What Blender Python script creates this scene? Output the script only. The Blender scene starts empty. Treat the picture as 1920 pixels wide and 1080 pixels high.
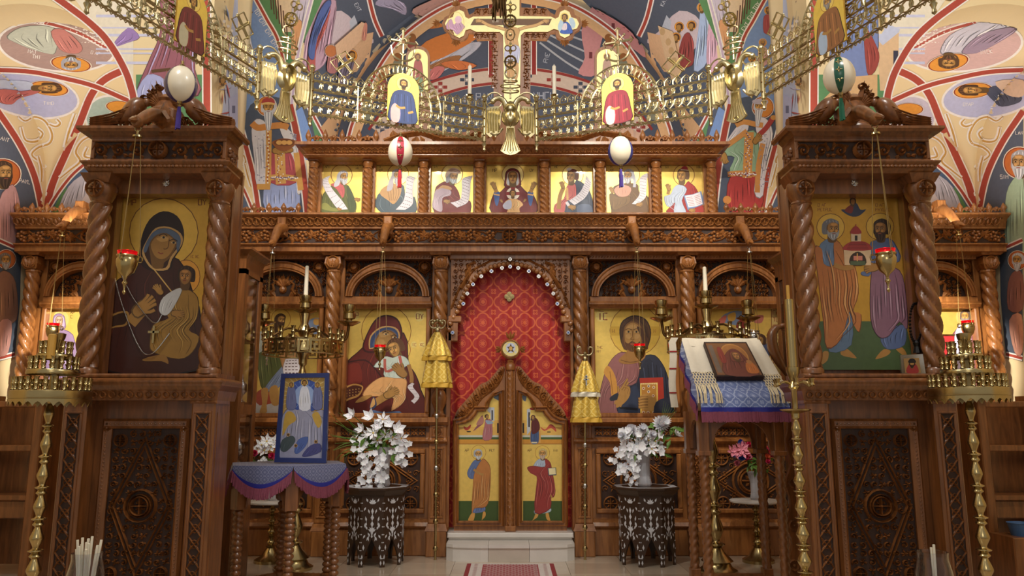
import bpy, bmesh, math, random
from mathutils import Vector, Matrix, Euler
from mathutils.geometry import tessellate_polygon
PI = math.pi
rnd = random.Random(7)
SC = bpy.context.scene
COL = SC.collection
V = Vector
FPX, PITCH, CAMH, CENX = 1450.0, math.radians(9.8), 1.5, 957.0
cam_d = bpy.data.cameras.new('camera')
cam = bpy.data.objects.new('camera', cam_d); COL.objects.link(cam)
cam_d.sensor_width = 36.0; cam_d.lens = 36.0*FPX/1920.0; cam_d.shift_x = 3/1920.0
cam.location = (0, 0, CAMH); cam.rotation_euler = (PI/2+PITCH, 0, 0)
cam_d.clip_start = 0.05; cam_d.clip_end = 60
SC.camera = cam
SC.view_settings.view_transform = 'Standard'; SC.view_settings.look = 'None'
SC.view_settings.gamma = 1.0; SC.view_settings.use_curve_mapping = False
SC.view_settings.exposure = 0.0
world = bpy.data.worlds.new('world'); SC.world = world; world.use_nodes = True
wb = world.node_tree.nodes['Background']
wb.inputs[0].default_value = (1.0, 0.93, 0.86, 1); wb.inputs[1].default_value = 0.36
def lamp(name, kind, loc, to, energy, color=(1, .86, .68), size=.3, spot=60, blend=.6):
 d = bpy.data.lights.new(name, kind); d.energy = energy; d.color = color
 if kind == 'AREA':
  d.shape = 'DISK'; d.size = size
 else:
  d.shadow_soft_size = size
 if kind == 'SPOT':
  d.spot_size = math.radians(spot); d.spot_blend = blend
 o = bpy.data.objects.new(name, d); COL.objects.link(o); o.location = loc
 o.rotation_euler = (V(to)-V(loc)).to_track_quat('-Z', 'Y').to_euler()
 return o
for x in (-3.0, 3.0):
 lamp('dome_light', 'AREA', (x, 3.0, 8.6), (x*.3, 7.0, 0), 190, (1, .94, .86), 1.3)
for x in (-2.1, -1.05, 0, 1.05, 2.1):
 lamp('tier_spotlight', 'SPOT', (x*.5, 4.4, 4.62), (x, 9.3, 4.3), 165, (1, .93, .8), .05, 14, .6)
for x in (-1.7, 1.7):
 lamp('screen_spotlight', 'SPOT', (x*.8, 4.3, 6.3), (x*1.15, 9.3, 3.0), 860, (1, .90, .75), .10, 46, .8)
for sx in (-1, 1):
 lamp('wing_spotlight', 'SPOT', (sx*3.95, 7.45, 3.2), (sx*5.2, 9.3, 2.35), 650, (1, .92, .78), .05, 36, .5)
 lamp('aisle_vault_fill', 'AREA', (sx*4.9, 8.3, 3.75), (sx*4.6, 8.2, 9), 27, (1, .95, .9), .9)  # added, unseen lamp that brightens the aisle vault
 lamp('sanctuary_vault_fill', 'AREA', (sx*1.2, 10.3, 4.4), (sx*1.0, 10.6, 9), 46, (1, .95, .9), .8)  # added, unseen lamp turned up to lighten the sanctuary vault
lamp('front_fill_light', 'AREA', (0, -3.0, 5.2), (0, 8, 2.0), 62, (1, .93, .84), 2.4)  # added fill behind the camera for brass highlights and flower fronts
lamp('nave_light', 'AREA', (0, 5.2, 7.8), (0, 9.9, 8.2), 30, (1, .95, .9), 1.5)
CP, SP = math.cos(PITCH), math.sin(PITCH)
def ray(x, y):
 a = (x-CENX)/FPX; b = -(y-540.0)/FPX
 return V((a, CP-SP*b, SP+CP*b))
def W(x, y, Y):
 r = ray(x, y); t = Y/r.y
 return V((r.x*t, Y, CAMH+r.z*t))
def XA(x, y, Y): return W(x, y, Y).x
def ZA(y, Y): return W(CENX, y, Y).z
def lin(c):
 o = []
 for k in c[:3]:
  k = k/255.0
  o.append(k/12.92 if k <= .04045 else ((k+.055)/1.055)**2.4)
 return o
MAT = {}
def principled(name):
 m = bpy.data.materials.new(name); m.use_nodes = True
 n = m.node_tree.nodes; l = m.node_tree.links
 return m, n, l, n['Principled BSDF']
def simple(name, rgb, rough=.5, metal=0, var=.12, scale=12, coat=0, bump=0, bscale=60, **kw):
 m, n, l, b = principled(name)
 tc = n.new('ShaderNodeTexCoord'); no = n.new('ShaderNodeTexNoise'); no.inputs['Scale'].default_value = scale
 no.inputs['Detail'].default_value = 4
 l.new(tc.outputs['Object'], no.inputs['Vector'])
 mx = n.new('ShaderNodeMix'); mx.data_type = 'RGBA'
 c = lin(rgb)
 mx.inputs[6].default_value = [k*(1-var) for k in c]+[1]
 mx.inputs[7].default_value = [min(1, k*(1+var)) for k in c]+[1]
 l.new(no.outputs[0], mx.inputs[0]); l.new(mx.outputs[2], b.inputs['Base Color'])
 b.inputs['Roughness'].default_value = rough; b.inputs['Metallic'].default_value = metal
 b.inputs['Coat Weight'].default_value = coat; b.inputs['Coat Roughness'].default_value = .15
 if bump:
  n2 = n.new('ShaderNodeTexNoise'); n2.inputs['Scale'].default_value = bscale; l.new(tc.outputs['Object'], n2.inputs['Vector'])
  bp = n.new('ShaderNodeBump'); bp.inputs['Strength'].default_value = bump; bp.inputs['Distance'].default_value = .01
  l.new(n2.outputs[0], bp.inputs['Height']); l.new(bp.outputs[0], b.inputs['Normal'])
 for k, v in kw.items():
  b.inputs[k.replace('_', ' ')].default_value = v
 MAT[name] = m
 return m
def wood(name, rgb, dark, rough=.36, coat=.35):
 m, n, l, b = principled(name)
 tc = n.new('ShaderNodeTexCoord'); mp = n.new('ShaderNodeMapping'); mp.inputs['Scale'].default_value = (9, 9, 1.1)
 l.new(tc.outputs['Object'], mp.inputs[0])
 no = n.new('ShaderNodeTexNoise'); no.inputs['Scale'].default_value = 3.0; no.inputs['Detail'].default_value = 8; no.inputs['Distortion'].default_value = .6
 l.new(mp.outputs[0], no.inputs['Vector'])
 cr = n.new('ShaderNodeValToRGB'); e = cr.color_ramp.elements
 e[0].position = .32; e[0].color = lin(dark)+[1]; e[1].position = .68; e[1].color = lin(rgb)+[1]
 l.new(no.outputs[0], cr.inputs[0]); l.new(cr.outputs[0], b.inputs['Base Color'])
 b.inputs['Roughness'].default_value = rough; b.inputs['Coat Weight'].default_value = coat; b.inputs['Coat Roughness'].default_value = .18
 MAT[name] = m
 return m
wood('wood', (168, 110, 58), (128, 78, 36))
wood('wood_shaded', (136, 84, 42), (98, 58, 26))  # screen wood with the shrines' dimmer light put into its colour; furniture shares it
wood('dark_shade_wood', (58, 30, 15), (38, 19, 10), .6, 0)  # shade behind the carving put into the colour; also the lectern icon's board
simple('brass', (182, 162, 114), .24, 1, .18, 9)
simple('pale_brass', (188, 175, 136), .3, 1, .2, 12)
simple('old_bronze', (92, 66, 34), .38, .8, .25, 12)
simple('silver', (205, 204, 200), .25, 1, .1, 20)
simple('white_wax', (238, 230, 210), .45, 0, .04, 8, 0, 0, 60, Subsurface_Weight=.1)
simple('eggshell', (232, 222, 200), .3, 0, .03, 5, .3)
simple('marble', (226, 220, 212), .28, 0, .12, 5, .2)
simple('black_bead', (18, 15, 14), .3)
simple('red_velvet', (150, 14, 22), .8)
simple('plaster', (196, 182, 156), .8)
simple('cream_plaster', (236, 214, 168), .75, 0, .04, 3)
simple('leaf_green', (92, 128, 52), .5, 0, .25, 20)
simple('dark_leaf', (48, 84, 34), .5, 0, .25, 20)
simple('petal_white', (240, 240, 246), .55, 0, .04, 20, 0, 0, 60, Subsurface_Weight=.15)
simple('petal_pink', (214, 60, 110), .55, 0, .2, 20)
simple('petal_blue', (90, 120, 210), .55, 0, .2, 20)
simple('petal_rose', (236, 150, 170), .55, 0, .2, 20)
simple('petal_orange', (228, 120, 80), .55, 0, .2, 20)
simple('pollen', (224, 188, 60), .6)
simple('mauve_fringe', (132, 66, 86), .85, 0, .25, 60)
simple('linen', (226, 216, 196), .85, 0, .06, 30, 0, .3, 200)
simple('cream_fringe', (222, 206, 172), .85, 0, .12, 60)
simple('royal_blue', (34, 40, 140), .6, 0, .15, 30)
simple('violet_tassel', (62, 40, 130), .7, 0, .2, 40)
simple('red_tassel', (178, 26, 40), .7, 0, .2, 40)
simple('green_tassel', (26, 96, 70), .7, 0, .2, 40)
simple('blue_plastic', (60, 96, 140), .4)
simple('cord', (150, 124, 74), .5, .5)
def glassy(name, rgb, rough=.05, emit=0):
 m, n, l, b = principled(name)
 b.inputs['Base Color'].default_value = lin(rgb)+[1]; b.inputs['Roughness'].default_value = rough
 b.inputs['Transmission Weight'].default_value = 1; b.inputs['IOR'].default_value = 1.35
 if emit:
  b.inputs['Emission Color'].default_value = lin(rgb)+[1]; b.inputs['Emission Strength'].default_value = emit
 MAT[name] = m
glassy('clear_glass', (238, 240, 246)); glassy('crystal', (236, 238, 246), .12); MAT['crystal'].node_tree.nodes['Principled BSDF'].inputs['Transmission Weight'].default_value = .6; glassy('red_glass', (220, 18, 34), .1, .25)
m, n, l, b = principled('flame'); b.inputs['Emission Color'].default_value = (1, .45, .25, 1); b.inputs['Emission Strength'].default_value = 9; MAT['flame'] = m
def cloth(name, base, motif, scale, rough=.5, sheen=.3, metal=0, kind='DIAMOND'):
 """woven brocade: a repeating motif of rings and lozenges"""
 m, n, l, b = principled(name)
 tc = n.new('ShaderNodeTexCoord')
 sx = n.new('ShaderNodeSeparateXYZ'); l.new(tc.outputs['Object'], sx.inputs[0])
 def M(op, a, bb=None, c=None):
  q = n.new('ShaderNodeMath'); q.operation = op
  for i, k in enumerate((a, bb, c)):
   if k is None: continue
   if isinstance(k, (int, float)): q.inputs[i].default_value = k
   else: l.new(k, q.inputs[i])
  return q.outputs[0]
 u = M('MULTIPLY', M('ADD', sx.outputs[0], M('MULTIPLY', sx.outputs[1], .35)), scale); v = M('MULTIPLY', sx.outputs[2], scale)
 fu = M('ABSOLUTE', M('SUBTRACT', M('FRACT', u), .5)); fv = M('ABSOLUTE', M('SUBTRACT', M('FRACT', v), .5))
 d = M('SQRT', M('ADD', M('POWER', fu, 2), M('POWER', fv, 2)))
 q4 = M('MAXIMUM', M('SUBTRACT', .30, M('SQRT', M('ADD', M('POWER', M('SUBTRACT', fu, .2), 2), M('POWER', fv, 2)))),
   M('SUBTRACT', .30, M('SQRT', M('ADD', M('POWER', fu, 2), M('POWER', M('SUBTRACT', fv, .2), 2)))))
 ring = M('LESS_THAN', M('ABSOLUTE', M('SUBTRACT', q4, .035)), .034)
 star = M('LESS_THAN', M('ADD', M('MULTIPLY', M('COSINE', M('MULTIPLY', M('ARCTAN2', fv, fu), 8)), .035), d), .10)
 gu = M('SUBTRACT', .5, fu); gv = M('SUBTRACT', .5, fv)
 d2 = M('SQRT', M('ADD', M('POWER', gu, 2), M('POWER', gv, 2)))
 star2 = M('LESS_THAN', M('ABSOLUTE', M('SUBTRACT', M('ADD', M('MULTIPLY', M('COSINE', M('MULTIPLY', M('ARCTAN2', gv, gu), 4)), .03), d2), .09)), .035)
 ring2 = M('LESS_THAN', M('ABSOLUTE', M('SUBTRACT', d, .17)), .018)
 msk = M('MINIMUM', M('ADD', M('ADD', ring, star), M('ADD', star2, M('MULTIPLY', ring2, .6))), 1)
 no = n.new('ShaderNodeTexNoise'); no.inputs['Scale'].default_value = 140
 l.new(tc.outputs['Object'], no.inputs['Vector'])
 msk = M('MULTIPLY', msk, M('ADD', .55, M('MULTIPLY', no.outputs[0], .6)))
 mx = n.new('ShaderNodeMix'); mx.data_type = 'RGBA'
 mx.inputs[6].default_value = lin(base)+[1]; mx.inputs[7].default_value = lin(motif)+[1]
 l.new(msk, mx.inputs[0]); l.new(mx.outputs[2], b.inputs['Base Color'])
 b.inputs['Roughness'].default_value = rough; b.inputs['Sheen Weight'].default_value = sheen; b.inputs['Metallic'].default_value = metal
 MAT[name] = m
cloth('red_brocade', (168, 26, 24), (214, 100, 52), 3.9, .5, .2)
cloth('gold_brocade', (206, 168, 62), (232, 208, 120), 9, .42, .2, .35)
cloth('blue_brocade', (104, 122, 176), (176, 188, 220), 9, .55, .3)
cloth('slate_brocade', (84, 90, 128), (128, 134, 164), 17, .55, .3)
def paint_mat(name, rough=.55, coat=0, leafrough=.3, leafmetal=.75):
 m, n, l, b = principled(name)
 at = n.new('ShaderNodeAttribute'); at.attribute_name = 'Col'
 tc = n.new('ShaderNodeTexCoord'); no = n.new('ShaderNodeTexNoise'); no.inputs['Scale'].default_value = 22; no.inputs['Detail'].default_value = 6
 l.new(tc.outputs['Object'], no.inputs['Vector'])
 mr = n.new('ShaderNodeMapRange'); mr.inputs[3].default_value = .86; mr.inputs[4].default_value = 1.14; l.new(no.outputs[0], mr.inputs[0])
 vm = n.new('ShaderNodeVectorMath'); vm.operation = 'SCALE'; l.new(at.outputs['Color'], vm.inputs[0]); l.new(mr.outputs[0], vm.inputs['Scale'])
 l.new(vm.outputs[0], b.inputs['Base Color'])
 m1 = n.new('ShaderNodeMath'); m1.operation = 'MULTIPLY'; m1.inputs[1].default_value = leafmetal; l.new(at.outputs['Alpha'], m1.inputs[0]); l.new(m1.outputs[0], b.inputs['Metallic'])
 m2 = n.new('ShaderNodeMapRange'); m2.inputs[3].default_value = rough; m2.inputs[4].default_value = leafrough; l.new(at.outputs['Alpha'], m2.inputs[0])
 l.new(m2.outputs[0], b.inputs['Roughness'])
 b.inputs['Coat Weight'].default_value = coat
 MAT[name] = m
paint_mat('icon_paint', .42, .12, .34, .5); paint_mat('fresco_paint', .8, 0, .5, .2)
class MB:
 def __init__(s): s.v = []; s.f = []
 def add(s, vs, fs):
  k = len(s.v); s.v += [tuple(p) for p in vs]; s.f += [tuple(i+k for i in f) for f in fs]
 def box(s, x0, x1, y0, y1, z0, z1):
  x0, x1 = min(x0, x1), max(x0, x1); z0, z1 = min(z0, z1), max(z0, z1); y0, y1 = min(y0, y1), max(y0, y1)
  s.add([(x, y, z) for z in (z0, z1) for y in (y0, y1) for x in (x0, x1)],
    [(0, 2, 3, 1), (4, 5, 7, 6), (0, 1, 5, 4), (2, 6, 7, 3), (0, 4, 6, 2), (1, 3, 7, 5)])
  return s
 def bbox(s, x0, x1, y0, y1, z0, z1, b=.01):
  """box with chamfered edges on the front (-y) face"""
  s.add([(x0, y1, z0), (x1, y1, z0), (x1, y1, z1), (x0, y1, z1), (x0, y0+b, z0), (x1, y0+b, z0), (x1, y0+b, z1), (x0, y0+b, z1),
    (x0+b, y0, z0+b), (x1-b, y0, z0+b), (x1-b, y0, z1-b), (x0+b, y0, z1-b)],
    [(0, 3, 2, 1), (0, 1, 5, 4), (1, 2, 6, 5), (2, 3, 7, 6), (3, 0, 4, 7), (4, 5, 9, 8), (5, 6, 10, 9), (6, 7, 11, 10), (7, 4, 8, 11), (8, 9, 10, 11)])
  return s
 def frame(s, x0, x1, y0, y1, z0, z1, w, b=.008):
  s.bbox(x0, x1, y0, y1, z1-w, z1, b).bbox(x0, x1, y0, y1, z0, z0+w, b)
  s.bbox(x0, x0+w, y0, y1, z0+w, z1-w, b).bbox(x1-w, x1, y0, y1, z0+w, z1-w, b)
  return s
 def mould(s, x0, x1, yb, prof, ends=0.0):
  """moulding along x; prof = [(front y, z)...] bottom to top; mitred returns if ends (depth of return)"""
  n = len(prof); y0 = max(p[0] for p in prof)
  vs = []
  for (y, z) in prof:
   o = (y0-y) if ends else 0
   vs += [(x0-o, yb, z), (x0-o, y, z), (x1+o, y, z), (x1+o, yb, z)]
  fs = []
  for i in range(n-1):
   a = 4*i; c = 4*i+4
   fs += [(a, a+1, c+1, c), (a+1, a+2, c+2, c+1), (a+2, a+3, c+3, c+2)]
  fs += [(0, 3, 2, 1), (4*n-4, 4*n-3, 4*n-2, 4*n-1)]
  s.add(vs, fs); return s
 def lathe(s, prof, c=(0, 0, 0), seg=16, axis='z', ang=2*PI):
  vs = []; fs = []; n = len(prof); full = ang > 6.28
  m = seg if full else seg+1
  for (r, z) in prof:
   for k in range(m):
    a = ang*k/seg
    x, y = r*math.cos(a), r*math.sin(a)
    p = (x, y, z) if axis == 'z' else ((z, x, y) if axis == 'x' else (x, -z, y))
    vs.append((c[0]+p[0], c[1]+p[1], c[2]+p[2]))
  for i in range(n-1):
   for k in range(seg):
    a = i*m+k; b2 = i*m+(k+1) % m
    fs.append((a, b2, b2+m, a+m))
  if prof[0][0] > 1e-5 and full: fs.append(tuple(range(m-1, -1, -1)))
  if prof[-1][0] > 1e-5 and full: fs.append(tuple(range((n-1)*m, n*m)))
  s.add(vs, fs); return s
 def tube(s, pts, r, seg=6, closed=False, r2=None):
  pts = [V(p) for p in pts]; n = len(pts); vs = []; fs = []
  up = V((0.123, .2, 1)).normalized()
  for i, p in enumerate(pts):
   if closed: t = pts[(i+1) % n]-pts[i-1]
   else: t = pts[min(i+1, n-1)]-pts[max(i-1, 0)]
   t = t.normalized() if t.length > 1e-9 else V((0, 0, 1))
   a = t.cross(up)
   if a.length < .05: a = t.cross(V((1, 0, 0)))
   a.normalize(); b = t.cross(a)
   rr = r if r2 is None else r+(r2-r)*i/max(1, n-1)
   if callable(r): rr = r(i/max(1, n-1))
   for k in range(seg):
    q = 2*PI*k/seg
    vs.append(p+a*(rr*math.cos(q))+b*(rr*math.sin(q)))
  for i in range(n if closed else n-1):
   j = (i+1) % n
   for k in range(seg):
    k2 = (k+1) % seg
    fs.append((i*seg+k, i*seg+k2, j*seg+k2, j*seg+k))
  if not closed:
   fs.append(tuple(range(seg-1, -1, -1))); fs.append(tuple(range((n-1)*seg, n*seg)))
  s.add(vs, fs); return s
 def ball(s, c, r, seg=10, rings=7, sq=(1, 1, 1)):
  pr = [(r*math.sin(PI*i/rings), -r*math.cos(PI*i/rings)) for i in range(rings+1)]
  vs = []; fs = []
  for (q, z) in pr:
   for k in range(seg):
    a = 2*PI*k/seg
    vs.append((c[0]+q*math.cos(a)*sq[0], c[1]+q*math.sin(a)*sq[1], c[2]+z*sq[2]))
  for i in range(rings):
   for k in range(seg):
    fs.append((i*seg+k, i*seg+(k+1) % seg, (i+1)*seg+(k+1) % seg, (i+1)*seg+k))
  s.add(vs, fs); return s
 def prism(s, poly, y0, y1):
  """outline in (x,z), extruded from y0 (front) to y1"""
  poly = list(poly); n = len(poly)
  ar = sum(poly[i][0]*poly[(i+1) % n][1]-poly[(i+1) % n][0]*poly[i][1] for i in range(n))
  if ar < 0: poly.reverse()
  vs = [(p[0], y0, p[1]) for p in poly]+[(p[0], y1, p[1]) for p in poly]
  tr = tessellate_polygon([[V((p[0], p[1], 0)) for p in poly]])
  fs = []
  for t in tr:
   a, b, c = t
   if (V(poly[b])-V(poly[a])).cross(V(poly[c])-V(poly[a])) < 0: a, c = c, a
   fs += [(a, b, c), (a+n, c+n, b+n)]
  fs += [(i, i+n, (i+1) % n+n, (i+1) % n) for i in range(n)]
  s.add(vs, fs); return s
 def xf(s, M, k=0):
  for i in range(k, len(s.v)): s.v[i] = tuple(M @ V(s.v[i]))
  return s
 def mesh(s, name, mat, smooth=0):
  me = bpy.data.meshes.new(name); me.from_pydata(s.v, [], s.f)
  me.materials.append(MAT[mat])
  if smooth:
   me.polygons.foreach_set('use_smooth', [True]*len(me.polygons))
   try: me.set_sharp_from_angle(angle=math.radians(smooth))
   except Exception: pass
  me.update()
  return me
 def obj(s, name, mat, parent=None, smooth=0):
  return link(name, s.mesh(name, mat, smooth), parent)
def link(name, me, parent=None, loc=None):
 o = bpy.data.objects.new(name, me); COL.objects.link(o)
 if parent is not None:
  o.parent = parent
  if loc is None: o.matrix_parent_inverse = Matrix.Translation(-root_loc(parent))
 if loc is not None: o.location = loc
 return o
def root_loc(o):
 return V((0, 0, 0)) if (o.parent is not None or o.get('local')) else V(o.location)
def thing(name, label, cat, loc=(0, 0, 0), group=None, local=False):
 """an Empty at the thing's base; local=True: its parts are built around the origin"""
 o = bpy.data.objects.new(name, None); COL.objects.link(o); o.location = loc
 o.empty_display_size = .1
 if local: o['local'] = 1
 return tag(o, label, cat, group)
def tag(o, label, cat, group=None, kind='thing'):
 o['label'] = label; o['category'] = cat; o['kind'] = kind
 if group: o['group'] = group
 return o
def struct(o):
 o['kind'] = 'structure'; return o
def stuff(o):
 o['kind'] = 'stuff'; return o
def dup(root, loc, label=None, group=None, rotz=None):
 r = root.copy(); COL.objects.link(r); r.location = loc
 if rotz is not None: r.rotation_euler = (0, 0, rotz)
 if label: r['label'] = label
 if group: r['group'] = group
 for ch in list(root.children):
  c = ch.copy(); COL.objects.link(c); c.parent = r
  for g in list(ch.children):
   d = g.copy(); COL.objects.link(d); d.parent = c
 return r
def smooth_pts(pts, n=3, closed=True):
 out = []; m = len(pts)
 if m < 3: return [tuple(p) for p in pts]
 for i in range(m if closed else m-1):
  if closed: a, b, c, d = pts[i-1], pts[i], pts[(i+1) % m], pts[(i+2) % m]
  else: a, b, c, d = pts[max(i-1, 0)], pts[i], pts[i+1], pts[min(i+2, m-1)]
  for k in range(n):
   t = k/n
   out.append(tuple(.5*(2*b[j]+(c[j]-a[j])*t+(2*a[j]-5*b[j]+4*c[j]-d[j])*t*t+(3*b[j]-a[j]-3*c[j]+d[j])*t**3) for j in range(len(b))))
 if not closed: out.append(tuple(pts[-1]))
 return out
def arc(cx, cz, r, a0, a1, n, rz=None):
 rz = rz or r
 return [(cx+r*math.cos(math.radians(a0+(a1-a0)*i/n)), cz+rz*math.sin(math.radians(a0+(a1-a0)*i/n))) for i in range(n+1)]
class Carve:
 """relief on a plane: O + u*U + v*Vv, rising along N"""
 def __init__(s, O=(0, 0, 0), U=(1, 0, 0), Vv=(0, 0, 1), N=(0, -1, 0)):
  s.O, s.U, s.W, s.N = V(O), V(U), V(Vv), V(N); s.m = MB()
 def p(s, u, v, h=0): return s.O+s.U*u+s.W*v+s.N*h
 def ridge(s, pts, w, h, closed=False, taper=0):
  n = len(pts); vs = []; fs = []
  for i, (u, v) in enumerate(pts):
   if closed: a, b = pts[i-1], pts[(i+1) % n]
   else: a, b = pts[max(0, i-1)], pts[min(n-1, i+1)]
   dx, dy = b[0]-a[0], b[1]-a[1]; L = math.hypot(dx, dy) or 1
   k = 1-taper*(i/max(1, n-1))
   nx, ny = -dy/L*w*k/2, dx/L*w*k/2
   vs += [s.p(u+nx, v+ny, 0), s.p(u, v, h*(.4+.6*k)), s.p(u-nx, v-ny, 0)]
  for i in range(n if closed else n-1):
   a = 3*i; b = 3*((i+1) % n)
   fs += [(a, b, b+1, a+1), (a+1, b+1, b+2, a+2)]
  if not closed: fs += [(0, 1, 2), (3*n-1, 3*n-2, 3*n-3)]
  s.m.add(vs, fs); return s
 def dome(s, u, v, r, h, n=8, ru=1):
  vs = [s.p(u+r*math.cos(2*PI*k/n)*ru, v+r*math.sin(2*PI*k/n)) for k in range(n)]
  vs += [s.p(u+.65*r*math.cos(2*PI*k/n)*ru, v+.65*r*math.sin(2*PI*k/n), h*.75) for k in range(n)]+[s.p(u, v, h)]
  fs = []
  for k in range(n):
   j = (k+1) % n; fs += [(k, j, j+n, k+n), (k+n, j+n, 2*n)]
  s.m.add(vs, fs); return s
 def leaf(s, u, v, ang, L, w, h):
  c, q = math.cos(ang), math.sin(ang)
  def T(a, b, hh): return s.p(u+a*c-b*q, v+a*q+b*c, hh)
  vs = [T(0, 0, h*.3), T(L*.45, w/2, 0), T(L, 0, h*.2), T(L*.45, -w/2, 0), T(L*.45, 0, h)]
  s.m.add(vs, [(3, 4, 0), (2, 4, 3), (1, 4, 2), (0, 4, 1)]); return s
 def vine_leaf(s, u, v, r, ang, h):
  for a, k in ((0, 1), (.95, .85), (-.95, .85), (1.95, .62), (-1.95, .62)):
   s.leaf(u, v, ang+a, r*k, r*.62, h)
  return s
 def spiral(s, u, v, r, turns, a0, sg, w, h):
  n = int(9*turns)+3
  pts = []
  for i in range(n):
   t = i/(n-1); q = a0+sg*turns*2*PI*t; rr = r*(1-.82*t)
   pts.append((u+rr*math.cos(q), v+rr*math.sin(q)))
  s.ridge(pts, w, h, taper=.3)
  s.dome(u, v, r*.24, h, 6); return s
 def ring(s, u, v, r, w, h, n=20, rv=1):
  return s.ridge([(u+r*math.cos(2*PI*k/n), v+r*rv*math.sin(2*PI*k/n)) for k in range(n)], w, h, True)
 def rosette(s, u, v, r, h, cross=True):
  s.ring(u, v, r*.88, r*.24, h)
  if cross:
   for k in range(4):
    a = k*PI/2
    s.ridge([(u, v), (u+r*.78*math.cos(a), v+r*.78*math.sin(a))], r*.2, h*.9)
    s.leaf(u+.16*r*math.cos(a+PI/4), v+.16*r*math.sin(a+PI/4), a+PI/4, r*.5, r*.34, h*.8)
  else:
   for k in range(8): s.leaf(u, v, k*PI/4, r*.74, r*.36, h*.8)
  s.dome(u, v, r*.16, h*1.1, 6); return s
 def grapes(s, u, v, r, h):
  for (a, b) in ((0, 0), (-.5, .25), (.5, .25), (-.28, -.42), (.28, -.42), (0, -.85), (-.3, .6), (.3, .6)):
   s.dome(u+a*r, v+b*r, r*.3, h, 6)
  return s
 def scrolls(s, u0, u1, v0, v1, h, n=None, w=None):
  """running scroll along the longer side"""
  du, dv = u1-u0, v1-v0
  horiz = du >= dv
  L, B = (du, dv) if horiz else (dv, du)
  n = n or max(1, round(L/B)); st = L/n; w = w or B*.13
  for i in range(n):
   c = (i+.5)*st; sg = 1 if i % 2 else -1
   q = lambda a, b: (u0+a, v0+b) if horiz else (u0+b, v0+a)
   cu, cv = q(c, B/2)
   s.spiral(cu, cv, min(st, B)*.42, 1.3, (0 if horiz else PI/2)+(0 if i % 2 else PI), sg, w, h)
   for k in range(4):
    a = PI/4+k*PI/2
    s.leaf(cu+min(st, B)*.3*math.cos(a), cv+min(st, B)*.3*math.sin(a), a+.5*sg, min(st, B)*.36, w*1.6, h*.8)
  return s
 def fill(s, inside, u0, u1, v0, v1, cell, h, seed=3, w=None):
  """scatter scrolls and leaves over a region"""
  r = random.Random(seed); nu = max(1, round((u1-u0)/cell)); nv = max(1, round((v1-v0)/cell))
  for i in range(nu):
   for j in range(nv):
    cu = u0+(i+.5)*(u1-u0)/nu; cv = v0+(j+.5)*(v1-v0)/nv
    if not inside(cu, cv): continue
    sg = 1 if (i+j) % 2 else -1
    if (i+j) % 3: s.spiral(cu, cv, cell*.44, 1.2, r.random()*6.28, sg, w or cell*.15, h)
    else:
     for k in range(5): s.leaf(cu, cv, k*1.257+r.random(), cell*.52, cell*.22, h)
    s.leaf(cu+cell*.3, cv+cell*.3, r.random()*6.28, cell*.34, cell*.2, h*.8)
  return s
 def arabesque(s, w, hh, h, cell=.1):
  """rhombus with corner roundels, a round cross at the centre and scrolls between; local origin at the centre"""
  a, b = w/2, hh/2; R = a*.47; rc = a*.2
  for t in (.9, .78):
   s.ridge([(0, b*t+.0), (a*t+.04*a, 0), (0, -b*t), (-a*t-.04*a, 0)], a*.07, h, True)
  s.ring(0, 0, R, R*.16, h*1.5); s.ring(0, 0, R*.72, R*.1, h*1.5)
  s.rosette(0, 0, R*.66, h*1.8)
  for i in (-1, 1):
   for j in (-1, 1): s.rosette(i*a*.76, j*b*.86, rc, h*1.3)
  def ins(u, v):
   if math.hypot(u, v) < R*1.1: return False
   if abs(abs(u)-a*.76) < rc*1.1 and abs(abs(v)-b*.86) < rc*1.1: return False
   return abs(abs(u)/a+abs(v)/b-.84) > .09
  s.fill(ins, -a, a, -b, b, cell, h, 5)
  return s
 def obj(s, name, mat, parent=None): return s.m.obj(name, mat, parent)
def twist(r, z0, z1, turns, lobes=4, depth=.16, n=28, seg=20):
 """a rope-twisted shaft around the z axis"""
 m = MB(); vs = []; fs = []
 for i in range(n+1):
  t = i/n; z = z0+(z1-z0)*t
  for k in range(seg):
   a = 2*PI*k/seg
   rr = r*(1-depth+depth*2*abs(math.cos(lobes*.5*(a+turns*2*PI*t))))
   vs.append((rr*math.cos(a), rr*math.sin(a), z))
 for i in range(n):
  for k in range(seg):
   fs.append((i*seg+k, i*seg+(k+1) % seg, (i+1)*seg+(k+1) % seg, (i+1)*seg+k))
 m.add(vs, fs); return m
def plane_surf(Y):
 def f(x, y): return W(x, y, Y), V((0, -1, 0))
 return f
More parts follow.
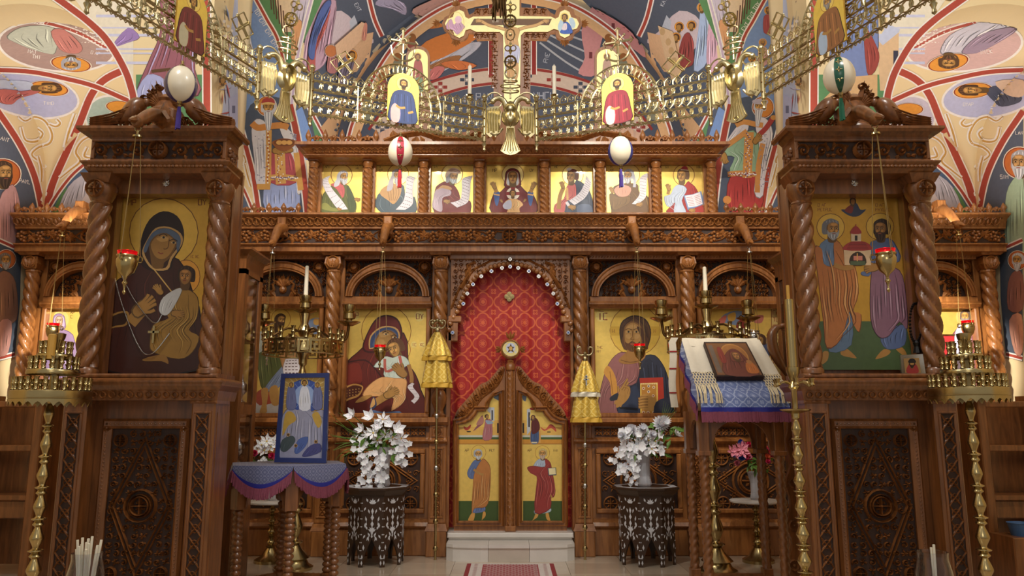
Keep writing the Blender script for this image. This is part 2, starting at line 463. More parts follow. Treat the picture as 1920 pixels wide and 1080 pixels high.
class Paint:
 def __init__(s, surf, eps=.00012, sub=0):
  s.surf, s.eps, s.sub = surf, eps, sub; s.tri = []; s.layer = 1; s.bb = []; s.v = (0, 0, 1, 1); s.extra = []
 def view(s, x0, y0, k, ky=None): s.v = (x0, y0, k, ky or k); return s
 def T(s, p): return (s.v[0]+p[0]/s.v[2], s.v[1]+p[1]/s.v[3])
 def lay(s, pts):
  """each shape goes just above whatever it overlaps"""
  a = min(p[0] for p in pts); b = max(p[0] for p in pts); c = min(p[1] for p in pts); d = max(p[1] for p in pts); L = s.layer
  for (e, f, g, h, k) in s.bb:
   if k >= L and e < b and f > a and g < d and h > c: L = k+1
  s.bb.append((a, b, c, d, L)); return L
 def raw(s, pts, col, gold=0, step=1):
  if len(pts) < 3: return
  try: tr = tessellate_polygon([[V((p[0], p[1], 0)) for p in pts]])
  except Exception: return
  c = lin(col)+[gold]
  Z = s.lay(pts)
  for t in tr: s.tri.append(([pts[i] for i in t], c, Z))
 def poly(s, pts, col, sm=3, gold=0):
  pts = [s.T(p) for p in pts]
  s.raw(smooth_pts(pts, sm) if sm > 1 and len(pts) > 2 else pts, col, gold); return s
 def flat(s, pts, col, gold=0): return s.poly(pts, col, 0, gold)
 def rect(s, x0, y0, x1, y1, col, gold=0): return s.poly([(x0, y0), (x1, y0), (x1, y1), (x0, y1)], col, 0, gold)
 def ell(s, x, y, rx, ry, col, rot=0, gold=0, n=20):
  c, q = math.cos(rot), math.sin(rot)
  pts = []
  for k in range(n):
   a = 2*PI*k/n; u, v = rx*math.cos(a), ry*math.sin(a)
   pts.append((x+u*c-v*q, y+u*q+v*c))
  return s.poly(pts, col, 0, gold)
 def ring(s, x, y, rx, ry, w, col, rot=0, gold=0, n=28, a0=0, a1=360):
  c, q = math.cos(rot), math.sin(rot); pts = []
  for k in range(n+1):
   a = math.radians(a0+(a1-a0)*k/n); u, v = rx*math.cos(a), ry*math.sin(a)
   pts.append((x+u*c-v*q, y+u*q+v*c))
  return s.line(pts, w, col, 0, gold)
 def line(s, pts, w, col, sm=3, gold=0, taper=0):
  """w in view units"""
  if sm > 1: pts = smooth_pts(pts, sm, False)
  pts = [s.T(p) for p in pts]; w = w/s.v[2]; n = len(pts); L = []; R = []
  for i in range(n):
   a, b = pts[max(0, i-1)], pts[min(n-1, i+1)]
   dx, dy = b[0]-a[0], b[1]-a[1]; l = math.hypot(dx, dy) or 1
   k = w/2*(1-taper*abs(2*i/(n-1)-1)) if n > 1 else w/2
   L.append((pts[i][0]-dy/l*k, pts[i][1]+dx/l*k)); R.append((pts[i][0]+dy/l*k, pts[i][1]-dx/l*k))
  c = lin(col)+[gold]; Z = s.lay(L+R)
  for i in range(n-1):
   s.tri.append(([L[i], L[i+1], R[i+1]], c, Z)); s.tri.append(([L[i], R[i+1], R[i]], c, Z))
  return s
 def folds(s, A, B, n, dark, light=None, w=1.5, seed=1):
  """fold lines between two edge curves A and B (equal number of points)"""
  r = random.Random(seed)
  for i in range(1, n+1):
   t = i/(n+1)+r.uniform(-.25, .25)/(n+1)
   lo = r.uniform(0, .42); hi = r.uniform(.62, 1); m = len(A)
   pts = [(a[0]+(b[0]-a[0])*t, a[1]+(b[1]-a[1])*t) for a, b in zip(A, B)]
   k0 = int(lo*m) if m > 4 else 0; k1 = max(k0+2, int(math.ceil(hi*m)))
   s.line(pts[k0:k1], w*r.uniform(.4, 1.1), dark, 3, 0, .8)
   if light and i % 2: s.line([(p[0]+w*1.1, p[1]) for p in pts[k0:k1]], w*r.uniform(.6, 1.6), light, 3, 0, .9)
  return s
 def drape(s, pts, col, edge=None, A=None, B=None, n=4, dark=None, light=None, w=1.5, seed=1):
  d = dark or tuple(int(k*.62) for k in col); l = light or tuple(min(255, int(k*1.16+14)) for k in col)
  s.poly(pts, edge or d); cx = sum(p[0] for p in pts)/len(pts); cy = sum(p[1] for p in pts)/len(pts)
  s.poly([(p[0]+(cx-p[0])*.035, p[1]+(cy-p[1])*.02) for p in pts], col)
  if A is None:
   ys = sorted(pts, key=lambda p: p[1]); top, bot = ys[0][1], ys[-1][1]; A = []; B = []
   sp = smooth_pts(pts, 6)
   for k in range(6):
    yy = top+(bot-top)*(.1+.82*k/5)
    xs = []
    for i in range(len(sp)):
     a, b = sp[i-1], sp[i]
     if (a[1]-yy)*(b[1]-yy) < 0: xs.append(a[0]+(b[0]-a[0])*(yy-a[1])/(b[1]-a[1]))
    if len(xs) >= 2: A.append((min(xs), yy)); B.append((max(xs), yy))
  if len(A) >= 2: s.folds(A, B, n, d, l, w, seed)
  return s
 def head(s, x, y, w, yaw=0, tilt=0, skin=(176, 134, 78), hair=(70, 42, 22), beard=None, long=0, veil=None, cap=None, detail=1, halfhair=1):
  """face centre x,y; w = half width of the face; yaw -1..1 towards the picture's left/right; beard = (colour, length)"""
  c, q = math.cos(tilt), math.sin(tilt)
  def P(u, v): return (x+w*(u*c-v*q), y+w*(u*q+v*c))
  def pp(L, col, sm=3): s.poly([P(*t) for t in L], col, sm)
  def ln(L, ww, col): s.line([P(*t) for t in L], ww*w, col)
  sh = tuple(int(k*.62) for k in skin); hi = tuple(min(255, int(k*1.2+10)) for k in skin); dk = (44, 26, 16)
  k = yaw*.35
  if veil:
   pp([(-1.5, 1.9), (-1.55, .2), (-1.35, -1.1), (-.6, -1.75), (.3, -1.8), (1.2, -1.25), (1.5, 0), (1.4, 1.9)], tuple(int(a*.6) for a in veil[0]))
   pp([(-1.42, 1.8), (-1.45, .2), (-1.25, -1.05), (-.55, -1.66), (.3, -1.7), (1.1, -1.2), (1.4, 0), (1.3, 1.8)], veil[0])
   pp([(-1.12, 1.5), (-1.18, 0), (-.95, -.95), (0, -1.3), (.95, -.95), (1.18, 0), (1.05, 1.5)], veil[1])
   pp([(-1.02, 1.4), (-1.06, 0), (-.85, -.85), (0, -1.16), (.85, -.85), (1.06, 0), (.95, 1.4)], veil[2])
  elif hair:
   if long: pp([(-1.2-k, 1.5), (-1.35-k, 0), (-1.15, -1.1), (0, -1.65), (1.15, -1.1), (1.35-k, 0), (1.2-k, 1.7), (.7, 1.3), (0, 1), (-.7, 1.3)], hair)
   else: pp([(-1.15-k, .75), (-1.28-k*1.5, -.2), (-1.1-k, -1.1), (0-k, -1.62), (1.1-k, -1.1), (1.28-k*1.5, -.2), (1.15-k, .75), (0, .6)], hair)
  pp([(-.55, .6), (.55, .6), (.62, 1.75), (0, 2.0), (-.62, 1.75)], sh)                                           # neck
  pp([(-.86+k, -.7), (-.45+k, -1.18), (.45+k, -1.18), (.86+k, -.7), (.9+k*.6, .1), (.62+k, .95), (0+k*1.3, 1.32), (-.62+k, .95), (-.9+k*.6, .1)], sh)
  pp([(-.72+k, -.7), (-.35+k, -1.05), (.35+k, -1.05), (.72+k, -.7), (.74+k*.6, .1), (.5+k, .85), (0+k*1.3, 1.16), (-.5+k, .85), (-.74+k*.6, .1)], skin)
  if detail:
   k2 = k*1.7
   pp([(-.4+k2, -.85), (.4+k2, -.85), (.3+k2, -.55), (-.3+k2, -.55)], hi)
   for e in (-1, 1):
    ex = e*.36+k2
    ln([(ex-.24, -.30), (ex, -.40), (ex+.24, -.30)], .08, dk)
    pp([(ex-.2, -.12), (ex, -.22), (ex+.2, -.12), (ex, -.04)], (204, 176, 128), 2)
    s.ell(*P(ex, -.13), .11*w, .1*w, dk, 0, 0, 8)
    pp([(ex-.2, .12), (ex+.22, .1), (ex+.1, .42), (ex-.1, .4)], hi)
   ln([(k2+.06, -.3), (k2+.12, .1), (k2+.14, .3), (k2-.08, .34)], .1, sh)
   ln([(k2-.05, -.3), (k2-.02, .25)], .12, hi)
   ln([(k2-.22, .62), (k2, .58), (k2+.22, .62)], .13, (136, 62, 44))
  if beard:
   bc, bl = beard
   pp([(-.86+k, .05), (-.62+k, .45), (-.2+k*1.5, .44), (.2+k*1.5, .44), (.62+k, .45), (.86+k, .05), (.8+k, .95), (.35+k, 1.2+bl), (k, 1.4+bl), (-.35+k, 1.2+bl), (-.8+k, .95)], bc)
   lb = tuple(min(255, int(a*1.25+14)) for a in bc); db = tuple(int(a*.65) for a in bc)
   for j in range(5):
    u = -.5+j*.25+k
    ln([(u, .75), (u*.8, 1.0+bl*.6), (u*.5+k*.5, 1.15+bl)], .08, lb if j % 2 else db)
   ln([(k*1.7-.25, .66), (k*1.7, .62), (k*1.7+.25, .66)], .1, (150, 74, 56))
  if hair and not veil and halfhair:
   pp([(-1.0-k, .1), (-1.05-k, -.7), (-.5, -1.3), (.1+k, -1.32), (.75+k, -1.2), (1.05-k, -.7), (1.0-k, .1), (.86+k*.5, -.55), (.3+k, -.98), (-.3+k, -.98), (-.86+k*.5, -.55)], hair)
   lh = tuple(min(255, int(a*1.3+20)) for a in hair)
   for j in (-.6, -.2, .25, .65): ln([(j-k, -1.45+abs(j)*.3), (j*1.3-k*.5, -1.0)], .07, lh)
  return s
 def halo(s, x, y, r, col, line=(150, 60, 30), gold=0, rx=1, rim=(238, 226, 206), rot=0):
  if rim: s.ell(x, y, r*1.09*rx, r*1.09, rim, rot, 0, 26)
  s.ell(x, y, r*1.03*rx, r*1.03, line, rot, 0, 26); s.ell(x, y, r*.96*rx, r*.96, col, rot, gold, 26); return s
 def hand(s, x, y, l, ang, skin=(178, 136, 80), spread=.25, flip=1):
  """palm at x,y; fingers along ang"""
  dk = tuple(int(k*.6) for k in skin)
  c, q = math.cos(ang), math.sin(ang)
  def P(u, v): return (x+l*(u*c-v*flip*q), y+l*(u*q+v*flip*c))
  for col, g in ((dk, .06), (skin, 0)):
   s.poly([P(-.45-g, -.2-g), (P(.2, -.27-g)), P(.3, .22+g), P(-.45-g, .2+g)], col)
   for j, v in enumerate((-.2, -.07, .07, .2)):
    s.line([P(.15, v), P(.5, v+spread*v), P(.78-.1*abs(j-1.4), v+spread*v*2.2)], l*(.125+g), col, 2)
   s.line([P(-.1, .2), P(.15, .4), P(.38, .46)], l*(.13+g), col, 2)
  return s
 def text(s, lines, x, y, h, col, w=None, tilt=0):
  """small strokes standing for lettering: real letters come from glyph()"""
  for i, t in enumerate(lines): s.glyphs(t, x, y+i*h*1.5, h, col, tilt)
  return s
 def glyphs(s, t, x, y, h, col, tilt=0, wd=.16):
  c, q = math.cos(tilt), math.sin(tilt); cx = 0
  for ch in t:
   for st in GLY.get(ch, []):
    pts = []
    for a in st:
     u = cx+a[0]*h*.6; v = -a[1]*h
     pts.append((x+u*c-v*q, y+u*q+v*c))
    s.line(pts, h*wd, col, 0)
   cx += h*(.82 if ch != ' ' else .5)
  return s
 def obj(s, name, mat, parent=None, back=None):
  """mesh of all layers; back = (corner pixels, depth, colour, gold) adds the board behind"""
  vs = []; fs = []; cs = []
  for (t, c, L) in s.tri:
   work = [t]
   if s.sub:
    out = []
    while work:
     a, b, d = work.pop()
     l = [math.dist(a, b), math.dist(b, d), math.dist(d, a)]; m = max(l)
     if m <= s.sub: out.append((a, b, d)); continue
     if m == l[0]: q = ((a[0]+b[0])/2, (a[1]+b[1])/2); work += [(a, q, d), (q, b, d)]
     elif m == l[1]: q = ((b[0]+d[0])/2, (b[1]+d[1])/2); work += [(a, b, q), (a, q, d)]
     else: q = ((d[0]+a[0])/2, (d[1]+a[1])/2); work += [(a, b, q), (q, b, d)]
    work = out
   for tr in work:
    pr = [s.surf(*p) for p in tr]
    if any(p is None or p[0] is None for p in pr): continue
    k = len(vs)
    pts = [p[0]+p[1]*(s.eps*L) for p in pr]
    nn = (pts[1]-pts[0]).cross(pts[2]-pts[0])
    vs += pts
    fs.append((k, k+1, k+2) if nn.dot(pr[0][1]) > 0 else (k, k+2, k+1)); cs += [c, c, c]
  for (v2, f2, c2) in s.extra:
   k = len(vs); vs += v2
   for f in f2: fs.append(tuple(i+k for i in f)); cs += [c2]*len(f)
  me = bpy.data.meshes.new(name); me.from_pydata([tuple(v) for v in vs], [], fs)
  at = me.color_attributes.new('Col', 'FLOAT_COLOR', 'CORNER')
  at.data.foreach_set('color', [x for c in cs for x in c])
  me.materials.append(MAT[mat]); me.update()
  return link(name, me, parent)
 def board(s, Y, x0, y0, x1, y1, depth, col, gold=0, pts=None):
  """a board of real thickness whose front lies at Y; corners in pixels"""
  m = MB()
  P = pts or [(x0, y0), (x1, y0), (x1, y1), (x0, y1)]
  w = [W(x, y, Y) for (x, y) in P]
  m.prism([(p.x, p.z) for p in w], Y, Y+depth)
  s.extra.append(([V(v) for v in m.v], m.f, lin(col)+[gold])); return s
def letters():
 """stroke letters: each stroke a list of points in a unit box"""
 g = {}
 def S(ch, *st): g[ch] = [[(float(p[0])/2, float(p[1])/2) for p in q.split()] for q in st]
 S('I', '10 12'); S('A', '00 12 20', '01 21'); S('C', '22 02 00 20'); S('T', '02 22', '10 12')
 S('O', '00 02 22 20 00'); S('V', '02 10 22'); S('Y', '02 11 22', '11 10'); S('M', '00 02 11 22 20'); S('H', '00 02', '20 22', '01 21'); S('P', '00 02 22 21 01')
 S('X', '00 22', '02 20'); S('N', '00 02 20 22'); S('E', '22 02 00 20', '01 11'); S('L', '02 00 20'); S('K', '00 02', '22 01 20'); S('D', '00 02 21 00'); S('G', '00 02 22')
 S('S', '22 02 01 21 20 00'); S('R', '00 02 22 21 01 20'); S('W', '02 00 11 20 22'); S('F', '11 02 22 11', '10 12'); S('.', '10 11'); S('U', '02 00 20 22')
 S('L2', '00 12 20'); g['^'] = g.pop('L2'); S('Z', '02 22 00 20'); S('B', '00 02 21 01 20 00'); S('-', '01 21')
 return g
GLY = letters()
# ================================================================ THE SETTING
CREAM, RIB, SLATE, OCH = (238, 214, 164), (176, 74, 58), (88, 96, 114), (232, 158, 62)
WHT = (244, 238, 232)
fl = struct(thing('floor', 'polished beige marble floor of large slabs', 'floor')); del fl['category']
simple('slab_a', (206, 190, 168), .16, 0, .14, 2.4, .2); simple('slab_b', (196, 178, 156), .16, 0, .16, 2.4, .2); simple('grout', (150, 136, 118), .7)
MB().box(-7, 7, -1, 12.5, -.06, -.008).obj('floor_bed', 'grout', fl)
k = 0
slab = {}
for i in range(-11, 11):
 for j in range(-1, 9):
  if not (4.6 < 4.8+j*.6 < 10): continue
  mt = ('slab_a', 'slab_b')[(i*7+j*3) % 2]
  if mt not in slab: slab[mt] = MB().bbox(-.298, .298, -.298, .298, -.01, 0, .002).mesh('slab', mt)
  link('slab', slab[mt], fl, (i*.6+.3, 4.8+j*.6, 0))
XS, ZS, RA, XC = 5.98, 4.34, 1.2, 4.78
YC, RY = 8.475, 1.125
groin = lambda a, b: (max(a, 0)**5+max(b, 0)**5)**.2
for sx, nm in ((-1, 'left'), (1, 'right')):
 m = MB().box(sx*XS, sx*(XS+.3), 2, 9.9, 0, 7)
 struct(m.obj('wall_'+nm, 'cream_plaster'))
 struct(MB().box(sx*(XS), sx*3.3, 9.6, 9.8, 0, 7).obj('wall_back_'+nm, 'cream_plaster'))
 x1 = 2.903
 out = [(sx*(XS), ZS)]+[(sx*(XC+RA*math.cos(math.radians(a))), ZS+RA*math.sin(math.radians(a))) for a in range(0, 181, 6)]
 poly = [(sx*XS, 8.2), (sx*XS, ZS)]+[(sx*(XC+RA*math.cos(math.radians(a))), ZS+RA*math.sin(math.radians(a))) for a in range(6, 175, 6)]+[(sx*(XC-RA), ZS), (sx*(XC-RA), 0), (sx*x1, 0), (sx*x1, 8.2)]
 struct(MB().prism(poly, 7.0, 7.35).obj('wall_pier_'+nm, 'cream_plaster'))
 A, B = V((sx*x1, 7.35)), V((sx*3.45, 9.55))
 pl = [(0, 8.2), (0, 3.6), (2.28, 3.6), (2.28, 8.2)]
 m = MB().prism(pl, 0, .12)
 d = (B-A).normalized()
 m.v = [(A.x+d.x*p[0]+sx*p[1], A.y+d.y*p[0], p[2]) for p in m.v]
 struct(m.obj('wall_nave_'+nm, 'cream_plaster'))
 n = 110; vs = []; fs = []
 for i in range(n+1):
  u = -PI/2+PI*i/n
  for j in range(n+1):
   w = -PI/2+PI*j/n
   vs.append((sx*XC+RA*math.sin(u), YC+RY*math.sin(w), ZS+RA*groin(math.cos(u), math.cos(w))))
 for i in range(n):
  for j in range(n):
   a = i*(n+1)+j; fs.append((a, a+1, a+n+2, a+n+1))
 m = MB(); m.add(vs, fs)
 struct(m.obj('ceiling_aisle_'+nm, 'cream_plaster', None, 40))
YK, YE, RB, ZB = 9.55, 12.0, 2.87, 5.85
edge = [W(x, y, YK) for x, y in ((588, 425), (579, 395), (571, 330), (559, 260), (546, 200), (553, 140), (561, 95))]
left = [(p.x, p.z) for p in edge]
arch_in = [(RB*math.cos(math.radians(a)), ZB+RB*math.sin(math.radians(a))) for a in range(166, 13, -4)]
ins = left+arch_in+[(-x, z) for x, z in reversed(left)]
poly = [(-3.45, 3.7), (-3.45, 9.4), (3.45, 9.4), (3.45, 3.7)]+ins[::-1]
struct(MB().prism(poly, YK, YK+.2).obj('wall_sanctuary_arch', 'cream_plaster'))
prof = [(-RB, 3.5)]+[(RB*math.cos(math.radians(a)), ZB+RB*math.sin(math.radians(a))) for a in range(180, -1, -2)]+[(RB, 3.5)]
m = MB(); vs = []; fs = []
for (x, z) in prof: vs += [(x, YK+.1, z), (x, YE, z)]
fs = [(2*i, 2*i+1, 2*i+3, 2*i+2) for i in range(len(prof)-1)]
m.add(vs, fs); struct(m.obj('ceiling_sanctuary', 'cream_plaster', None, 30))
struct(MB().box(-3.2, 3.2, YE, YE+.2, 0, 9.4).obj('wall_sanctuary_back', 'plaster'))
def first_hit(x, y, tests, t0=5.5, t1=15.5, n=200):
 r = ray(x, y); O = V((0, 0, CAMH)); dt = (t1-t0)/n; pp = t0
 for i in range(n+1):
  t = t0+dt*i; p = O+r*t
  for f, nf in tests:
   if f(p) > 0:
    a, b = pp, t
    for _ in range(26):
     mm = (a+b)/2
     if f(O+r*mm) > 0: b = mm
     else: a = mm
    q = O+r*b
    return q, nf(q)
  pp = t
 return None, None
def aisle_surf(sx):
 def zs(p):
  u = (p.x-sx*XC)/RA; w = (p.y-YC)/RY
  return ZS+RA*groin(math.sqrt(max(0, 1-u*u)), math.sqrt(max(0, 1-w*w)))
 def fv(p): return p.z-zs(p) if 7.35 < p.y < 9.6 else -1
 def nv(p):
  e = .004
  n = V((zs(p+V((e, 0, 0)))-zs(p-V((e, 0, 0))), zs(p+V((0, e, 0)))-zs(p-V((0, e, 0))), -2*e))
  if not all(map(math.isfinite, n)) or n.length < 1e-9: return V((0, 0, -1))
  return n.normalized()
 tests = [(fv, nv), (lambda p: p.y-9.6, lambda p: V((0, -1, 0))), (lambda p: sx*p.x-XS, lambda p: V((-sx, 0, 0)))]
 cache = {}
 def f(x, y):
  k = (round(x, 2), round(y, 2))
  if k not in cache: cache[k] = first_hit(x, y, tests, 6.8, 11, 60)
  return cache[k]
 return f
def bema_surf():
 def fb(p):
  if p.y < YK: return -1
  return (math.hypot(p.x, p.z-ZB) if p.z > ZB else abs(p.x))-RB
 def nb(p):
  return (V((-p.x, 0, ZB-p.z)) if p.z > ZB else V((-p.x, 0, 0))).normalized()
 tests = [(fb, nb), (lambda p: p.y-YE, lambda p: V((0, -1, 0)))]
 return lambda x, y: first_hit(x, y, tests, 9.3, 14.5, 60)
def nave_surf(sx):
 A, B = V((sx*2.903, 7.35, 0)), V((sx*3.45, 9.55, 0)); d = (B-A).normalized(); nn = V((-sx*d.y, sx*d.x, 0)).normalized()
 if nn.x*sx > 0: nn = -nn
 def f(x, y):
  r = ray(x, y); den = r.dot(nn)
  O = V((0, 0, CAMH)); t = (A-O).dot(nn)/den
  p = O+r*t
  return (p, nn) if p.y < 9.56 and p.y > 7 else (None, None)
 return f
# ================================================================ THE CARVED ICON SCREEN
scr = thing('icon_screen', 'tall carved varnished oak icon screen spanning the whole church', 'screen', (0, 9.1, 0))
def Zs(y, Y=9.1): return ZA(y, Y)
COLX = [-5.78, -4.62, -3.435, -2.135, -.84, .84, 2.135, 3.435, 4.62, 5.78]
HW = 5.93
YW = 9.3
Z_LEDGE = Zs(783); Z_ARCHB = Zs(556, 9.25); Z_AR0, Z_AR1 = Zs(470, 9.0), Zs(456, 9.0)
def seg_boards(x0, x1):
 MB().bbox(x0, x1, 9.14, 9.5, 0, .30, .012).mould(x0, x1, 9.5, [(9.14, .30), (9.10, .33), (9.12, .37), (9.16, .40)]).obj('plinth', 'wood', scr)
 m = MB().box(x0, x1, 9.22, 9.375, .40, Z_LEDGE-.06)
 m.obj('dado_board', 'wood', scr)
 MB().mould(x0, x1, 9.5, [(9.2, Z_LEDGE-.30), (9.15, Z_LEDGE-.27), (9.15, Z_LEDGE-.25), (9.2, Z_LEDGE-.23)]).obj('dado_moulding', 'wood', scr)
 MB().mould(x0, x1, 9.375, [(9.2, Z_LEDGE-.10), (9.14, Z_LEDGE-.07), (9.10, Z_LEDGE-.05), (9.10, Z_LEDGE-.01), (9.13, Z_LEDGE)]).obj('ledge', 'wood', scr)
for x0, x1 in ((-HW, -.84), (.84, HW)): seg_boards(x0, x1)
MB().box(-HW, HW, 9.43, 9.5, Z_LEDGE, Z_AR0).obj('back_board', 'dark_shade_wood', scr)
def dado(xc, w, parent):
 z0, z1 = .46, Z_LEDGE-.36
 MB().frame(xc-w/2, xc+w/2, 9.17, 9.24, z0, z1, .055, .012).obj('panel_frame', 'wood', parent)
 MB().box(xc-w/2+.05, xc+w/2-.05, 9.214, 9.226, z0+.05, z1-.05).obj('panel_ground', 'dark_shade_wood', parent)
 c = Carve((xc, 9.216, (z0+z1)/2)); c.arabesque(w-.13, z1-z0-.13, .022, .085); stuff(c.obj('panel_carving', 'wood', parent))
 MB().box(xc-w/2, xc+w/2, 9.208, 9.222, Z_LEDGE-.215, Z_LEDGE-.115).obj('frieze_ground', 'dark_shade_wood', parent)
 c = Carve((xc, 9.21, 0))
 n = max(3, int(w/.085))
 for i in range(n):
  u = -w/2+(i+.5)*w/n
  c.ring(u, Z_LEDGE-.165, .036, .012, .014, 8)
  for a in range(4): c.leaf(u, Z_LEDGE-.165, a*PI/2+PI/4, .062, .03, .018)
 stuff(c.obj('frieze_carving', 'wood', parent))
for i in range(9):
 if i == 4: continue
 a, b = COLX[i], COLX[i+1]
 dado((a+b)/2, abs(b-a)-.3, scr)
shaft_z0, shaft_z1 = Zs(728, 9.2), Zs(512, 9.2)
col_me = twist(.072, shaft_z0, shaft_z1, 2.6, 4, .2, 64, 28).mesh('column_shaft', 'wood', 35)
bs = MB().lathe([(.075, Z_LEDGE), (.085, Z_LEDGE+.03), (.06, Z_LEDGE+.05), (.05, Z_LEDGE+.09), (.085, Z_LEDGE+.17), (.095, Z_LEDGE+.23), (.07, Z_LEDGE+.30), (.055, Z_LEDGE+.32), (.075, Z_LEDGE+.335), (.075, shaft_z0+.02)], seg=14).mesh('column_base', 'wood', 60)
zc = shaft_z1
m = MB().lathe([(.07, zc-.01), (.085, zc+.01), (.085, zc+.03), (.07, zc+.04)], seg=14)
def frust(m, w0, w1, d0, d1, z0, z1, yb):
 m.add([(-w0, yb, z0), (-w0, -d0, z0), (w0, -d0, z0), (w0, yb, z0), (-w1, yb, z1), (-w1, -d1, z1), (w1, -d1, z1), (w1, yb, z1)],
   [(0, 1, 5, 4), (1, 2, 6, 5), (2, 3, 7, 6), (0, 3, 2, 1), (4, 5, 6, 7)]); return m
zt = Z_AR0
frust(m, .07, .10, .07, .10, zc+.04, zc+.10, .12); frust(m, .10, .085, .10, .085, zc+.10, zc+.19, .12)
frust(m, .11, .125, .11, .125, zc+.20, zt-.02, .12); frust(m, .125, .135, .125, .135, zt-.02, zt+.005, .12)
c = Carve((0, -.101, 0)); 
for s2 in (-1, 1): c.leaf(s2*.02, zc+.06, PI/2-s2*.35, .13, .05, .018)
c.leaf(0, zc+.05, PI/2, .11, .05, .02); c.ring(0, zc+.12, .07, .02, .012, 14)
m.add([tuple(v) for v in c.m.v], c.m.f)
cap_me = m.mesh('column_capital', 'wood')
pc = MB().bbox(-.115, .115, -.10, .2, 0, .28, .01).mould(-.105, .105, .2, [(-.10, .28), (-.085, .32), (-.075, .36)], .001)
pil_base = pc.mesh('pilaster_base', 'wood')
pil_body = MB().bbox(-.10, .10, -.06, .2, .36, Z_LEDGE-.02, .008).frame(-.075, .075, -.075, -.05, .42, Z_LEDGE-.34, .02, .006).frame(-.07, .07, -.075, -.05, Z_LEDGE-.22, Z_LEDGE-.1, .015, .005)\
 .mould(-.11, .11, .2, [(-.06, Z_LEDGE-.30), (-.11, Z_LEDGE-.27), (-.11, Z_LEDGE-.25), (-.06, Z_LEDGE-.23)]).mould(-.115, .115, .2, [(-.07, Z_LEDGE-.09), (-.12, Z_LEDGE-.05), (-.12, Z_LEDGE), (-.1, Z_LEDGE+.005)]).mesh('pilaster', 'wood')
c = Carve((0, -.062, 0)); n = 7; zz0, zz1 = .45, Z_LEDGE-.37
for i in range(n):
 v = zz0+(i+.5)*(zz1-zz0)/n
 c.ring(0, v, .036, .012, .012, 10, 1.3)
 for a in range(4): c.leaf(0, v, a*PI/2+PI/4, .06, .025, .014)
c.ridge([(-.036+.072*(i % 2), zz0+i*(zz1-zz0)/n) for i in range(n+1)], .012, .016); c.ridge([(.036-.072*(i % 2), zz0+i*(zz1-zz0)/n) for i in range(n+1)], .012, .016)
c.rosette(0, Z_LEDGE-.16, .045, .016)
pil_carv = c.m.mesh('pilaster_carving', 'wood')
strip_me = MB().bbox(-.115, .115, .09, .275, Z_LEDGE, Z_AR0, .008).mesh('column_backing', 'wood')
for x in COLX:
 for nm, me in (('pilaster_base', pil_base), ('pilaster', pil_body), ('pilaster_carving', pil_carv)): link(nm, me, scr, (x, .06, 0)).matrix_parent_inverse = Matrix()
 for nm, me in (('column_shaft', col_me), ('column_base', bs), ('column_capital', cap_me), ('column_backing', strip_me)):
  link(nm, me, scr, (x, .10, 0)).matrix_parent_inverse = Matrix()
def arch_head(x0, x1, parent):
 xc = (x0+x1)/2; w = (x1-x0); zb, zt = Z_ARCHB, Z_AR0; zs = zb+.0
 ri, rz = w*.40, (zt-zb)*.64; ro, roz = w*.48, (zt-zb)*.84
 MB().bbox(x0, x1, 9.235, 9.36, zb-.10, zb, .008).mould(x0-.01, x1+.01, 9.36, [(9.235, zb-.13), (9.2, zb-.10), (9.2, zb-.085), (9.235, zb-.06)]).obj('lintel', 'wood', parent)
 o = arc(xc, zb, ro, 0, 180, 22, roz); i_ = arc(xc, zb, ri, 180, 0, 22, rz)
 MB().prism(o+i_, 9.215, 9.33).obj('arch_ring', 'wood', parent)
 c = Carve((0, 9.214, 0)); c.ridge(arc(xc, zb, ri*1.07, 0, 180, 22, rz*1.07), .02, .015); c.ridge(arc(xc, zb, ro*.955, 0, 180, 22, roz*.955), .02, .015); stuff(c.obj('arch_beading', 'wood', parent))
 MB().box(x0, x1, 9.34, 9.37, zb, zt).obj('arch_ground', 'dark_shade_wood', parent)
 c = Carve((xc, 9.33, zb))
 c.dome(0, rz*.3, .05, .045, 10); c.ridge([(-.06, rz*.5), (0, rz*.38), (.06, rz*.5)], .03, .03)
 for sg in (-1, 1):
  c.ridge([(sg*.16, rz*.1), (sg*.11, rz*.3), (sg*.13, rz*.5), (sg*.08, rz*.62)], .05, .035, False, .4)
  c.leaf(sg*.17, rz*.3, PI/2+sg*2.4, .16, .07, .03)
 for k in range(5): c.leaf(0, rz*.42, PI/2+(k-2)*.5, rz*.5, .06, .028)
 def ins(u, v): return (u/(ri*.92))**2+(v/(rz*.9))**2 < 1 and (abs(u) > .14 or v > rz*.62)
 c.fill(ins, -ri, ri, .005, rz, .058, .03, 4, .013)
 stuff(c.obj('lunette_carving', 'wood', parent))
 for sg in (-1, 1):
  c = Carve((xc, 9.32, zb))
  def ins2(u, v): return (u/(ro*1.05))**2+(v/(roz*1.05))**2 > 1 and u*sg > 0
  c.fill(ins2, -w/2, w/2, .02, zt-zb-.04, .06, .03, 9, .012)
  c.dome(sg*w*.41, (zt-zb)*.74, .055, .05, 10); c.ring(sg*w*.41, (zt-zb)*.74, .07, .02, .03)
  stuff(c.obj('spandrel_carving', 'wood', parent))
 c = Carve((xc, 9.2, zt-.035)); nb = int(w/.035)
 for k in range(nb): c.leaf(-w/2+k*w/nb, -.012, .8, .034, .016, .012)
 MB().box(x0, x1, 9.2, 9.34, zt-.06, zt).obj('head_rail', 'wood', parent)
 stuff(c.obj('rope_moulding', 'wood', parent))
 MB().frame(x0, x1, 9.24, 9.34, Z_LEDGE, zb-.09, .055, .012).obj('icon_frame', 'wood', parent)
for i in range(9):
 if i == 4: continue
 arch_head(COLX[i]+.12, COLX[i+1]-.12, scr)
zb, zt = Zs(625, 9.2), Z_AR0; w = .72
pts = [(-w, zb-.05), (-w, zt), (w, zt), (w, zb-.05)]
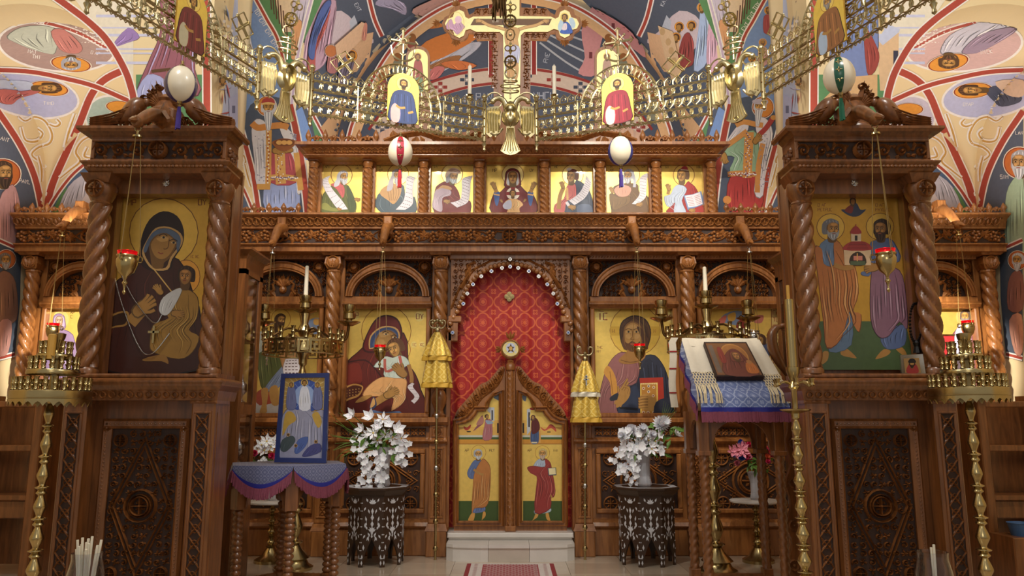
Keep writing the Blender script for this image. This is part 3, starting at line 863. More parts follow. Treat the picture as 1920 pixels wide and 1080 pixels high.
inner = [W(x, y, 9.22) for x, y in ((842, 625), (846, 602), (856, 590), (866, 562), (876, 540), (897, 515), (924, 500), (957, 494))]
inn = [(p.x, p.z) for p in inner]; inn = inn+[(-x, z) for x, z in reversed(inn[:-1])]
MB().prism(pts+inn[::-1], 9.2, 9.34).obj('doorway_arch', 'wood', scr)
sc_ = []
c = Carve((0, 9.2, 0))
for k in range(len(inn)-1):
 (a, b), (d, e) = inn[k], inn[k+1]; nn = max(1, int(math.dist(inn[k], inn[k+1])/.05))
 for j in range(nn):
  t = (j+.5)/nn; c.dome(a+(d-a)*t, b+(e-b)*t, .034, .03, 8)
stuff(c.obj('arch_scallops', 'wood', scr))
c = Carve((0, 9.2, 0)); c.ridge([(x*1.10, z+.07) for x, z in inn[2:-2]], .03, .02)
def ins3(u, v): return ((u)/.68)**2+((v-Zs(600, 9.2))/.72)**2 > 1.0
c.fill(ins3, -.7, .7, Zs(600, 9.2), zt-.03, .07, .03, 2, .014)
for sg in (-1, 1):
 c.ridge([(sg*.60, zt-.42), (sg*.5, zt-.25), (sg*.52, zt-.14), (sg*.42, zt-.1)], .06, .04, False, .3); c.leaf(sg*.55, zt-.3, PI/2+sg*.4, .2, .08, .035)
stuff(c.obj('doorway_carving', 'wood', scr))
MB().bbox(-.74, .74, 9.17, 9.34, zt-.07, zt, .01).obj('doorway_rail', 'wood', scr)
for sg in (-1, 1):
 MB().bbox(sg*.6, sg*.73, 9.18, 9.34, Zs(600, 9.2)-.03, Zs(600, 9.2)+.05, .012).bbox(sg*.64, sg*.73, 9.2, 9.34, Zs(640, 9.2), Zs(600, 9.2), .01).obj('arch_impost', 'wood', scr)
 MB().bbox(sg*.715, sg*.75, 9.2, 9.36, .3, Zs(600, 9.2), .006).obj('door_jamb', 'wood', scr)
ZF0, ZF1 = Z_AR1, Zs(429, 9.02); ZC1, ZT1 = Zs(405, 8.92), Zs(399, 8.92)
MB().mould(-HW, HW, 9.5, [(9.12, Z_AR0-.01), (9.03, Z_AR0+.0), (9.03, Z_AR1-.03), (8.99, Z_AR1-.015), (8.99, Z_AR1), (9.05, Z_AR1+.01), (9.05, ZF1)]).obj('architrave', 'wood', scr)
MB().box(-HW, HW, 9.035, 9.06, ZF0+.012, ZF1-.005).obj('frieze_ground', 'dark_shade_wood', scr)
MB().mould(-HW, HW, 9.5, [(9.04, ZF1-.01), (9.0, ZF1), (9.0, ZF1+.015), (8.96, ZC1-.03), (8.90, ZC1), (8.88, ZC1+.01), (8.88, ZT1-.01), (8.9, ZT1)]).obj('cornice', 'wood', scr)
zm = (ZF0+ZF1)/2+.005; hh = (ZF1-ZF0)*.45
MED = [W(x, 443, 9.03).x for x in (520, 722, 955, 1190, 1397)]+[-5.05, 5.05]
leaf_me = Carve((0, 0, 0)).vine_leaf(0, 0, hh*1.18, PI/2, .035).m.mesh('vine_leaf', 'wood')
gr_me = Carve((0, 0, 0)).grapes(0, 0, hh*.95, .035).m.mesh('grape_cluster', 'wood')
med_me = Carve((0, 0, 0)).rosette(0, 0, hh*1.12, .035).m.mesh('cross_medallion', 'wood')
c = Carve((0, 9.036, zm)); n = 150
for k in range(2):
 c.ridge([(-HW+2*HW*i/n, hh*.75*math.sin(i*1.05+k*PI)) for i in range(n+1)], .022, .022)
r0 = random.Random(4); x = -HW+.08; i = 0
while x < HW-.05:
 if min(abs(x-q) for q in MED) > .13:
  o = link('vine_leaf' if i % 2 else 'grape_cluster', leaf_me if i % 2 else gr_me, scr, (x, -.068, zm+r0.uniform(-.012, .012))); o.matrix_parent_inverse = Matrix()
  o.rotation_euler = (0, r0.uniform(-.7, .7)+(PI if i % 4 == 1 else 0), 0)
  c.spiral(x+.065, -hh*.55 if i % 2 else hh*.5, hh*.36, 1.2, 1, 1, .014, .02)
 x += .112; i += 1
stuff(c.obj('vine_stems', 'wood', scr))
for q in MED: link('cross_medallion', med_me, scr, (q, -.08, zm)).matrix_parent_inverse = Matrix()
u_, w_ = V((1, 0, 0)), (V((0, 8.915, ZC1))-V((0, 8.995, ZF1+.02))); nrm = u_.cross(w_).normalized(); L = w_.length
c = Carve((0, 8.995, ZF1+.02), u_, w_.normalized(), nrm if nrm.y < 0 else -nrm)
n = 128
for i in range(n):
 u = -HW+.05+i*2*(HW-.05)/n
 c.ring(u, L*.5, L*.36, .012, .012, 7)
 c.leaf(u, L*.1, PI/2, L*.7, .03, .016); c.leaf(u+.046, L*.9, -PI/2, L*.6, .03, .014)
stuff(c.obj('cornice_carving', 'wood', scr))
def cresting(x0, x1, Y, z, h, parent):
 m = MB(); n = max(2, int(abs(x1-x0)/.17)); st = (x1-x0)/n
 m.box(x0, x1, Y-.015, Y+.015, z, z+h*.14)
 for i in range(n+1):
  x = x0+i*st
  m.lathe([(.02, z+h*.1), (.014, z+h*.3), (.03, z+h*.45), (.036, z+h*.6), (.022, z+h*.8), (.004, z+h)], (x, Y, 0), 8)
  if i < n:
   for sg in (-1, 1):
    xm = x+st/2
    m.tube([(xm+sg*st*.42, Y, z+h*.15), (xm+sg*st*.36, Y, z+h*.42), (xm+sg*st*.16, Y, z+h*.5), (xm+sg*st*.07, Y, z+h*.3)], .017, 5)
   m.ball((x+st/2, Y, z+h*.5), .026, 8, 5)
 return m.obj('cresting', 'wood', parent, 50)
hcr = Zs(380, 9.0)-Zs(399, 9.0)+.02
X2 = XA(578, 340, 9.2); X2r = XA(1343, 340, 9.2)
cresting(-HW, X2-.05, 9.0, ZT1, hcr, scr); cresting(X2r+.05, HW, 9.0, ZT1, hcr, scr)
TX = [XA(x, 350, 9.15) for x in (587, 689, 794, 899, 1021, 1126, 1231, 1335)]
z0, z1 = ZT1, Zs(296, 9.1)
MB().box(TX[0]-.06, TX[-1]+.06, 9.32, 9.4, z0, z1+.3).obj('upper_back_board', 'wood', scr)
MB().bbox(TX[0]-.09, TX[-1]+.09, 8.95, 9.28, z0-.02, z0+.012, .006).obj('upper_sill', 'wood', scr)
sh = twist(.052, z0+.04, z1-.13, 2.2, 4, .2, 48, 24).mesh('upper_column_shaft', 'wood', 35)
cp_ = MB().lathe([(.05, z1-.13), (.06, z1-.12), (.045, z1-.105), (.062, z1-.075), (.066, z1-.05), (.05, z1-.03)], seg=12)
frust(cp_, .06, .068, .06, .068, z1-.035, z1, .1)
ub_ = MB().lathe([(.06, z0+.012), (.06, z0+.03), (.05, z0+.045)], seg=12).mesh('upper_column_base', 'wood')
cp_ = cp_.mesh('upper_column_capital', 'wood', 60)
bk = MB().bbox(-.082, .082, .07, .2, z0, z1, .006).mesh('upper_column_backing', 'wood')
for x in TX:
 for nm, me in (('upper_column_shaft', sh), ('upper_column_base', ub_), ('upper_column_capital', cp_), ('upper_column_backing', bk)): link(nm, me, scr, (x, .05, 0)).matrix_parent_inverse = Matrix()
for i in range(7):
 a, b = TX[i]+.082, TX[i+1]-.082
 MB().mould(a, b, 9.285, [(9.24, z1-.035), (9.2, z1-.02), (9.2, z1-.01), (9.16, z1)]).obj('upper_lintel', 'wood', scr)
z2, z3, z4 = Zs(290, 9.0), Zs(273, 8.95), Zs(265, 8.93)
MB().mould(TX[0]-.04, TX[-1]+.04, 9.4, [(9.02, z1-.02), (8.99, z1), (8.99, z2), (9.04, z2+.01), (9.02, z2+.03), (8.95, z3-.01), (8.90, z3), (8.90, z4-.01), (8.93, z4)], .05).obj('upper_cornice', 'wood', scr)
w_ = V((0, 8.955, z3-.01))-V((0, 9.02, z2+.03)); L = w_.length; nrm = u_.cross(w_).normalized()
c = Carve((0, 9.02, z2+.03), u_, w_.normalized(), nrm if nrm.y < 0 else -nrm); n = 66
for i in range(n):
 u = TX[0]+(i+.5)*(TX[-1]-TX[0])/n; c.ring(u, L*.5, L*.34, .012, .012, 7); c.dome(u+.03, L*.15, .02, .014, 6)
stuff(c.obj('upper_cornice_carving', 'wood', scr))
hc2 = Zs(240, 9.0)-z4
cresting(TX[0]-.06, XA(705, 250, 9.05), 9.05, z4, hc2, scr); cresting(XA(1205, 250, 9.05), TX[-1]+.06, 9.05, z4, hc2, scr)
def px_poly(pts, Y, sm=3): return [(p.x, p.z) for p in (W(x, y, Y) for x, y in (smooth_pts(pts, sm) if sm else pts))]
crest = MB().prism(px_poly([(700, 268), (705, 256), (740, 240), (790, 236), (830, 248), (870, 250), (915, 236), (957, 225), (1000, 236), (1045, 250), (1085, 248), (1125, 236), (1172, 240), (1205, 256), (1212, 268)], 9.12), 9.08, 9.2).obj('crest_board', 'wood', scr)
c = Carve((0, 9.08, 0))
for sg in (-1, 1):
 zc0 = z4+.03
 c.ridge([(sg*1.55, zc0+.02), (sg*1.35, zc0+.1), (sg*1.1, zc0+.14), (sg*.85, zc0+.05), (sg*.6, zc0+.05), (sg*.35, zc0+.14), (sg*.15, zc0+.2)], .09, .06, False, .3)
 for k in range(16): c.leaf(sg*(.2+k*.085), zc0+.02+.05*math.sin(k), PI/2+sg*.6*math.sin(k*1.7), .12, .06, .03)
 c.spiral(sg*.9, zc0+.08, .08, 1.4, 0, sg, .03, .04); c.spiral(sg*.45, zc0+.07, .07, 1.4, 0, -sg, .03, .04); c.spiral(sg*1.3, zc0+.06, .06, 1.4, 2, -sg, .03, .04)
stuff(c.obj('crest_carving', 'wood', scr))
# ================================================================ PAINTED ICONS OF THE SCREEN
GOLD, MAR, MARD = (240, 206, 108), (112, 30, 28), (66, 16, 16)
SK, SKL = (176, 132, 70), (192, 150, 90)
GREY = (150, 152, 160); INK = (70, 26, 20)
def icon(label, Y, r, group, gold=GOLD, depth=.02, name='saint_icon'):
 p = Paint(plane_surf(Y)); p.board(Y, *r, depth, gold, 1); p.meta = (name, label, group); return p
def done(p, mat='icon_paint'):
 o = p.obj(p.meta[0], mat); tag(o, p.meta[1], 'icon', p.meta[2]); return o
def scroll(p, L, R, n=9, col=(228, 224, 232), t0=.08, t1=.92):
 p.flat(smooth_pts(L, 5, False)+smooth_pts(R, 5, False)[::-1], (150, 142, 150))
 cx = lambda a, b, t: (a[0]+(b[0]-a[0])*t, a[1]+(b[1]-a[1])*t)
 l = smooth_pts(L, 8, False); r = smooth_pts(R, 8, False)
 p.flat([cx(a, b, .03) for a, b in zip(l, r)]+[cx(a, b, .97) for a, b in zip(l, r)][::-1], col)
 for i in range(n):
  t = (t0+(t1-t0)*(i+.5)/n)*(len(l)-1); k = int(t); f = t-k
  a = cx(l[k], l[min(k+1, len(l)-1)], f); b = cx(r[k], r[min(k+1, len(r)-1)], f)
  w = math.dist(a, b)
  for j in range(4):
   s0 = .12+j*.2
   p.line([cx(a, b, s0), cx(a, b, s0+.13)], w*.05, (96, 66, 70), 0)
UPG = 'prophet icons of the upper tier'
YU, YI = 9.295, 9.385
p = icon('gold prophet icon of a white-bearded man in green, far left of upper tier', YU, (599, 296, 682, 404), UPG).view(590, 280, 8.31)
p.halo(420, 400, 165, (244, 214, 120), (150, 90, 40), 1, 1, None)
p.drape([(150, 670), (300, 540), (430, 560), (520, 560), (590, 700), (650, 850), (640, 960), (590, 1030), (150, 1030), (100, 900), (110, 780)], (98, 104, 52), (50, 56, 26), n=8, w=9, light=(150, 150, 84))
p.drape([(250, 545), (400, 520), (470, 620), (440, 760), (340, 620)], (196, 92, 92), n=2, w=5)
p.poly([(110, 850), (190, 840), (260, 900), (370, 930), (340, 970), (120, 930)], (140, 142, 72))
p.drape([(500, 580), (560, 620), (640, 830), (600, 990), (530, 950)], (74, 86, 48), n=3, w=6)
p.head(445, 430, 62, .75, 0, SK, (196, 198, 210), ((200, 202, 208), .6), 1)
p.poly([(330, 480), (390, 470), (380, 560), (300, 580)], (200, 202, 210))
p.hand(660, 780, 75, .1, SK)
scroll(p, [(240, 410), (130, 470), (150, 620), (330, 900), (420, 940)], [(240, 425), (215, 490), (280, 620), (430, 800), (520, 935)], 10)
p.hand(380, 930, 55, .3, SK); p.text(['APX', 'AR'], 640, 260, 34, INK); p.text(['APN'], 160, 290, 34, INK)
done(p)
p = icon('gold prophet icon of a bare-chested man in a slate cloak, behind the red-striped egg', YU, (703, 296, 785, 404), UPG).view(590, 280, 8.31)
p.halo(1300, 390, 165, (244, 214, 120), (150, 90, 40), 1, 1, None)
p.drape([(1010, 680), (1150, 700), (1250, 830), (1330, 700), (1340, 550), (1400, 590), (1420, 760), (1560, 740), (1560, 1020), (1120, 1020), (950, 900), (950, 800)], (62, 84, 98), (30, 42, 54), n=7, w=9, light=(116, 136, 148))
p.poly([(1010, 680), (1130, 560), (1330, 550), (1340, 700), (1240, 850), (1150, 800)], (196, 150, 92))
for k in range(5): p.line([(1130+k*45, 600), (1150+k*40, 700), (1170+k*25, 800)], 8, (142, 98, 52))
p.head(1290, 410, 66, .2, 0, SK, (190, 188, 200), ((196, 194, 196), 1.1))
p.poly([(1190, 420), (1230, 450), (1210, 620), (1120, 640)], (188, 182, 190)); 
scroll(p, [(1600, 450), (1440, 420), (1420, 600), (1380, 800), (1260, 940)], [(1610, 455), (1560, 470), (1530, 640), (1530, 850), (1410, 945)], 11)
p.text(['A', 'OT'], 1010, 290, 34, INK); p.text(['IM'], 1500, 280, 34, INK)
done(p)
p = icon('gold prophet icon of a man in a white turban on the upper tier', YU, (806, 296, 890, 404), UPG).view(790, 280, 8.309)
p.halo(480, 390, 165, (246, 222, 140), (170, 120, 60), 1, 1, None)
p.drape([(210, 640), (280, 540), (380, 500), (500, 545), (590, 680), (620, 830), (760, 800), (775, 940), (700, 1010), (210, 1010)], (122, 36, 36), (60, 16, 18), n=8, w=9, light=(170, 76, 70))
p.drape([(215, 650), (310, 590), (460, 640), (450, 720), (330, 760), (330, 950), (270, 970), (170, 900), (180, 780)], (196, 176, 190), (120, 90, 100), n=5, w=7, light=(228, 216, 226))
p.poly([(240, 640), (330, 560), (460, 590), (460, 635), (320, 605)], (206, 160, 110))
p.head(490, 430, 66, .65, .1, SK, (160, 160, 172), ((178, 186, 190), .25), 1, halfhair=0)
p.poly([(370, 410), (400, 340), (480, 290), (570, 310), (620, 370), (570, 380), (460, 370), (410, 420), (380, 440)], (216, 190, 176)); p.line([(430, 330), (500, 340), (590, 360)], 8, (150, 110, 100)); p.line([(450, 310), (540, 320), (600, 350)], 8, (150, 110, 100))
p.hand(390, 810, 80, .1, SK); 
scroll(p, [(800, 410), (640, 460), (630, 620), (600, 780), (450, 830)], [(800, 420), (770, 500), (760, 680), (720, 830), (560, 910)], 12)
p.text(['DA'], 200, 290, 34, INK); p.text(['ID'], 700, 250, 34, INK)
done(p)
p = icon('gold icon of the Mother of God with raised hands, middle of the upper tier', YU, (910, 296, 1014, 404), UPG).view(790, 280, 8.309)
p.halo(1425, 395, 170, (248, 226, 150), (180, 130, 70), 1, 1, None)
p.drape([(1100, 1010), (1130, 680), (1200, 690), (1360, 540), (1500, 530), (1660, 680), (1740, 690), (1790, 1010)], (116, 30, 32), (58, 12, 16), n=10, w=8, light=(150, 56, 52))
for sg, x in ((-1, 1175), (1, 1700)):
 p.poly([(x-45, 670), (x+45, 670), (x+20, 860), (x-20, 860)], (66, 98, 160)); p.line([(x-45, 700), (x+45, 715)], 22, (226, 178, 120), 0)
 p.line([(x, 670), (x+sg*40, 580)], 60, SK, 0); p.hand(x+sg*45, 570, 95, -PI/2+sg*.6, SK, .3, -sg)
p.head(1425, 440, 80, 0, 0, SK, None, None, 0, ((112, 28, 34), (214, 180, 140), (204, 206, 216)))
p.ell(1428, 690, 112, 104, (120, 40, 40)); p.ell(1428, 690, 104, 96, (244, 234, 216)); 
for sg in (-1, 1): p.rect(1428+sg*40, 665, 1428+sg*105, 715, (150, 46, 44))
p.rect(1395, 590, 1460, 640, (150, 46, 44))
p.drape([(1270, 870), (1350, 780), (1500, 780), (1590, 860), (1530, 920), (1530, 1010), (1340, 1010), (1350, 920), (1290, 920)], (236, 190, 130), (180, 120, 70), n=6, w=7)
p.poly([(1270, 870), (1340, 800), (1400, 800), (1400, 920), (1300, 930)], (206, 208, 226))
p.head(1425, 690, 40, 0, 0, SK, (92, 54, 30)); p.hand(1250, 810, 45, -2.3, SK); p.hand(1610, 800, 45, -.8, SK, .25, -1)
p.text(['MP'], 1110, 350, 46, INK, None, 0); p.text(['OY'], 1690, 345, 40, INK)
done(p)
p = icon('gold prophet icon of a young beardless prophet in rose and navy with a slanting scroll', YU, (1032, 296, 1115, 404), UPG).view(1010, 280, 8.309)
p.halo(530, 400, 165, (246, 222, 140), (170, 120, 60), 1, 1, None)
p.drape([(420, 1005), (420, 780), (560, 520), (600, 480), (700, 530), (800, 650), (850, 850), (850, 1005)], (58, 72, 96), (26, 32, 46), n=7, w=9, light=(110, 124, 148))
p.drape([(430, 590), (500, 530), (580, 560), (570, 760), (440, 800), (390, 1005), (250, 1005), (250, 860), (390, 770)], (204, 104, 102), (140, 50, 52), n=5, w=8)
p.line([(440, 600), (450, 790)], 34, (222, 178, 110), 0)
p.line([(390, 590), (330, 740), (310, 930)], 66, SK); p.hand(370, 560, 90, -2.0, SK, .4)
p.head(515, 420, 72, -.55, .08, SK, (112, 56, 50)); p.poly([(430, 320), (470, 285), (520, 300), (480, 335)], (232, 224, 226))
scroll(p, [(740, 405), (700, 560), (620, 690), (470, 800)], [(825, 505), (800, 620), (720, 760), (560, 870)], 12)
p.poly([(610, 870), (790, 860), (850, 960), (850, 1005), (620, 1005)], (92, 108, 136)); p.hand(510, 900, 95, .15, SK)
p.line([(430, 820), (470, 880)], 44, (230, 226, 230), 0); p.text(['HC'], 250, 290, 34, INK); p.text(['IO'], 750, 285, 34, INK)
done(p)
p = icon('gold prophet icon of a white-haired man in a brown cloak, behind the blue egg', YU, (1136, 296, 1218, 404), UPG).view(1010, 280, 8.309)
p.halo(1410, 395, 165, (246, 222, 140), (170, 120, 60), 1, 1, None)
p.drape([(1100, 700), (1180, 690), (1150, 600), (1300, 530), (1530, 540), (1560, 640), (1620, 780), (1690, 720), (1720, 1000), (1190, 1000), (1130, 940)], (112, 80, 44), (52, 34, 18), n=9, w=9, light=(158, 124, 68))
p.drape([(1170, 630), (1290, 550), (1440, 600), (1400, 720), (1250, 735)], (224, 160, 138), (150, 96, 80), n=3, w=7)
p.drape([(1100, 700), (1240, 750), (1420, 730), (1420, 830), (1300, 900), (1150, 940)], (124, 92, 48), (52, 34, 18), n=4, w=8)
p.head(1395, 410, 66, -.4, 0, SK, (200, 204, 220), ((200, 202, 208), .5))
for sg in (-1, 1): p.line([(1395+sg*80, 400), (1400+sg*95, 500), (1400+sg*90, 590)], 44, (196, 200, 216))
scroll(p, [(1690, 370), (1580, 440), (1570, 600), (1560, 720), (1450, 850)], [(1700, 375), (1690, 460), (1680, 620), (1660, 760), (1530, 860)], 11)
p.hand(1140, 640, 85, -2.1, SK); p.hand(1560, 860, 80, -.2, SK); p.text(['M', 'OT'], 1120, 290, 34, INK); p.text(['CH'], 1610, 285, 34, INK)
done(p)
p = icon('gold prophet icon of a youth in white and red with open book', YU, (1240, 296, 1322, 404), UPG).view(1210, 280, 8.307)
p.halo(600, 400, 165, (240, 208, 110), (150, 90, 40), 1, 1, None)
p.drape([(340, 1000), (440, 830), (640, 520), (700, 520), (800, 620), (890, 860), (890, 1000)], (168, 48, 44), (96, 20, 22), n=6, w=9)
p.drape([(290, 740), (390, 700), (440, 600), (530, 545), (650, 620), (570, 800), (640, 1000), (450, 1000), (460, 830), (400, 890), (330, 880)], (192, 206, 226), (116, 128, 150), n=6, w=8, light=(228, 236, 246))
p.head(575, 410, 75, -.45, .06, SK, (116, 84, 60)); p.poly([(555, 310), (590, 262), (640, 265), (665, 320), (610, 325)], (178, 58, 62)); p.line([(550, 318), (610, 322), (668, 328)], 14, (232, 214, 190))
p.line([(350, 700), (370, 620)], 50, SK, 0); p.hand(360, 600, 90, -2.0, SK)
p.flat([(595, 720), (740, 700), (870, 650), (925, 850), (800, 900), (660, 950)], (120, 144, 190)); p.flat([(615, 725), (740, 705), (790, 890), (670, 905)], (232, 232, 240)); p.flat([(740, 705), (850, 665), (890, 850), (790, 890)], (236, 236, 242))
for i in range(6):
 p.line([(640+i*8, 755+i*25), (730+i*8, 745+i*24)], 6, (190, 120, 120), 0); p.line([(760+i*8, 735+i*25), (840+i*8, 710+i*24)], 6, (190, 120, 120), 0)
p.hand(720, 950, 80, 0, SK); p.text(['DA', 'NI'], 310, 235, 40, INK); p.text(['H', 'NA'], 800, 235, 40, INK)
done(p)
LG = 'large gold icons of the main tier'
p = icon('large gold icon of the Mother of God cheek to cheek with the Child', YI, (638, 567, 810, 786), LG).view(630, 560, 4.695)
p.ell(442, 285, 222, 222, (150, 96, 40)); p.ell(442, 285, 216, 216, (236, 200, 96), 0, 1)
p.ell(570, 450, 88, 96, (160, 100, 44)); p.ell(570, 450, 83, 91, (238, 204, 104), 0, 1)
p.drape([(40, 1040), (50, 700), (90, 560), (230, 430), (300, 300), (600, 300), (640, 560), (700, 660), (750, 800), (770, 1040)], (92, 26, 18), (44, 10, 8), n=14, w=6, light=(124, 44, 32))
p.poly([(60, 620), (200, 570), (230, 720), (170, 760), (60, 800)], (112, 34, 22)); p.line([(100, 560), (250, 540), (330, 600), (400, 690)], 12, (52, 12, 10))
p.poly([(230, 440), (290, 270), (360, 170), (450, 142), (540, 175), (580, 260), (575, 350), (480, 420), (330, 480)], (60, 14, 12)); p.poly([(245, 430), (300, 275), (368, 182), (450, 154), (530, 186), (566, 262), (560, 340), (470, 400), (330, 460)], (104, 28, 24))
p.poly([(290, 430), (300, 330), (380, 255), (470, 240), (545, 270), (560, 350), (480, 400), (320, 440)], (206, 164, 100)); p.poly([(300, 425), (312, 335), (385, 268), (470, 252), (535, 282), (548, 350), (480, 395), (325, 430)], (56, 74, 116))
p.poly([(330, 430), (345, 340), (400, 285), (470, 270), (525, 300), (535, 355), (480, 395)], (80, 96, 134))
p.poly([(345, 500), (340, 390), (385, 300), (460, 275), (525, 310), (530, 360), (500, 390), (440, 440), (390, 540)], (132, 92, 46))
p.poly([(360, 470), (352, 385), (395, 310), (460, 288), (512, 318), (518, 360), (480, 395), (430, 430)], SK)
p.poly([(380, 300), (450, 290), (470, 320), (400, 340)], SKL); p.poly([(370, 370), (420, 360), (430, 410), (380, 420)], SKL)
for (x, y) in ((440, 305), (515, 335)):
 p.line([(x-32, y-2), (x-5, y-16), (x+24, y-2)], 7, (50, 28, 16)); p.poly([(x-24, y+8), (x, y-2), (x+20, y+12), (x, y+16)], (214, 190, 150), 2); p.ell(x+2, y+7, 9, 9, (40, 24, 14))
p.line([(482, 320), (490, 350), (478, 378), (460, 382)], 7, (120, 76, 36)); p.line([(425, 400), (445, 408), (460, 402)], 8, (146, 62, 44))
p.head(520, 440, 58, -.5, -.35, SK, (94, 58, 30), None)
p.drape([(330, 600), (420, 510), (500, 520), (560, 500), (620, 520), (650, 580), (600, 610), (610, 710), (430, 690), (420, 610)], (196, 210, 200), (118, 136, 130), n=7, w=5, light=(230, 238, 232))
p.line([(430, 530), (440, 640), (520, 610)], 24, (184, 96, 84)); p.line([(560, 505), (580, 600)], 26, (184, 96, 84), 0)
p.line([(640, 580), (665, 680), (665, 740)], 34, (168, 122, 64)); 
p.drape([(230, 850), (290, 760), (400, 690), (520, 700), (620, 710), (620, 800), (600, 900), (490, 990), (510, 880), (420, 860), (300, 860)], (220, 166, 106), (150, 100, 58), n=9, w=5, light=(240, 206, 150))
p.poly([(170, 915), (230, 860), (320, 850), (250, 900)], SK)
p.line([(340, 920), (420, 870), (480, 840)], 62, SK); p.hand(480, 835, 110, -.45, SK, .2, -1); p.hand(570, 640, 120, -2.4, (160, 118, 62), .2)
p.poly([(295, 960), (330, 860), (360, 930), (330, 970)], (54, 62, 92)); p.poly([(300, 960), (330, 870), (345, 930)], (206, 160, 100))
p.poly([(40, 870), (70, 790), (150, 750), (220, 760), (240, 790), (200, 860), (120, 890), (60, 920)], (206, 150, 80)); p.poly([(52, 870), (80, 800), (150, 764), (215, 772), (228, 792), (190, 845), (120, 872), (64, 900)], (92, 44, 28))
for i in range(5):
 for j in range(3): p.ell(95+i*27, 810-i*4+j*24, 5, 6, (210, 160, 90), 0, 0, 6)
scroll(p, [(670, 740), (630, 780), (690, 860), (660, 900)], [(690, 750), (680, 780), (735, 860), (690, 925)], 6)
p.poly([(310, 980), (430, 1000), (560, 990), (560, 1040), (340, 1040)], (86, 108, 150)); p.folds([(340, 990), (350, 1040)], [(540, 990), (550, 1040)], 8, (48, 62, 96), (120, 140, 176), 5)
p.ell(735, 155, 42, 46, (240, 216, 130), 0, 1); p.text(['OY'], 706, 178, 44, (150, 40, 30)); p.ell(165, 145, 42, 46, (240, 216, 130), 0, 1); p.text(['MP'], 135, 168, 44, (150, 40, 30))
p.ell(685, 405, 26, 28, (240, 216, 130), 0, 1); p.text(['IC'], 670, 418, 26, (150, 60, 40)); p.ell(758, 405, 26, 28, (240, 216, 130), 0, 1); p.text(['XC'], 740, 418, 26, (150, 60, 40))
done(p)
p = icon('large gold icon of Christ blessing and holding a jewelled book', YI, (1103, 567, 1275, 786), LG).view(1100, 560, 4.695)
p.ell(427, 280, 225, 225, (150, 96, 40)); p.ell(427, 280, 219, 219, (230, 192, 88), 0, 1)
for a in ((395, 62, 465, 150), (208, 245, 290, 325), (565, 245, 645, 325)): p.rect(*a, (214, 172, 72), 1)
p.drape([(280, 1035), (300, 760), (330, 580), (560, 490), (660, 560), (720, 700), (740, 860), (740, 1035)], (44, 48, 66), (18, 20, 30), n=8, w=6, light=(74, 82, 108))
p.drape([(100, 1035), (110, 850), (170, 620), (250, 500), (340, 470), (460, 560), (440, 740), (300, 790), (260, 950), (270, 1035)], (150, 98, 98), (88, 50, 52), n=10, w=6, light=(184, 134, 130))
p.poly([(150, 650), (190, 590), (250, 680), (270, 820), (220, 860), (205, 740)], (206, 148, 66)); p.line([(205, 640), (230, 840)], 6, (150, 96, 40))
p.poly([(450, 1035), (450, 700), (550, 520), (640, 700), (730, 860), (740, 1035)], (38, 42, 58)); 
for k in range(6): p.line([(500+k*38, 560+abs(k-2)*24), (520+k*36, 760), (540+k*36, 1000)], 6, (20, 22, 32) if k % 2 else (72, 80, 104))
p.poly([(290, 1035), (300, 900), (440, 760), (460, 1035)], (48, 58, 82)); p.line([(290, 960), (450, 975)], 22, (22, 24, 36), 0)
p.poly([(340, 470), (300, 380), (288, 270), (320, 190), (420, 145), (520, 180), (565, 270), (560, 360), (530, 440), (500, 440), (340, 440)], (52, 30, 16)); p.poly([(345, 455), (308, 380), (297, 275), (328, 198), (420, 155), (512, 190), (555, 275), (548, 360), (500, 430)], (90, 56, 30))
for k in range(5): p.line([(410-k*20, 168+k*4), (350-k*12, 230+k*12), (318-k*3, 330+k*8)], 5, (58, 34, 18)); p.line([(430+k*20, 168+k*4), (495+k*11, 230+k*12), (528+k*4, 330+k*8)], 5, (58, 34, 18))
p.poly([(350, 470), (380, 420), (480, 420), (520, 500), (460, 560), (330, 575), (280, 540)], (158, 112, 56)); p.line([(300, 540), (380, 560), (470, 545)], 7, (110, 72, 34))
p.poly([(322, 300), (345, 230), (405, 200), (470, 235), (492, 310), (485, 390), (450, 450), (400, 470), (360, 450), (330, 390)], (130, 90, 44)); p.poly([(334, 300), (355, 240), (405, 212), (460, 244), (480, 310), (470, 380), (440, 430), (400, 445), (366, 430), (342, 380)], SK)
p.poly([(360, 250), (405, 226), (450, 250), (440, 266), (370, 266)], SKL); p.poly([(345, 320), (380, 312), (385, 350), (355, 350)], SKL); p.poly([(430, 312), (468, 320), (455, 350), (425, 350)], SKL)
for x in (368, 438):
 p.line([(x-34, 278), (x, 264), (x+30, 276)], 5, (70, 42, 22)); p.poly([(x-24, 294), (x, 284), (x+24, 294), (x, 302)], (196, 164, 112), 2); p.ell(x, 292, 9, 9, (40, 24, 14))
p.line([(405, 285), (398, 340), (386, 356), (404, 364), (420, 356)], 6, (112, 72, 34)); p.line([(396, 290), (394, 340)], 7, SKL)
p.poly([(334, 380), (365, 395), (400, 372), (440, 395), (470, 375), (455, 440), (405, 468), (355, 440)], (94, 58, 30)); p.poly([(380, 398), (402, 392), (425, 398), (402, 410)], (160, 80, 60), 2)
p.poly([(440, 250), (480, 260), (530, 340), (540, 440), (510, 430), (480, 340)], (78, 46, 24))
p.line([(270, 940), (300, 880)], 70, SK, 0); p.poly([(205, 870), (270, 830), (285, 880), (215, 900)], (44, 48, 62)); p.poly([(255, 960), (280, 850), (290, 790), (375, 770), (380, 850), (330, 920)], SK)
for q in ([(300, 800), (320, 770), (360, 705)], [(320, 810), (345, 770), (368, 735)], [(280, 820), (276, 770)], [(365, 840), (375, 790), (330, 770)]): p.line(q, 20, (120, 82, 40)); p.line(q, 14, SK)
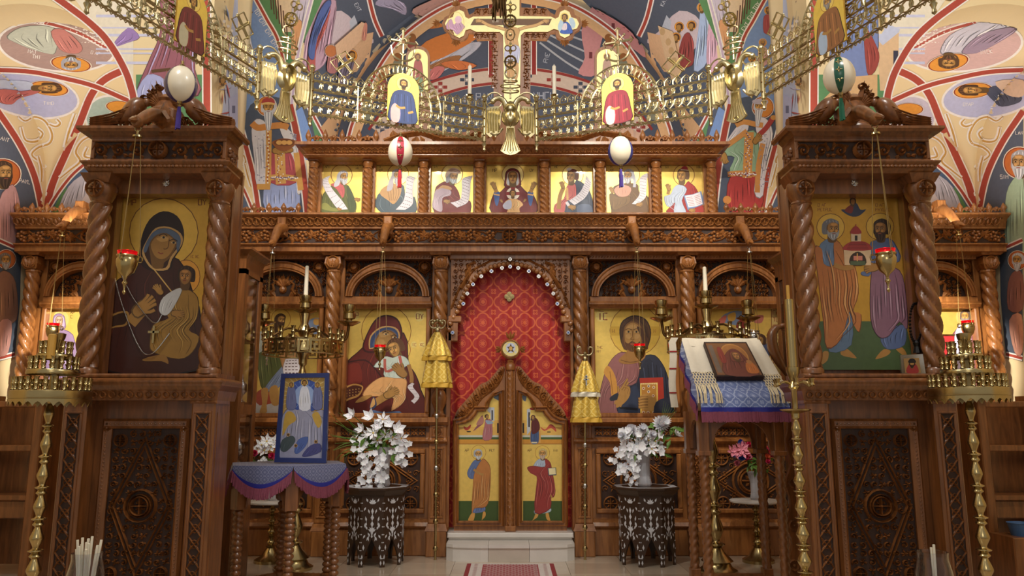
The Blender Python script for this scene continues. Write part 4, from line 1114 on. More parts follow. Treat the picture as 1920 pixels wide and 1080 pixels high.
p.flat([(465, 700), (672, 692), (682, 905), (640, 915), (480, 900)], (166, 50, 36)); p.flat([(470, 745), (625, 738), (630, 1020), (472, 1020)], (214, 178, 84)); p.flat([(482, 756), (612, 750), (616, 1008), (484, 1008)], (176, 122, 52))
for (x, y) in ((500, 790), (590, 780), (545, 820), (500, 860), (585, 855), (545, 770), (500, 1000), (540, 1000), (590, 1000)): p.ell(x, y, 13, 13, (222, 206, 170), 0, 0, 8); p.ell(x, y, 7, 7, (70, 60, 110) if x == 545 else (140, 50, 40), 0, 0, 8)
for k in range(9): p.ell(480+k*17, 750, 5, 5, (230, 216, 190), 0, 0, 6)
p.poly([(470, 860), (540, 840), (610, 900), (610, 980), (520, 980), (470, 950)], SK)
for k in range(4): p.line([(540, 870+k*26), (490, 872+k*26), (455, 885+k*24)], 26, (118, 80, 38)); p.line([(540, 870+k*26), (490, 872+k*26), (457, 885+k*24)], 18, SK)
p.poly([(610, 910), (730, 880), (740, 1035), (600, 1035)], (40, 44, 60))
p.ell(125, 155, 46, 48, (240, 216, 130), 0, 1); p.text(['IC'], 100, 186, 58, (150, 40, 30)); p.line([(104, 108), (150, 112)], 5, (150, 40, 30), 0); p.text(['O'], 395, 116, 30, (150, 96, 40)); p.text(['W'], 225, 300, 30, (150, 96, 40)); p.text(['N'], 590, 300, 30, (150, 96, 40)); p.text(['THC', 'HN'], 90, 440, 22, (150, 90, 50))
p.ell(740, 165, 46, 48, (240, 216, 130), 0, 1); p.text(['XC'], 706, 190, 50, (150, 40, 30))
done(p)
p = icon('large gold icon of the winged Forerunner in camel hair and green, behind the left chandelier', YI, (446, 567, 608, 786), LG).view(420, 440, 3)
p.ell(320, 475, 56, 58, (160, 104, 44)); p.ell(320, 475, 53, 55, (238, 204, 104), 0, 1)
p.poly([(170, 1020), (180, 930), (320, 960), (560, 940), (560, 1020)], (206, 204, 206)); p.poly([(175, 900), (240, 860), (300, 930), (200, 960)], (176, 80, 60))
p.drape([(200, 560), (240, 540), (280, 560), (300, 640), (330, 780), (300, 860), (220, 880), (190, 740)], (96, 106, 60), (48, 54, 28), n=6, w=5, light=(140, 146, 92))
p.drape([(220, 880), (300, 770), (360, 720), (330, 830), (290, 870)], (128, 144, 176), (70, 84, 120), n=4, w=4)
p.drape([(190, 560), (230, 545), (225, 640), (190, 660)], (190, 200, 196), n=2, w=3)
p.poly([(210, 870), (250, 870), (240, 960), (240, 1000), (200, 1000), (215, 950)], (196, 150, 84)); p.poly([(255, 870), (300, 850), (310, 950), (270, 955)], (196, 150, 84))
p.drape([(310, 620), (380, 560), (430, 600), (420, 760), (500, 830), (480, 960), (380, 960), (340, 800)], (190, 140, 92), (120, 80, 46), n=6, w=5)
p.head(318, 480, 23, .6, .1, SK, (72, 46, 26), ((72, 46, 26), .5), 1)
p.line([(290, 500), (300, 600)], 20, (72, 46, 26)); p.hand(360, 600, 40, -.6, SK)
scroll(p, [(345, 700), (330, 760), (350, 830)], [(420, 690), (430, 760), (440, 830)], 7)
p.poly([(480, 480), (540, 470), (555, 520), (520, 560), (480, 540)], (140, 160, 196)); p.ell(520, 490, 18, 20, (226, 176, 90)); p.hand(500, 540, 36, 2.4, SK)
p.text(['O AG', 'IWANN'], 440, 430, 16, INK)
done(p)
p = icon('large gold icon with red lettering at the edge, behind the right lectern and chandelier', YI, (1308, 567, 1478, 786), LG).view(1220, 480, 3.6)
p.flat([(815, 345), (890, 345), (890, 900), (815, 900)], (240, 214, 140)); p.line([(815, 345), (815, 900)], 6, (170, 110, 50), 0)
for i, t in enumerate(('GATE', 'TO', 'PROC', 'XON', 'TOI', 'MOY', 'KAI', 'AYTH')): p.text([t], 826, 395+i*48, 26, (176, 74, 40))
for i, t in enumerate(('MIC', 'H', 'XAH')): p.text([t], 345, 395+i*44, 24, (176, 74, 40))
p.text(['H CYNAXIC TWN'], 460, 350, 18, (150, 60, 40))
p.poly([(470, 440), (490, 400), (560, 370), (640, 380), (660, 430), (610, 470), (540, 460)], (128, 150, 190)); p.poly([(460, 430), (510, 400), (500, 450), (470, 460)], (206, 110, 96)); p.poly([(690, 410), (760, 400), (750, 450), (700, 450)], (206, 120, 110))
p.poly([(520, 400), (570, 380), (570, 430), (530, 440)], (222, 176, 80)); p.ell(610, 420, 18, 18, (180, 130, 60)); p.head(610, 418, 11, 0, 0, SK, (70, 40, 26)); p.drape([(580, 490), (590, 440), (640, 440), (650, 490)], (140, 40, 40), n=3, w=3)
p.poly([(560, 490), (650, 490), (730, 510), (700, 530), (600, 520)], (226, 214, 206)); p.ell(740, 570, 28, 34, (170, 180, 206))
p.drape([(330, 620), (420, 560), (520, 600), (560, 760), (520, 1000), (360, 1000)], (120, 40, 40), n=6, w=6); p.head(430, 560, 34, .2, 0, SK, (70, 40, 26)); p.drape([(640, 640), (740, 580), (800, 640), (800, 1000), (660, 1000)], (80, 100, 150), n=6, w=6); p.head(735, 575, 32, -.2, 0, SK, (70, 40, 26))
done(p)
p = icon('gold icon of a saint at far left end of screen, behind the tiered candle stand', YI, (72, 570, 235, 786), LG).view(0, 560, 4.91)
p.ell(560, 190, 78, 90, (214, 170, 84)); p.ell(560, 190, 73, 85, (246, 222, 140), 0, 1)
p.drape([(430, 1080), (440, 420), (520, 290), (610, 290), (700, 420), (740, 1080)], (138, 116, 150), (92, 70, 104), n=8, w=8, light=(176, 156, 190)); p.head(545, 205, 38, 0, 0, (170, 140, 120), None, None, 0, ((140, 116, 156), (196, 180, 206), (170, 150, 180)))
for k in range(3): p.text(['+'], 560, 290, 10, INK)
p.poly([(680, 560), (750, 420), (850, 480), (850, 700), (700, 700)], (150, 146, 160)); p.text(['AN', 'H'], 400, 140, 26, INK); p.text(['AP', 'C'], 650, 140, 26, INK)
done(p)
p = icon('gold icon of a saint at far right end of screen, behind the tiered candle stand', YI, (1688, 568, 1846, 786), LG).view(1720, 560, 4.91)
p.ell(430, 165, 78, 92, (214, 170, 84)); p.ell(430, 165, 73, 87, (246, 222, 140), 0, 1)
p.drape([(280, 1080), (300, 420), (390, 260), (500, 260), (600, 440), (650, 1080)], (150, 96, 100), (92, 50, 60), n=7, w=8, light=(196, 170, 190)); p.drape([(330, 600), (350, 300), (430, 230), (440, 420), (400, 700)], (200, 196, 226), n=3, w=6)
p.head(440, 165, 40, -.2, 0, SK, (110, 90, 80), ((150, 140, 140), .3))
for k in range(6): p.line([(540, 400+k*30), (620, 390+k*30)], 6, (90, 50, 40), 0)
p.text(['AG', 'N'], 540, 130, 26, INK)
done(p)
# ================================================================ ROYAL DOORS, CURTAIN, CROSS
def ppx(pts, Y): return [(p.x, p.z) for p in (W(x, y, Y) for x, y in pts)]
def ring_prism(outer, inner, y0, y1):
 m = MB(); m.prism(list(outer)+[outer[0]]+[inner[0]]+list(inner[::-1]), y0, y1); return m
ZD = .262
def door(sg, label):
 X = lambda x: 957+sg*(957-x)*-1 if sg > 0 else x
 fx = (lambda L: L) if sg < 0 else (lambda L: [(1914-x, y) for x, y in L])
 YD = 9.27
 t = thing('royal_door', label, 'door', (sg*.66, 9.29, ZD), 'the pair of royal doors')
 top = smooth_pts([(850, 786), (875, 779), (893, 764), (905, 748), (925, 733), (938, 718), (947, 692)], 4, False)
 opn = [(860, 977), (860, 797), (872, 795), (884, 789), (893, 779), (897, 772), (907, 772), (909, 758), (918, 746), (935, 740), (935, 977)]
 outer = [(851, 1001)]+top+[(947, 1001)]
 o_, i_ = ppx(fx(outer), YD), ppx(fx(opn), YD)
 ring_prism(o_, i_, YD, YD+.05).obj('door_leaf', 'wood', t)
 MB().prism(o_, YD+.05, YD+.07).obj('door_backing', 'wood', t)
 c = Carve((0, YD, 0)); cen = V((sum(p[0] for p in i_)/len(i_), sum(p[1] for p in i_)/len(i_)))
 grow = lambda k: [(p[0]+(k if p[0] > cen.x else -k), p[1]+(k if p[1] > cen.y else -k)) for p in i_]
 c.ridge(grow(.015), .03, .025, True); c.ridge(grow(.052), .035, .03, True)
 g = grow(.034)
 c.obj('panel_moulding', 'wood', t)
 cr = smooth_pts([(853, 780), (858, 768), (880, 743), (899, 722), (915, 714), (928, 700), (938, 688), (946, 687)], 4, False)
 w = ppx(fx(top), YD); v = ppx(fx(cr), YD); MB().prism(w+v[::-1], YD+.01, YD+.05).obj('crest', 'wood', t)
 c = Carve((0, YD+.01, 0)); n = len(w)
 for i in range(1, n-1):
  a, b = w[i], v[i]; k = math.dist(a, b); ang = math.atan2(b[1]-a[1], b[0]-a[0])
  for d in (-.5, 0, .5): c.leaf(a[0], a[1], ang+d+.3*sg, k*.95, k*.28, .03)
  if i % 3 == 1: c.spiral((a[0]+b[0])/2, (a[1]+b[1])/2, k*.33, 1.3, 1, sg, k*.13, .035)
 stuff(c.obj('crest_carving', 'wood', t))
 p = Paint(plane_surf(YD+.048))
 p.flat(fx(opn), GOLD, 1)
 if sg < 0: p.view(840, 660, 5.4)
 else: p.view(950, 660, 5.4)
 lo = (110, 515) if sg < 0 else (160, 562)
 p.rect(lo[0], 760, lo[1], 858, (222, 178, 88)); p.rect(lo[0], 842, lo[1], 862, (200, 204, 190)); p.rect(lo[0], 862, lo[1], 885, (72, 96, 46)); p.rect(lo[0], 885, lo[1], 930, (206, 146, 52)); p.line([(lo[0], 932), (lo[1], 932)], 5, (130, 84, 40), 0)
 if sg < 0:
  p.poly([(460, 460), (515, 430), (515, 490), (490, 480)], (120, 140, 164)); p.flat([(400, 560), (470, 560), (470, 700), (430, 700), (430, 620), (400, 600)], (196, 204, 214)); p.rect(440, 590, 455, 690, (60, 60, 70)); p.flat([(470, 690), (515, 690), (515, 840), (470, 840)], (226, 180, 90)); p.rect(497, 720, 515, 820, (50, 34, 24))
  p.poly([(255, 800), (340, 690), (360, 720), (300, 770)], (140, 80, 90)); p.poly([(350, 640), (300, 700), (290, 740), (360, 720)], (176, 120, 110)); p.ell(392, 645, 38, 38, (244, 214, 120), 0, 1)
  p.drape([(370, 740), (380, 680), (440, 690), (450, 760), (440, 880), (350, 885)], (176, 110, 118), (110, 60, 70), n=4, w=5, light=(206, 170, 176)); p.poly([(380, 690), (440, 700), (460, 720), (400, 730)], (150, 170, 196)); p.head(395, 655, 16, .4, 0, SK, (70, 42, 24), detail=0)
  p.poly([(160, 750), (190, 765), (230, 735), (225, 770), (190, 795), (165, 780)], (176, 60, 40)); p.poly([(190, 800), (230, 800), (225, 812), (195, 812)], (50, 36, 26))
 else:
  p.poly([(160, 440), (200, 450), (190, 500), (162, 480)], (120, 140, 164)); p.flat([(205, 580), (240, 570), (240, 800), (205, 840)], (196, 204, 214)); p.rect(218, 610, 236, 760, (60, 60, 70)); p.poly([(230, 575), (260, 560), (285, 580), (260, 590)], (170, 50, 40)); p.flat([(160, 690), (195, 690), (195, 840), (160, 840)], (226, 180, 90)); p.rect(160, 720, 178, 820, (50, 34, 24))
  p.rect(235, 800, 345, 920, (216, 164, 84)); p.ell(268, 650, 36, 36, (244, 214, 120), 0, 1); p.drape([(245, 920), (250, 780), (300, 740), (325, 790), (320, 920)], (66, 88, 132), n=3, w=5); p.drape([(248, 730), (270, 660), (310, 680), (335, 740), (325, 800), (260, 830)], (92, 30, 30), n=3, w=5); p.head(268, 665, 15, -.2, 0, SK, None, None, 0, ((92, 30, 30), (120, 60, 50), (92, 60, 50)), detail=0); p.rect(250, 910, 310, 925, (210, 200, 170))
  p.poly([(340, 755), (390, 785), (440, 730), (490, 760), (500, 810), (450, 770), (380, 800)], (190, 80, 60)); p.rect(410, 805, 445, 815, (50, 36, 26))
 p.view(840, 830, 6)
 if sg < 0:
  p.rect(120, 655, 568, 890, (62, 86, 34)); p.ell(345, 110, 84, 84, (170, 110, 50)); p.ell(345, 110, 80, 80, (240, 206, 104), 0, 1)
  for x, d in ((265, -1), (385, 1)): p.poly([(x+10, 780), (x+35, 780), (x+35, 830), (x-15*d, 880), (x-40 if d < 0 else x-5, 870)], (214, 160, 80))
  p.drape([(280, 790), (300, 700), (400, 700), (415, 770)], (98, 118, 166), n=5, w=7); p.drape([(215, 340), (250, 260), (300, 195), (380, 200), (370, 300), (300, 400), (240, 400)], (92, 112, 158), n=4, w=7)
  p.drape([(300, 330), (380, 190), (430, 200), (480, 300), (470, 580), (430, 720), (300, 740), (265, 790), (280, 480)], (186, 122, 62), (116, 66, 30), n=10, w=8, light=(224, 172, 110)); p.line([(290, 300), (340, 340), (400, 360)], 26, SK); p.head(340, 130, 38, .15, 0, SK, (170, 174, 180), ((190, 196, 200), .25)); p.text(['AP'], 190, 100, 30, INK); p.text(['PET'], 465, 100, 26, INK)
 else:
  p.rect(845, 655, 1292, 890, (62, 86, 34)); p.ell(1062, 115, 84, 84, (170, 110, 50)); p.ell(1062, 115, 80, 80, (240, 206, 104), 0, 1)
  for x, d in ((990, -1), (1100, 1)): p.poly([(x, 790), (x+28, 790), (x+28+d*14, 840), (x+d*50, 880), (x-10+d*20, 860)], (214, 160, 80))
  p.drape([(975, 800), (1000, 720), (1140, 720), (1150, 780)], (170, 190, 200), n=5, w=7); p.drape([(960, 280), (1010, 190), (1090, 190), (1110, 270)], (170, 186, 206), n=3, w=7)
  p.drape([(890, 280), (960, 260), (1090, 270), (1090, 180), (1150, 220), (1175, 330), (1210, 540), (1180, 620), (1150, 560), (1155, 740), (975, 790), (1000, 420), (980, 370), (925, 340)], (152, 54, 50), (90, 24, 26), n=11, w=8, light=(196, 100, 92)); p.flat([(1120, 285), (1215, 280), (1220, 365), (1130, 370)], (70, 84, 100)); p.flat([(1130, 290), (1208, 286), (1212, 355), (1138, 360)], (236, 224, 176)); p.head(1065, 125, 38, -.15, 0, SK, (196, 170, 110), ((190, 170, 150), .35)); p.text(['AP'], 895, 100, 30, INK); p.text(['IWN'], 1180, 100, 24, INK)
 p.obj('painted_panel', 'icon_paint', t)
 return t
door(-1, 'left royal door leaf painted with an apostle in ochre and blue')
dr = door(1, 'right royal door leaf painted with an apostle in red')
t = thing('door_finial_post', 'twisted door post topped by a round painted medallion', 'post', (0, 9.24, ZD))
zt0, zt1 = ZA(985, 9.24), ZA(694, 9.24)
m = twist(.038, zt0, zt1, 7, 4, .18, 90, 16); m.xf(Matrix.Translation((0, 9.225, 0))); m.obj('twisted_shaft', 'wood', t, 40)
MB().bbox(-.058, .058, 9.22, 9.34, ZD, zt1, .01).obj('post_board', 'wood', t)
m = MB().bbox(-.06, .06, 9.16, 9.27, ZD, zt0, .01); m.obj('post_foot', 'wood', t)
za, zbm = ZA(690, 9.2), ZA(655, 9.2)
MB().lathe([(.03, zt1-.01), (.055, zt1), (.06, za-.0), (.05, za+.05), (.02, za+.07), (.02, za+.12)], (0, 9.22, 0), 14).obj('knob', 'wood', t, 50)
c = Carve((0, 9.2, zbm))
m = MB().lathe([(.001, -.02), (.10, -.02), (.118, 0), (.118, .03), (.10, .045), (.092, .03), (.001, .03)], (0, 9.22, zbm), 28, 'y'); m.obj('medallion_frame', 'wood', t, 40)
m = MB()
for a, r in ((90, .2), (0, .165), (180, .165), (-90, .16)):
 c = Carve((0, 9.215, zbm))
 for d in (-.5, 0, .5): c.leaf(.112*math.cos(math.radians(a)), .112*math.sin(math.radians(a)), math.radians(a)+d, r-.09, .05, .025)
 m.add([tuple(v) for v in c.m.v], c.m.f)
stuff(m.obj('leaf_tips', 'wood', t))
p = Paint(plane_surf(9.186)).view(900, 620, 10.8)
p.ell(625, 350, 172, 168, (234, 220, 150)); p.flat([(520, 250), (735, 250), (735, 450), (520, 450)], (200, 208, 236)); p.ell(620, 350, 120, 128, (232, 216, 140)); p.ell(622, 350, 96, 104, (200, 208, 236))
p.flat([(622, 260), (645, 320), (700, 330), (660, 375), (690, 445), (622, 410), (560, 445), (585, 375), (545, 330), (600, 320)], (70, 50, 24)); p.ell(622, 360, 34, 44, (214, 170, 90))
p.obj('medallion_painting', 'icon_paint', t)
t = tag(thing('sanctuary_curtain', 'red and gold brocade curtain hanging behind the royal doors', 'curtain', (0, 9.39, .3)), 'red and gold brocade curtain hanging behind the royal doors', 'curtain')
n, mm = 90, 30; x0, x1 = -.722, .722; zt_, zb_ = Z_AR0-.08, .28
vs = []; fs = []
for j in range(mm+1):
 q = j/mm
 for i in range(n+1):
  u = i/n
  vs.append((x0+(x1-x0)*u, 9.388+(.004+.010*q)*math.sin(u*33+.9*math.sin(u*9))+.005*math.sin(u*71), zt_+(zb_-zt_)*q))
for j in range(mm):
 for i in range(n):
  a = j*(n+1)+i; fs.append((a, a+n+1, a+n+2, a+1))
m = MB(); m.add(vs, fs); m.obj('curtain_cloth', 'red_brocade', t, 180)
m = MB(); cx, cz = XA(955, 556, 9.36), ZA(556, 9.36)
for a in range(4): m.lathe([(.001, -.005), (.03, -.005), (.03, .005), (.001, .008)], (cx+.032*math.cos(a*PI/2), 9.362+.001*a, cz+.032*math.sin(a*PI/2)), 14, 'y')
m.obj('gold_quatrefoil', 'brass', t)
MB().tube([(-.72, 9.395, zt_+.01), (.72, 9.395, zt_+.01)], .012, 8).obj('curtain_rod', 'brass', t)
simple('enamel_blue', (96, 128, 206), .3); simple('enamel_white', (224, 226, 236), .3)
ro = {}
for k in ('enamel_blue', 'enamel_white'):
 m = MB().lathe([(.001, -.006), (.026, -.006), (.026, .004), (.022, .008), (.001, .008)], seg=14, axis='y')
 ro[k] = m.mesh('rosette_disc', 'silver', 40)
 c = Carve((0, -.008, 0))
 for a in range(4): c.leaf(0, 0, PI/4+a*PI/2, .022, .016, .006)
 ro[k+'p'] = c.m.mesh('petals', k)
for i, (x, y) in enumerate(((706, 145), (706, 200), (645, 210), (767, 210), (566, 234), (846, 234), (490, 273), (920, 273), (428, 333), (985, 333), (385, 402), (1030, 402), (355, 478), (1060, 478), (274, 695), (1142, 695))):
 q = W(780+x/4, 450+y/4, 9.16); k = ('enamel_white', 'enamel_blue')[i in (1, 4, 5, 8, 9, 12, 13, 14, 15)]
 o = link('enamel_rosette', ro[k], scr, (q.x, q.y-9.1, q.z)); o.matrix_parent_inverse = Matrix(); link('petals', ro[k+'p'], o, (0, 0, 0))
t = thing('marble_step', 'pale marble step with a bowed front before the royal doors', 'step', (0, 8.9, 0))
P_ = [(-.70, 9.16), (-.70, 8.86), (-.62, 8.79), (-.3, 8.745), (.3, 8.745), (.62, 8.79), (.70, 8.86), (.70, 9.16)]
for k, (a, b) in enumerate(((-.705, -.243), (-.24, .205), (.208, .705))):
 def yf(x): 
  for i in range(1, 6):
   (xa, ya), (xb, yb) = P_[i], P_[i+1]
   if xa <= x <= xb: return ya+(yb-ya)*(x-xa)/(xb-xa)
  return 8.86
 xs = [a+(b-a)*i/6 for i in range(7)]
 pl = [(x, yf(x)) for x in xs]
 for nm, off, za_, zb2 in (('riser_stone', .015, 0, .145), ('tread_stone', 0, .145, .178)):
  m = MB(); o2 = [(x, -(y+off)) for x, y in pl]+[(b, -9.16), (a, -9.16)]
  m.prism(o2, za_, zb2); m.v = [(v[0], -v[2], v[1]) for v in m.v]
  mt = 'marble' if k != 1 or nm == 'tread_stone' else 'marble_warm'
  if mt not in MAT: simple('marble_warm', (204, 192, 178), .3, 0, .14, 5, .2)
  m2 = MB(); m2.v = []; 
  vs = [(v[0], v[2], v[1]) for v in m.v]
  m2.add([(x, y if abs(y) > 1 else y, z) for (x, z, y) in [(q[0], q[1], q[2]) for q in m.v]], m.f)
  m3 = MB(); k0 = len(o2)
  m3.add([(x, -yy, za_) for x, yy in o2]+[(x, -yy, zb2) for x, yy in o2], [tuple(range(k0-1, -1, -1)), tuple(range(k0, 2*k0))]+[(i, (i+1) % k0, (i+1) % k0+k0, i+k0) for i in range(k0)])
  m3.obj(nm, mt, t)
MB().bbox(-.715, .715, 9.08, 9.42, .205, ZD-.002, .012).bbox(-.70, .70, 9.12, 9.42, .178, .205, .004).obj('threshold', 'marble', t)
p = Paint(lambda u, v: (V((u, v, .010)), V((0, 0, 1))), .0004)
R0 = 7.2; R1 = 8.62; hw = .46
p.flat([(-hw, R0), (hw, R0), (hw, R1), (-hw, R1)], (222, 212, 206))
for sg in (-1, 1):
 p.flat([(sg*hw, R0), (sg*(hw-.045), R0), (sg*(hw-.045), R1), (sg*hw, R1)], (150, 52, 58))
 for i in range(30): p.ell(sg*(hw-.10), R0+.03+i*.047, .022, .012, (176, 130, 130), 0, 0, 8)
p.flat([(-.29, R0), (.29, R0), (.29, R1-.06), (-.29, R1-.06)], (168, 74, 80))
for i in range(9):
 for j in range(26):
  p.ell(-.256+i*.064+(.032 if j % 2 else 0)*(i < 8), R0+.05+j*.052, .025, .018, (214, 190, 188), 0, 0, 8); p.ell(-.256+i*.064+(.032 if j % 2 else 0)*(i < 8), R0+.05+j*.052, .012, .008, (160, 70, 78), 0, 0, 6)
m = MB().box(-hw, hw, R0, R1, .001, .0095); p.extra.append(([V(v) for v in m.v], m.f, lin((200, 180, 176))+[0]))
tag(p.obj('prayer_rug', 'fresco_paint'), 'narrow red and cream woven rug on the floor before the step', 'rug')
def veiled(x, ytop, ybot, yh, label, two):
 Y = 8.90; b = W(x[1], 1051, Y); top = W(x[0], ybot, Y); xb = b.x; X0 = W(x[0], ytop, Y).x
 t = thing('veiled_standard', label, 'standard', (xb, Y, 0), 'veiled standards beside the royal doors')
 zt2, zb2, zh = ZA(ytop, Y), ZA(ybot, Y), ZA(yh, Y)
 pole = [(xb, Y, 0), (X0+(xb-X0)*.3, Y, zb2), (X0, Y, zt2)]
 MB().tube(pole, .014, 10).obj('pole', 'brass', t, 60)
 for k in range(6):
  z = .12+k*(zb2-.15)/6; xx = xb+(X0-xb)*.7*z/zb2
  MB().lathe([(.014, z-.03), (.022, z-.02), (.03, z), (.022, z+.02), (.014, z+.03)], (xx, Y, 0), 10).obj('pole_knop', 'silver' if k in (3, 5) else 'brass', t, 60)
 def bell(za, zb_, r0, r1, nm, mat, pl=9, amp=.12):
  vs = []; fs = []; N = 54; H = 12
  for i in range(H+1):
   q = i/H; r = r0+(r1-r0)*(q**.8)
   for k in range(N):
    a = 2*PI*k/N; rr = r*(1+amp*min(1, q*2+.3)*math.sin(pl*a+q))
    vs.append((X0+rr*math.cos(a), Y+rr*.62*math.sin(a), za+(zb_-za)*q))
  for i in range(H):
   for k in range(N): fs.append((i*N+k, (i+1)*N+k, (i+1)*N+(k+1) % N, i*N+(k+1) % N))
  m = MB(); m.add(vs, fs); return m.obj(nm, mat, t, 80)
 zm_ = zt2+(zb2-zt2)*(.5 if two else .57)
 if 'fringe_gold' not in MAT: simple('fringe_gold', (206, 164, 60), .6, .2, .2, 80); simple('fringe_silver', (214, 208, 190), .5, .2, .2, 80)
 bell(zm_+.08, zb2+.06, .09, .165 if two else .16, 'lower_veil', 'gold_brocade', 7); bell(zb2+.06, zb2, .165 if two else .16, .17, 'lower_fringe', 'fringe_gold', 7)
 bell(zt2, zm_+.04, .03, .15, 'upper_veil', 'gold_brocade', 6, .16); bell(zm_+.04, zm_-.015, .15, .152, 'upper_fringe', 'fringe_gold' if two else 'fringe_silver', 6, .16)
 m = MB().lathe([(.012, zt2-.02), (.03, zt2), (.03, zt2+.03), (.014, zt2+.05), (.026, zt2+.08), (.012, zt2+.1)], (X0, Y, 0), 12)
 m.obj('collar', 'pale_brass', t, 50)
 zq = zt2+.07 if not two else zt2+.05
 for sg in (-1, 1):
  MB().tube(smooth_pts([(X0, Y, zq), (X0+sg*.05, Y, zq-.01), (X0+sg*.085, Y, zq+.02), (X0+sg*.09, Y, zq+.07), (X0+sg*.055, Y, zq+.085), (X0+sg*.045, Y, zq+.055)], 4, False), .013, 8, False, .008).obj('serpent_head', 'pale_brass', t, 60)
 if two:
  for k in range(5): 
   a = math.radians(20+k*35); MB().ball((X0+.06*math.cos(a), Y-.02, zq+.03+.05*math.sin(a)), .022, 8, 6).obj('finial_lobe', 'pale_brass', t, 60)
 else:
  m = MB(); zc_ = zm_+.17
  for a, b2, c2, d in ((-.008, .008, -.06, .06), (-.03, .03, -.0, .016), (-.022, .022, .03, .042)): m.box(X0+a, X0+b2, Y-.112, Y-.107, zc_+c2, zc_+d)
  m.obj('embroidered_cross', 'silver', t)
veiled((820, 816), 622, 727, 600, 'gold brocade veil on a brass pole left of the royal doors', True)
veiled((1097, 1097), 676, 792, 650, 'gold brocade veil with silver bands on a pole right of the doors', False)
t = thing('painted_cross', 'large painted and carved crucifix standing on top of the screen', 'cross', (0, 9.3, 5.0))
YX = 9.28
half = [(850, -260), (850, 75), (1110, 85), (1150, 130), (1190, 150), (1208, 95), (1240, 68), (1290, 55), (1345, 68), (1380, 100), (1392, 150), (1440, 175), (1468, 240), (1440, 300), (1392, 330), (1375, 378), (1340, 400), (1290, 410), (1240, 400), (1208, 375), (1195, 330), (1150, 330), (1110, 400), (945, 395), (940, 1300)]
vw = lambda L: [(820+x/5.4, y/5.4) for x, y in L]
mir = lambda L: [(1512-x, y) for x, y in L]
full = half+mir(half)[::-1]
gh = [(832, -260), (832, 162), (1150, 168), (1195, 190), (1228, 172), (1243, 120), (1290, 98), (1338, 120), (1355, 172), (1412, 192), (1436, 240), (1412, 288), (1355, 305), (1338, 360), (1290, 385), (1243, 360), (1228, 308), (1180, 292), (1120, 322), (880, 322), (845, 360), (832, 1240)]
gfull = gh+mir(gh)[::-1]
MB().prism(ppx(vw(full), YX), YX, YX+.05).obj('cross_frame', 'wood', t)
p = Paint(plane_surf(YX-.012)).view(820, 0, 5.4)
m = MB().prism(ppx(vw(gfull), YX-.012), YX-.012, YX); p.extra.append(([V(v) for v in m.v], m.f, lin((214, 170, 70))+[1]))
p.flat(gfull, (248, 236, 170), .6)
p.flat([(372, 190), (1160, 190), (1130, 255), (335, 255)], (112, 80, 52)); p.flat([(690, 190), (825, 190), (825, 870), (690, 870)], (112, 80, 52)) if 0 else None
for L in ([(440, 210), (520, 255), (620, 280), (700, 300)], [(1080, 215), (1000, 255), (900, 275), (820, 300)]): p.line(L, 34, (150, 104, 56)); p.line(L, 26, (214, 170, 110))
for x, a in ((425, PI), (1095, 0)): p.hand(x, 212, 50, a, (206, 160, 100))
p.drape([(690, 290), (830, 290), (815, 400), (820, 480), (700, 480)], (206, 160, 100), n=3, w=6); p.head(700, 235, 30, -.2, -.3, (196, 150, 92), (70, 42, 24), ((70, 42, 24), .3), 1)
p.drape([(685, 480), (830, 470), (825, 640), (790, 680), (700, 740), (688, 720)], (190, 192, 222), n=5, w=6); p.drape([(705, 640), (820, 640), (800, 830), (720, 830)], (204, 156, 96), n=2, w=8)
p.drape([(100, 300), (90, 250), (140, 190), (170, 250), (230, 170), (245, 230), (280, 270), (250, 310), (200, 350), (150, 300)], (206, 160, 190), (140, 90, 130), n=4, w=5); p.ell(212, 200, 36, 38, (236, 196, 214)); p.ring(190, 240, 80, 120, 4, (220, 190, 90))
p.drape([(1240, 330), (1250, 240), (1310, 220), (1350, 260), (1370, 330), (1310, 345)], (60, 100, 190), (30, 50, 110), n=3, w=6); p.poly([(1220, 270), (1250, 200), (1280, 250), (1240, 320)], (190, 214, 230)); p.poly([(1330, 200), (1370, 180), (1400, 250), (1370, 290)], (190, 214, 230)); p.drape([(1260, 300), (1280, 240), (1310, 240), (1310, 300)], (236, 220, 226), n=2, w=4); p.ell(1288, 175, 44, 46, (240, 214, 110)); p.head(1288, 178, 24, -.2, 0, SK, (80, 50, 30))
p.text(['O WN'], 560, 225, 22, (230, 220, 200))
p.obj('painted_panel', 'icon_paint', t)
for sg in (-1, 1):
 for (x0, x1, y0, y1) in ((868, 938, 400, 900), (880, 1110, 335, 392), (868, 1110, 84, 150)):
  q0, q1 = W(820+x0/5.4, y1/5.4, YX), W(820+x1/5.4, y0/5.4, YX)
  c = Carve((0, YX, 0)); c.scrolls(min(sg*q0.x, sg*q1.x), max(sg*q0.x, sg*q1.x), q0.z, q1.z, .025); stuff(c.obj('border_carving', 'wood', t))
 for (x, y, a) in ((1290, 55, 90), (1290, 410, -90), (1468, 240, 0)):
  q = W(820+x/5.4, y/5.4, YX+.02); c = Carve((sg*q.x, YX+.02, q.z)); aa = math.radians(a if sg > 0 else 180-a)
  for d in (-.7, -.35, 0, .35, .7): c.leaf(-.02*math.cos(aa), -.02*math.sin(aa), aa+d, .115-.03*abs(d), .05, .025)
  c.obj('leaf_tip', 'wood', t)
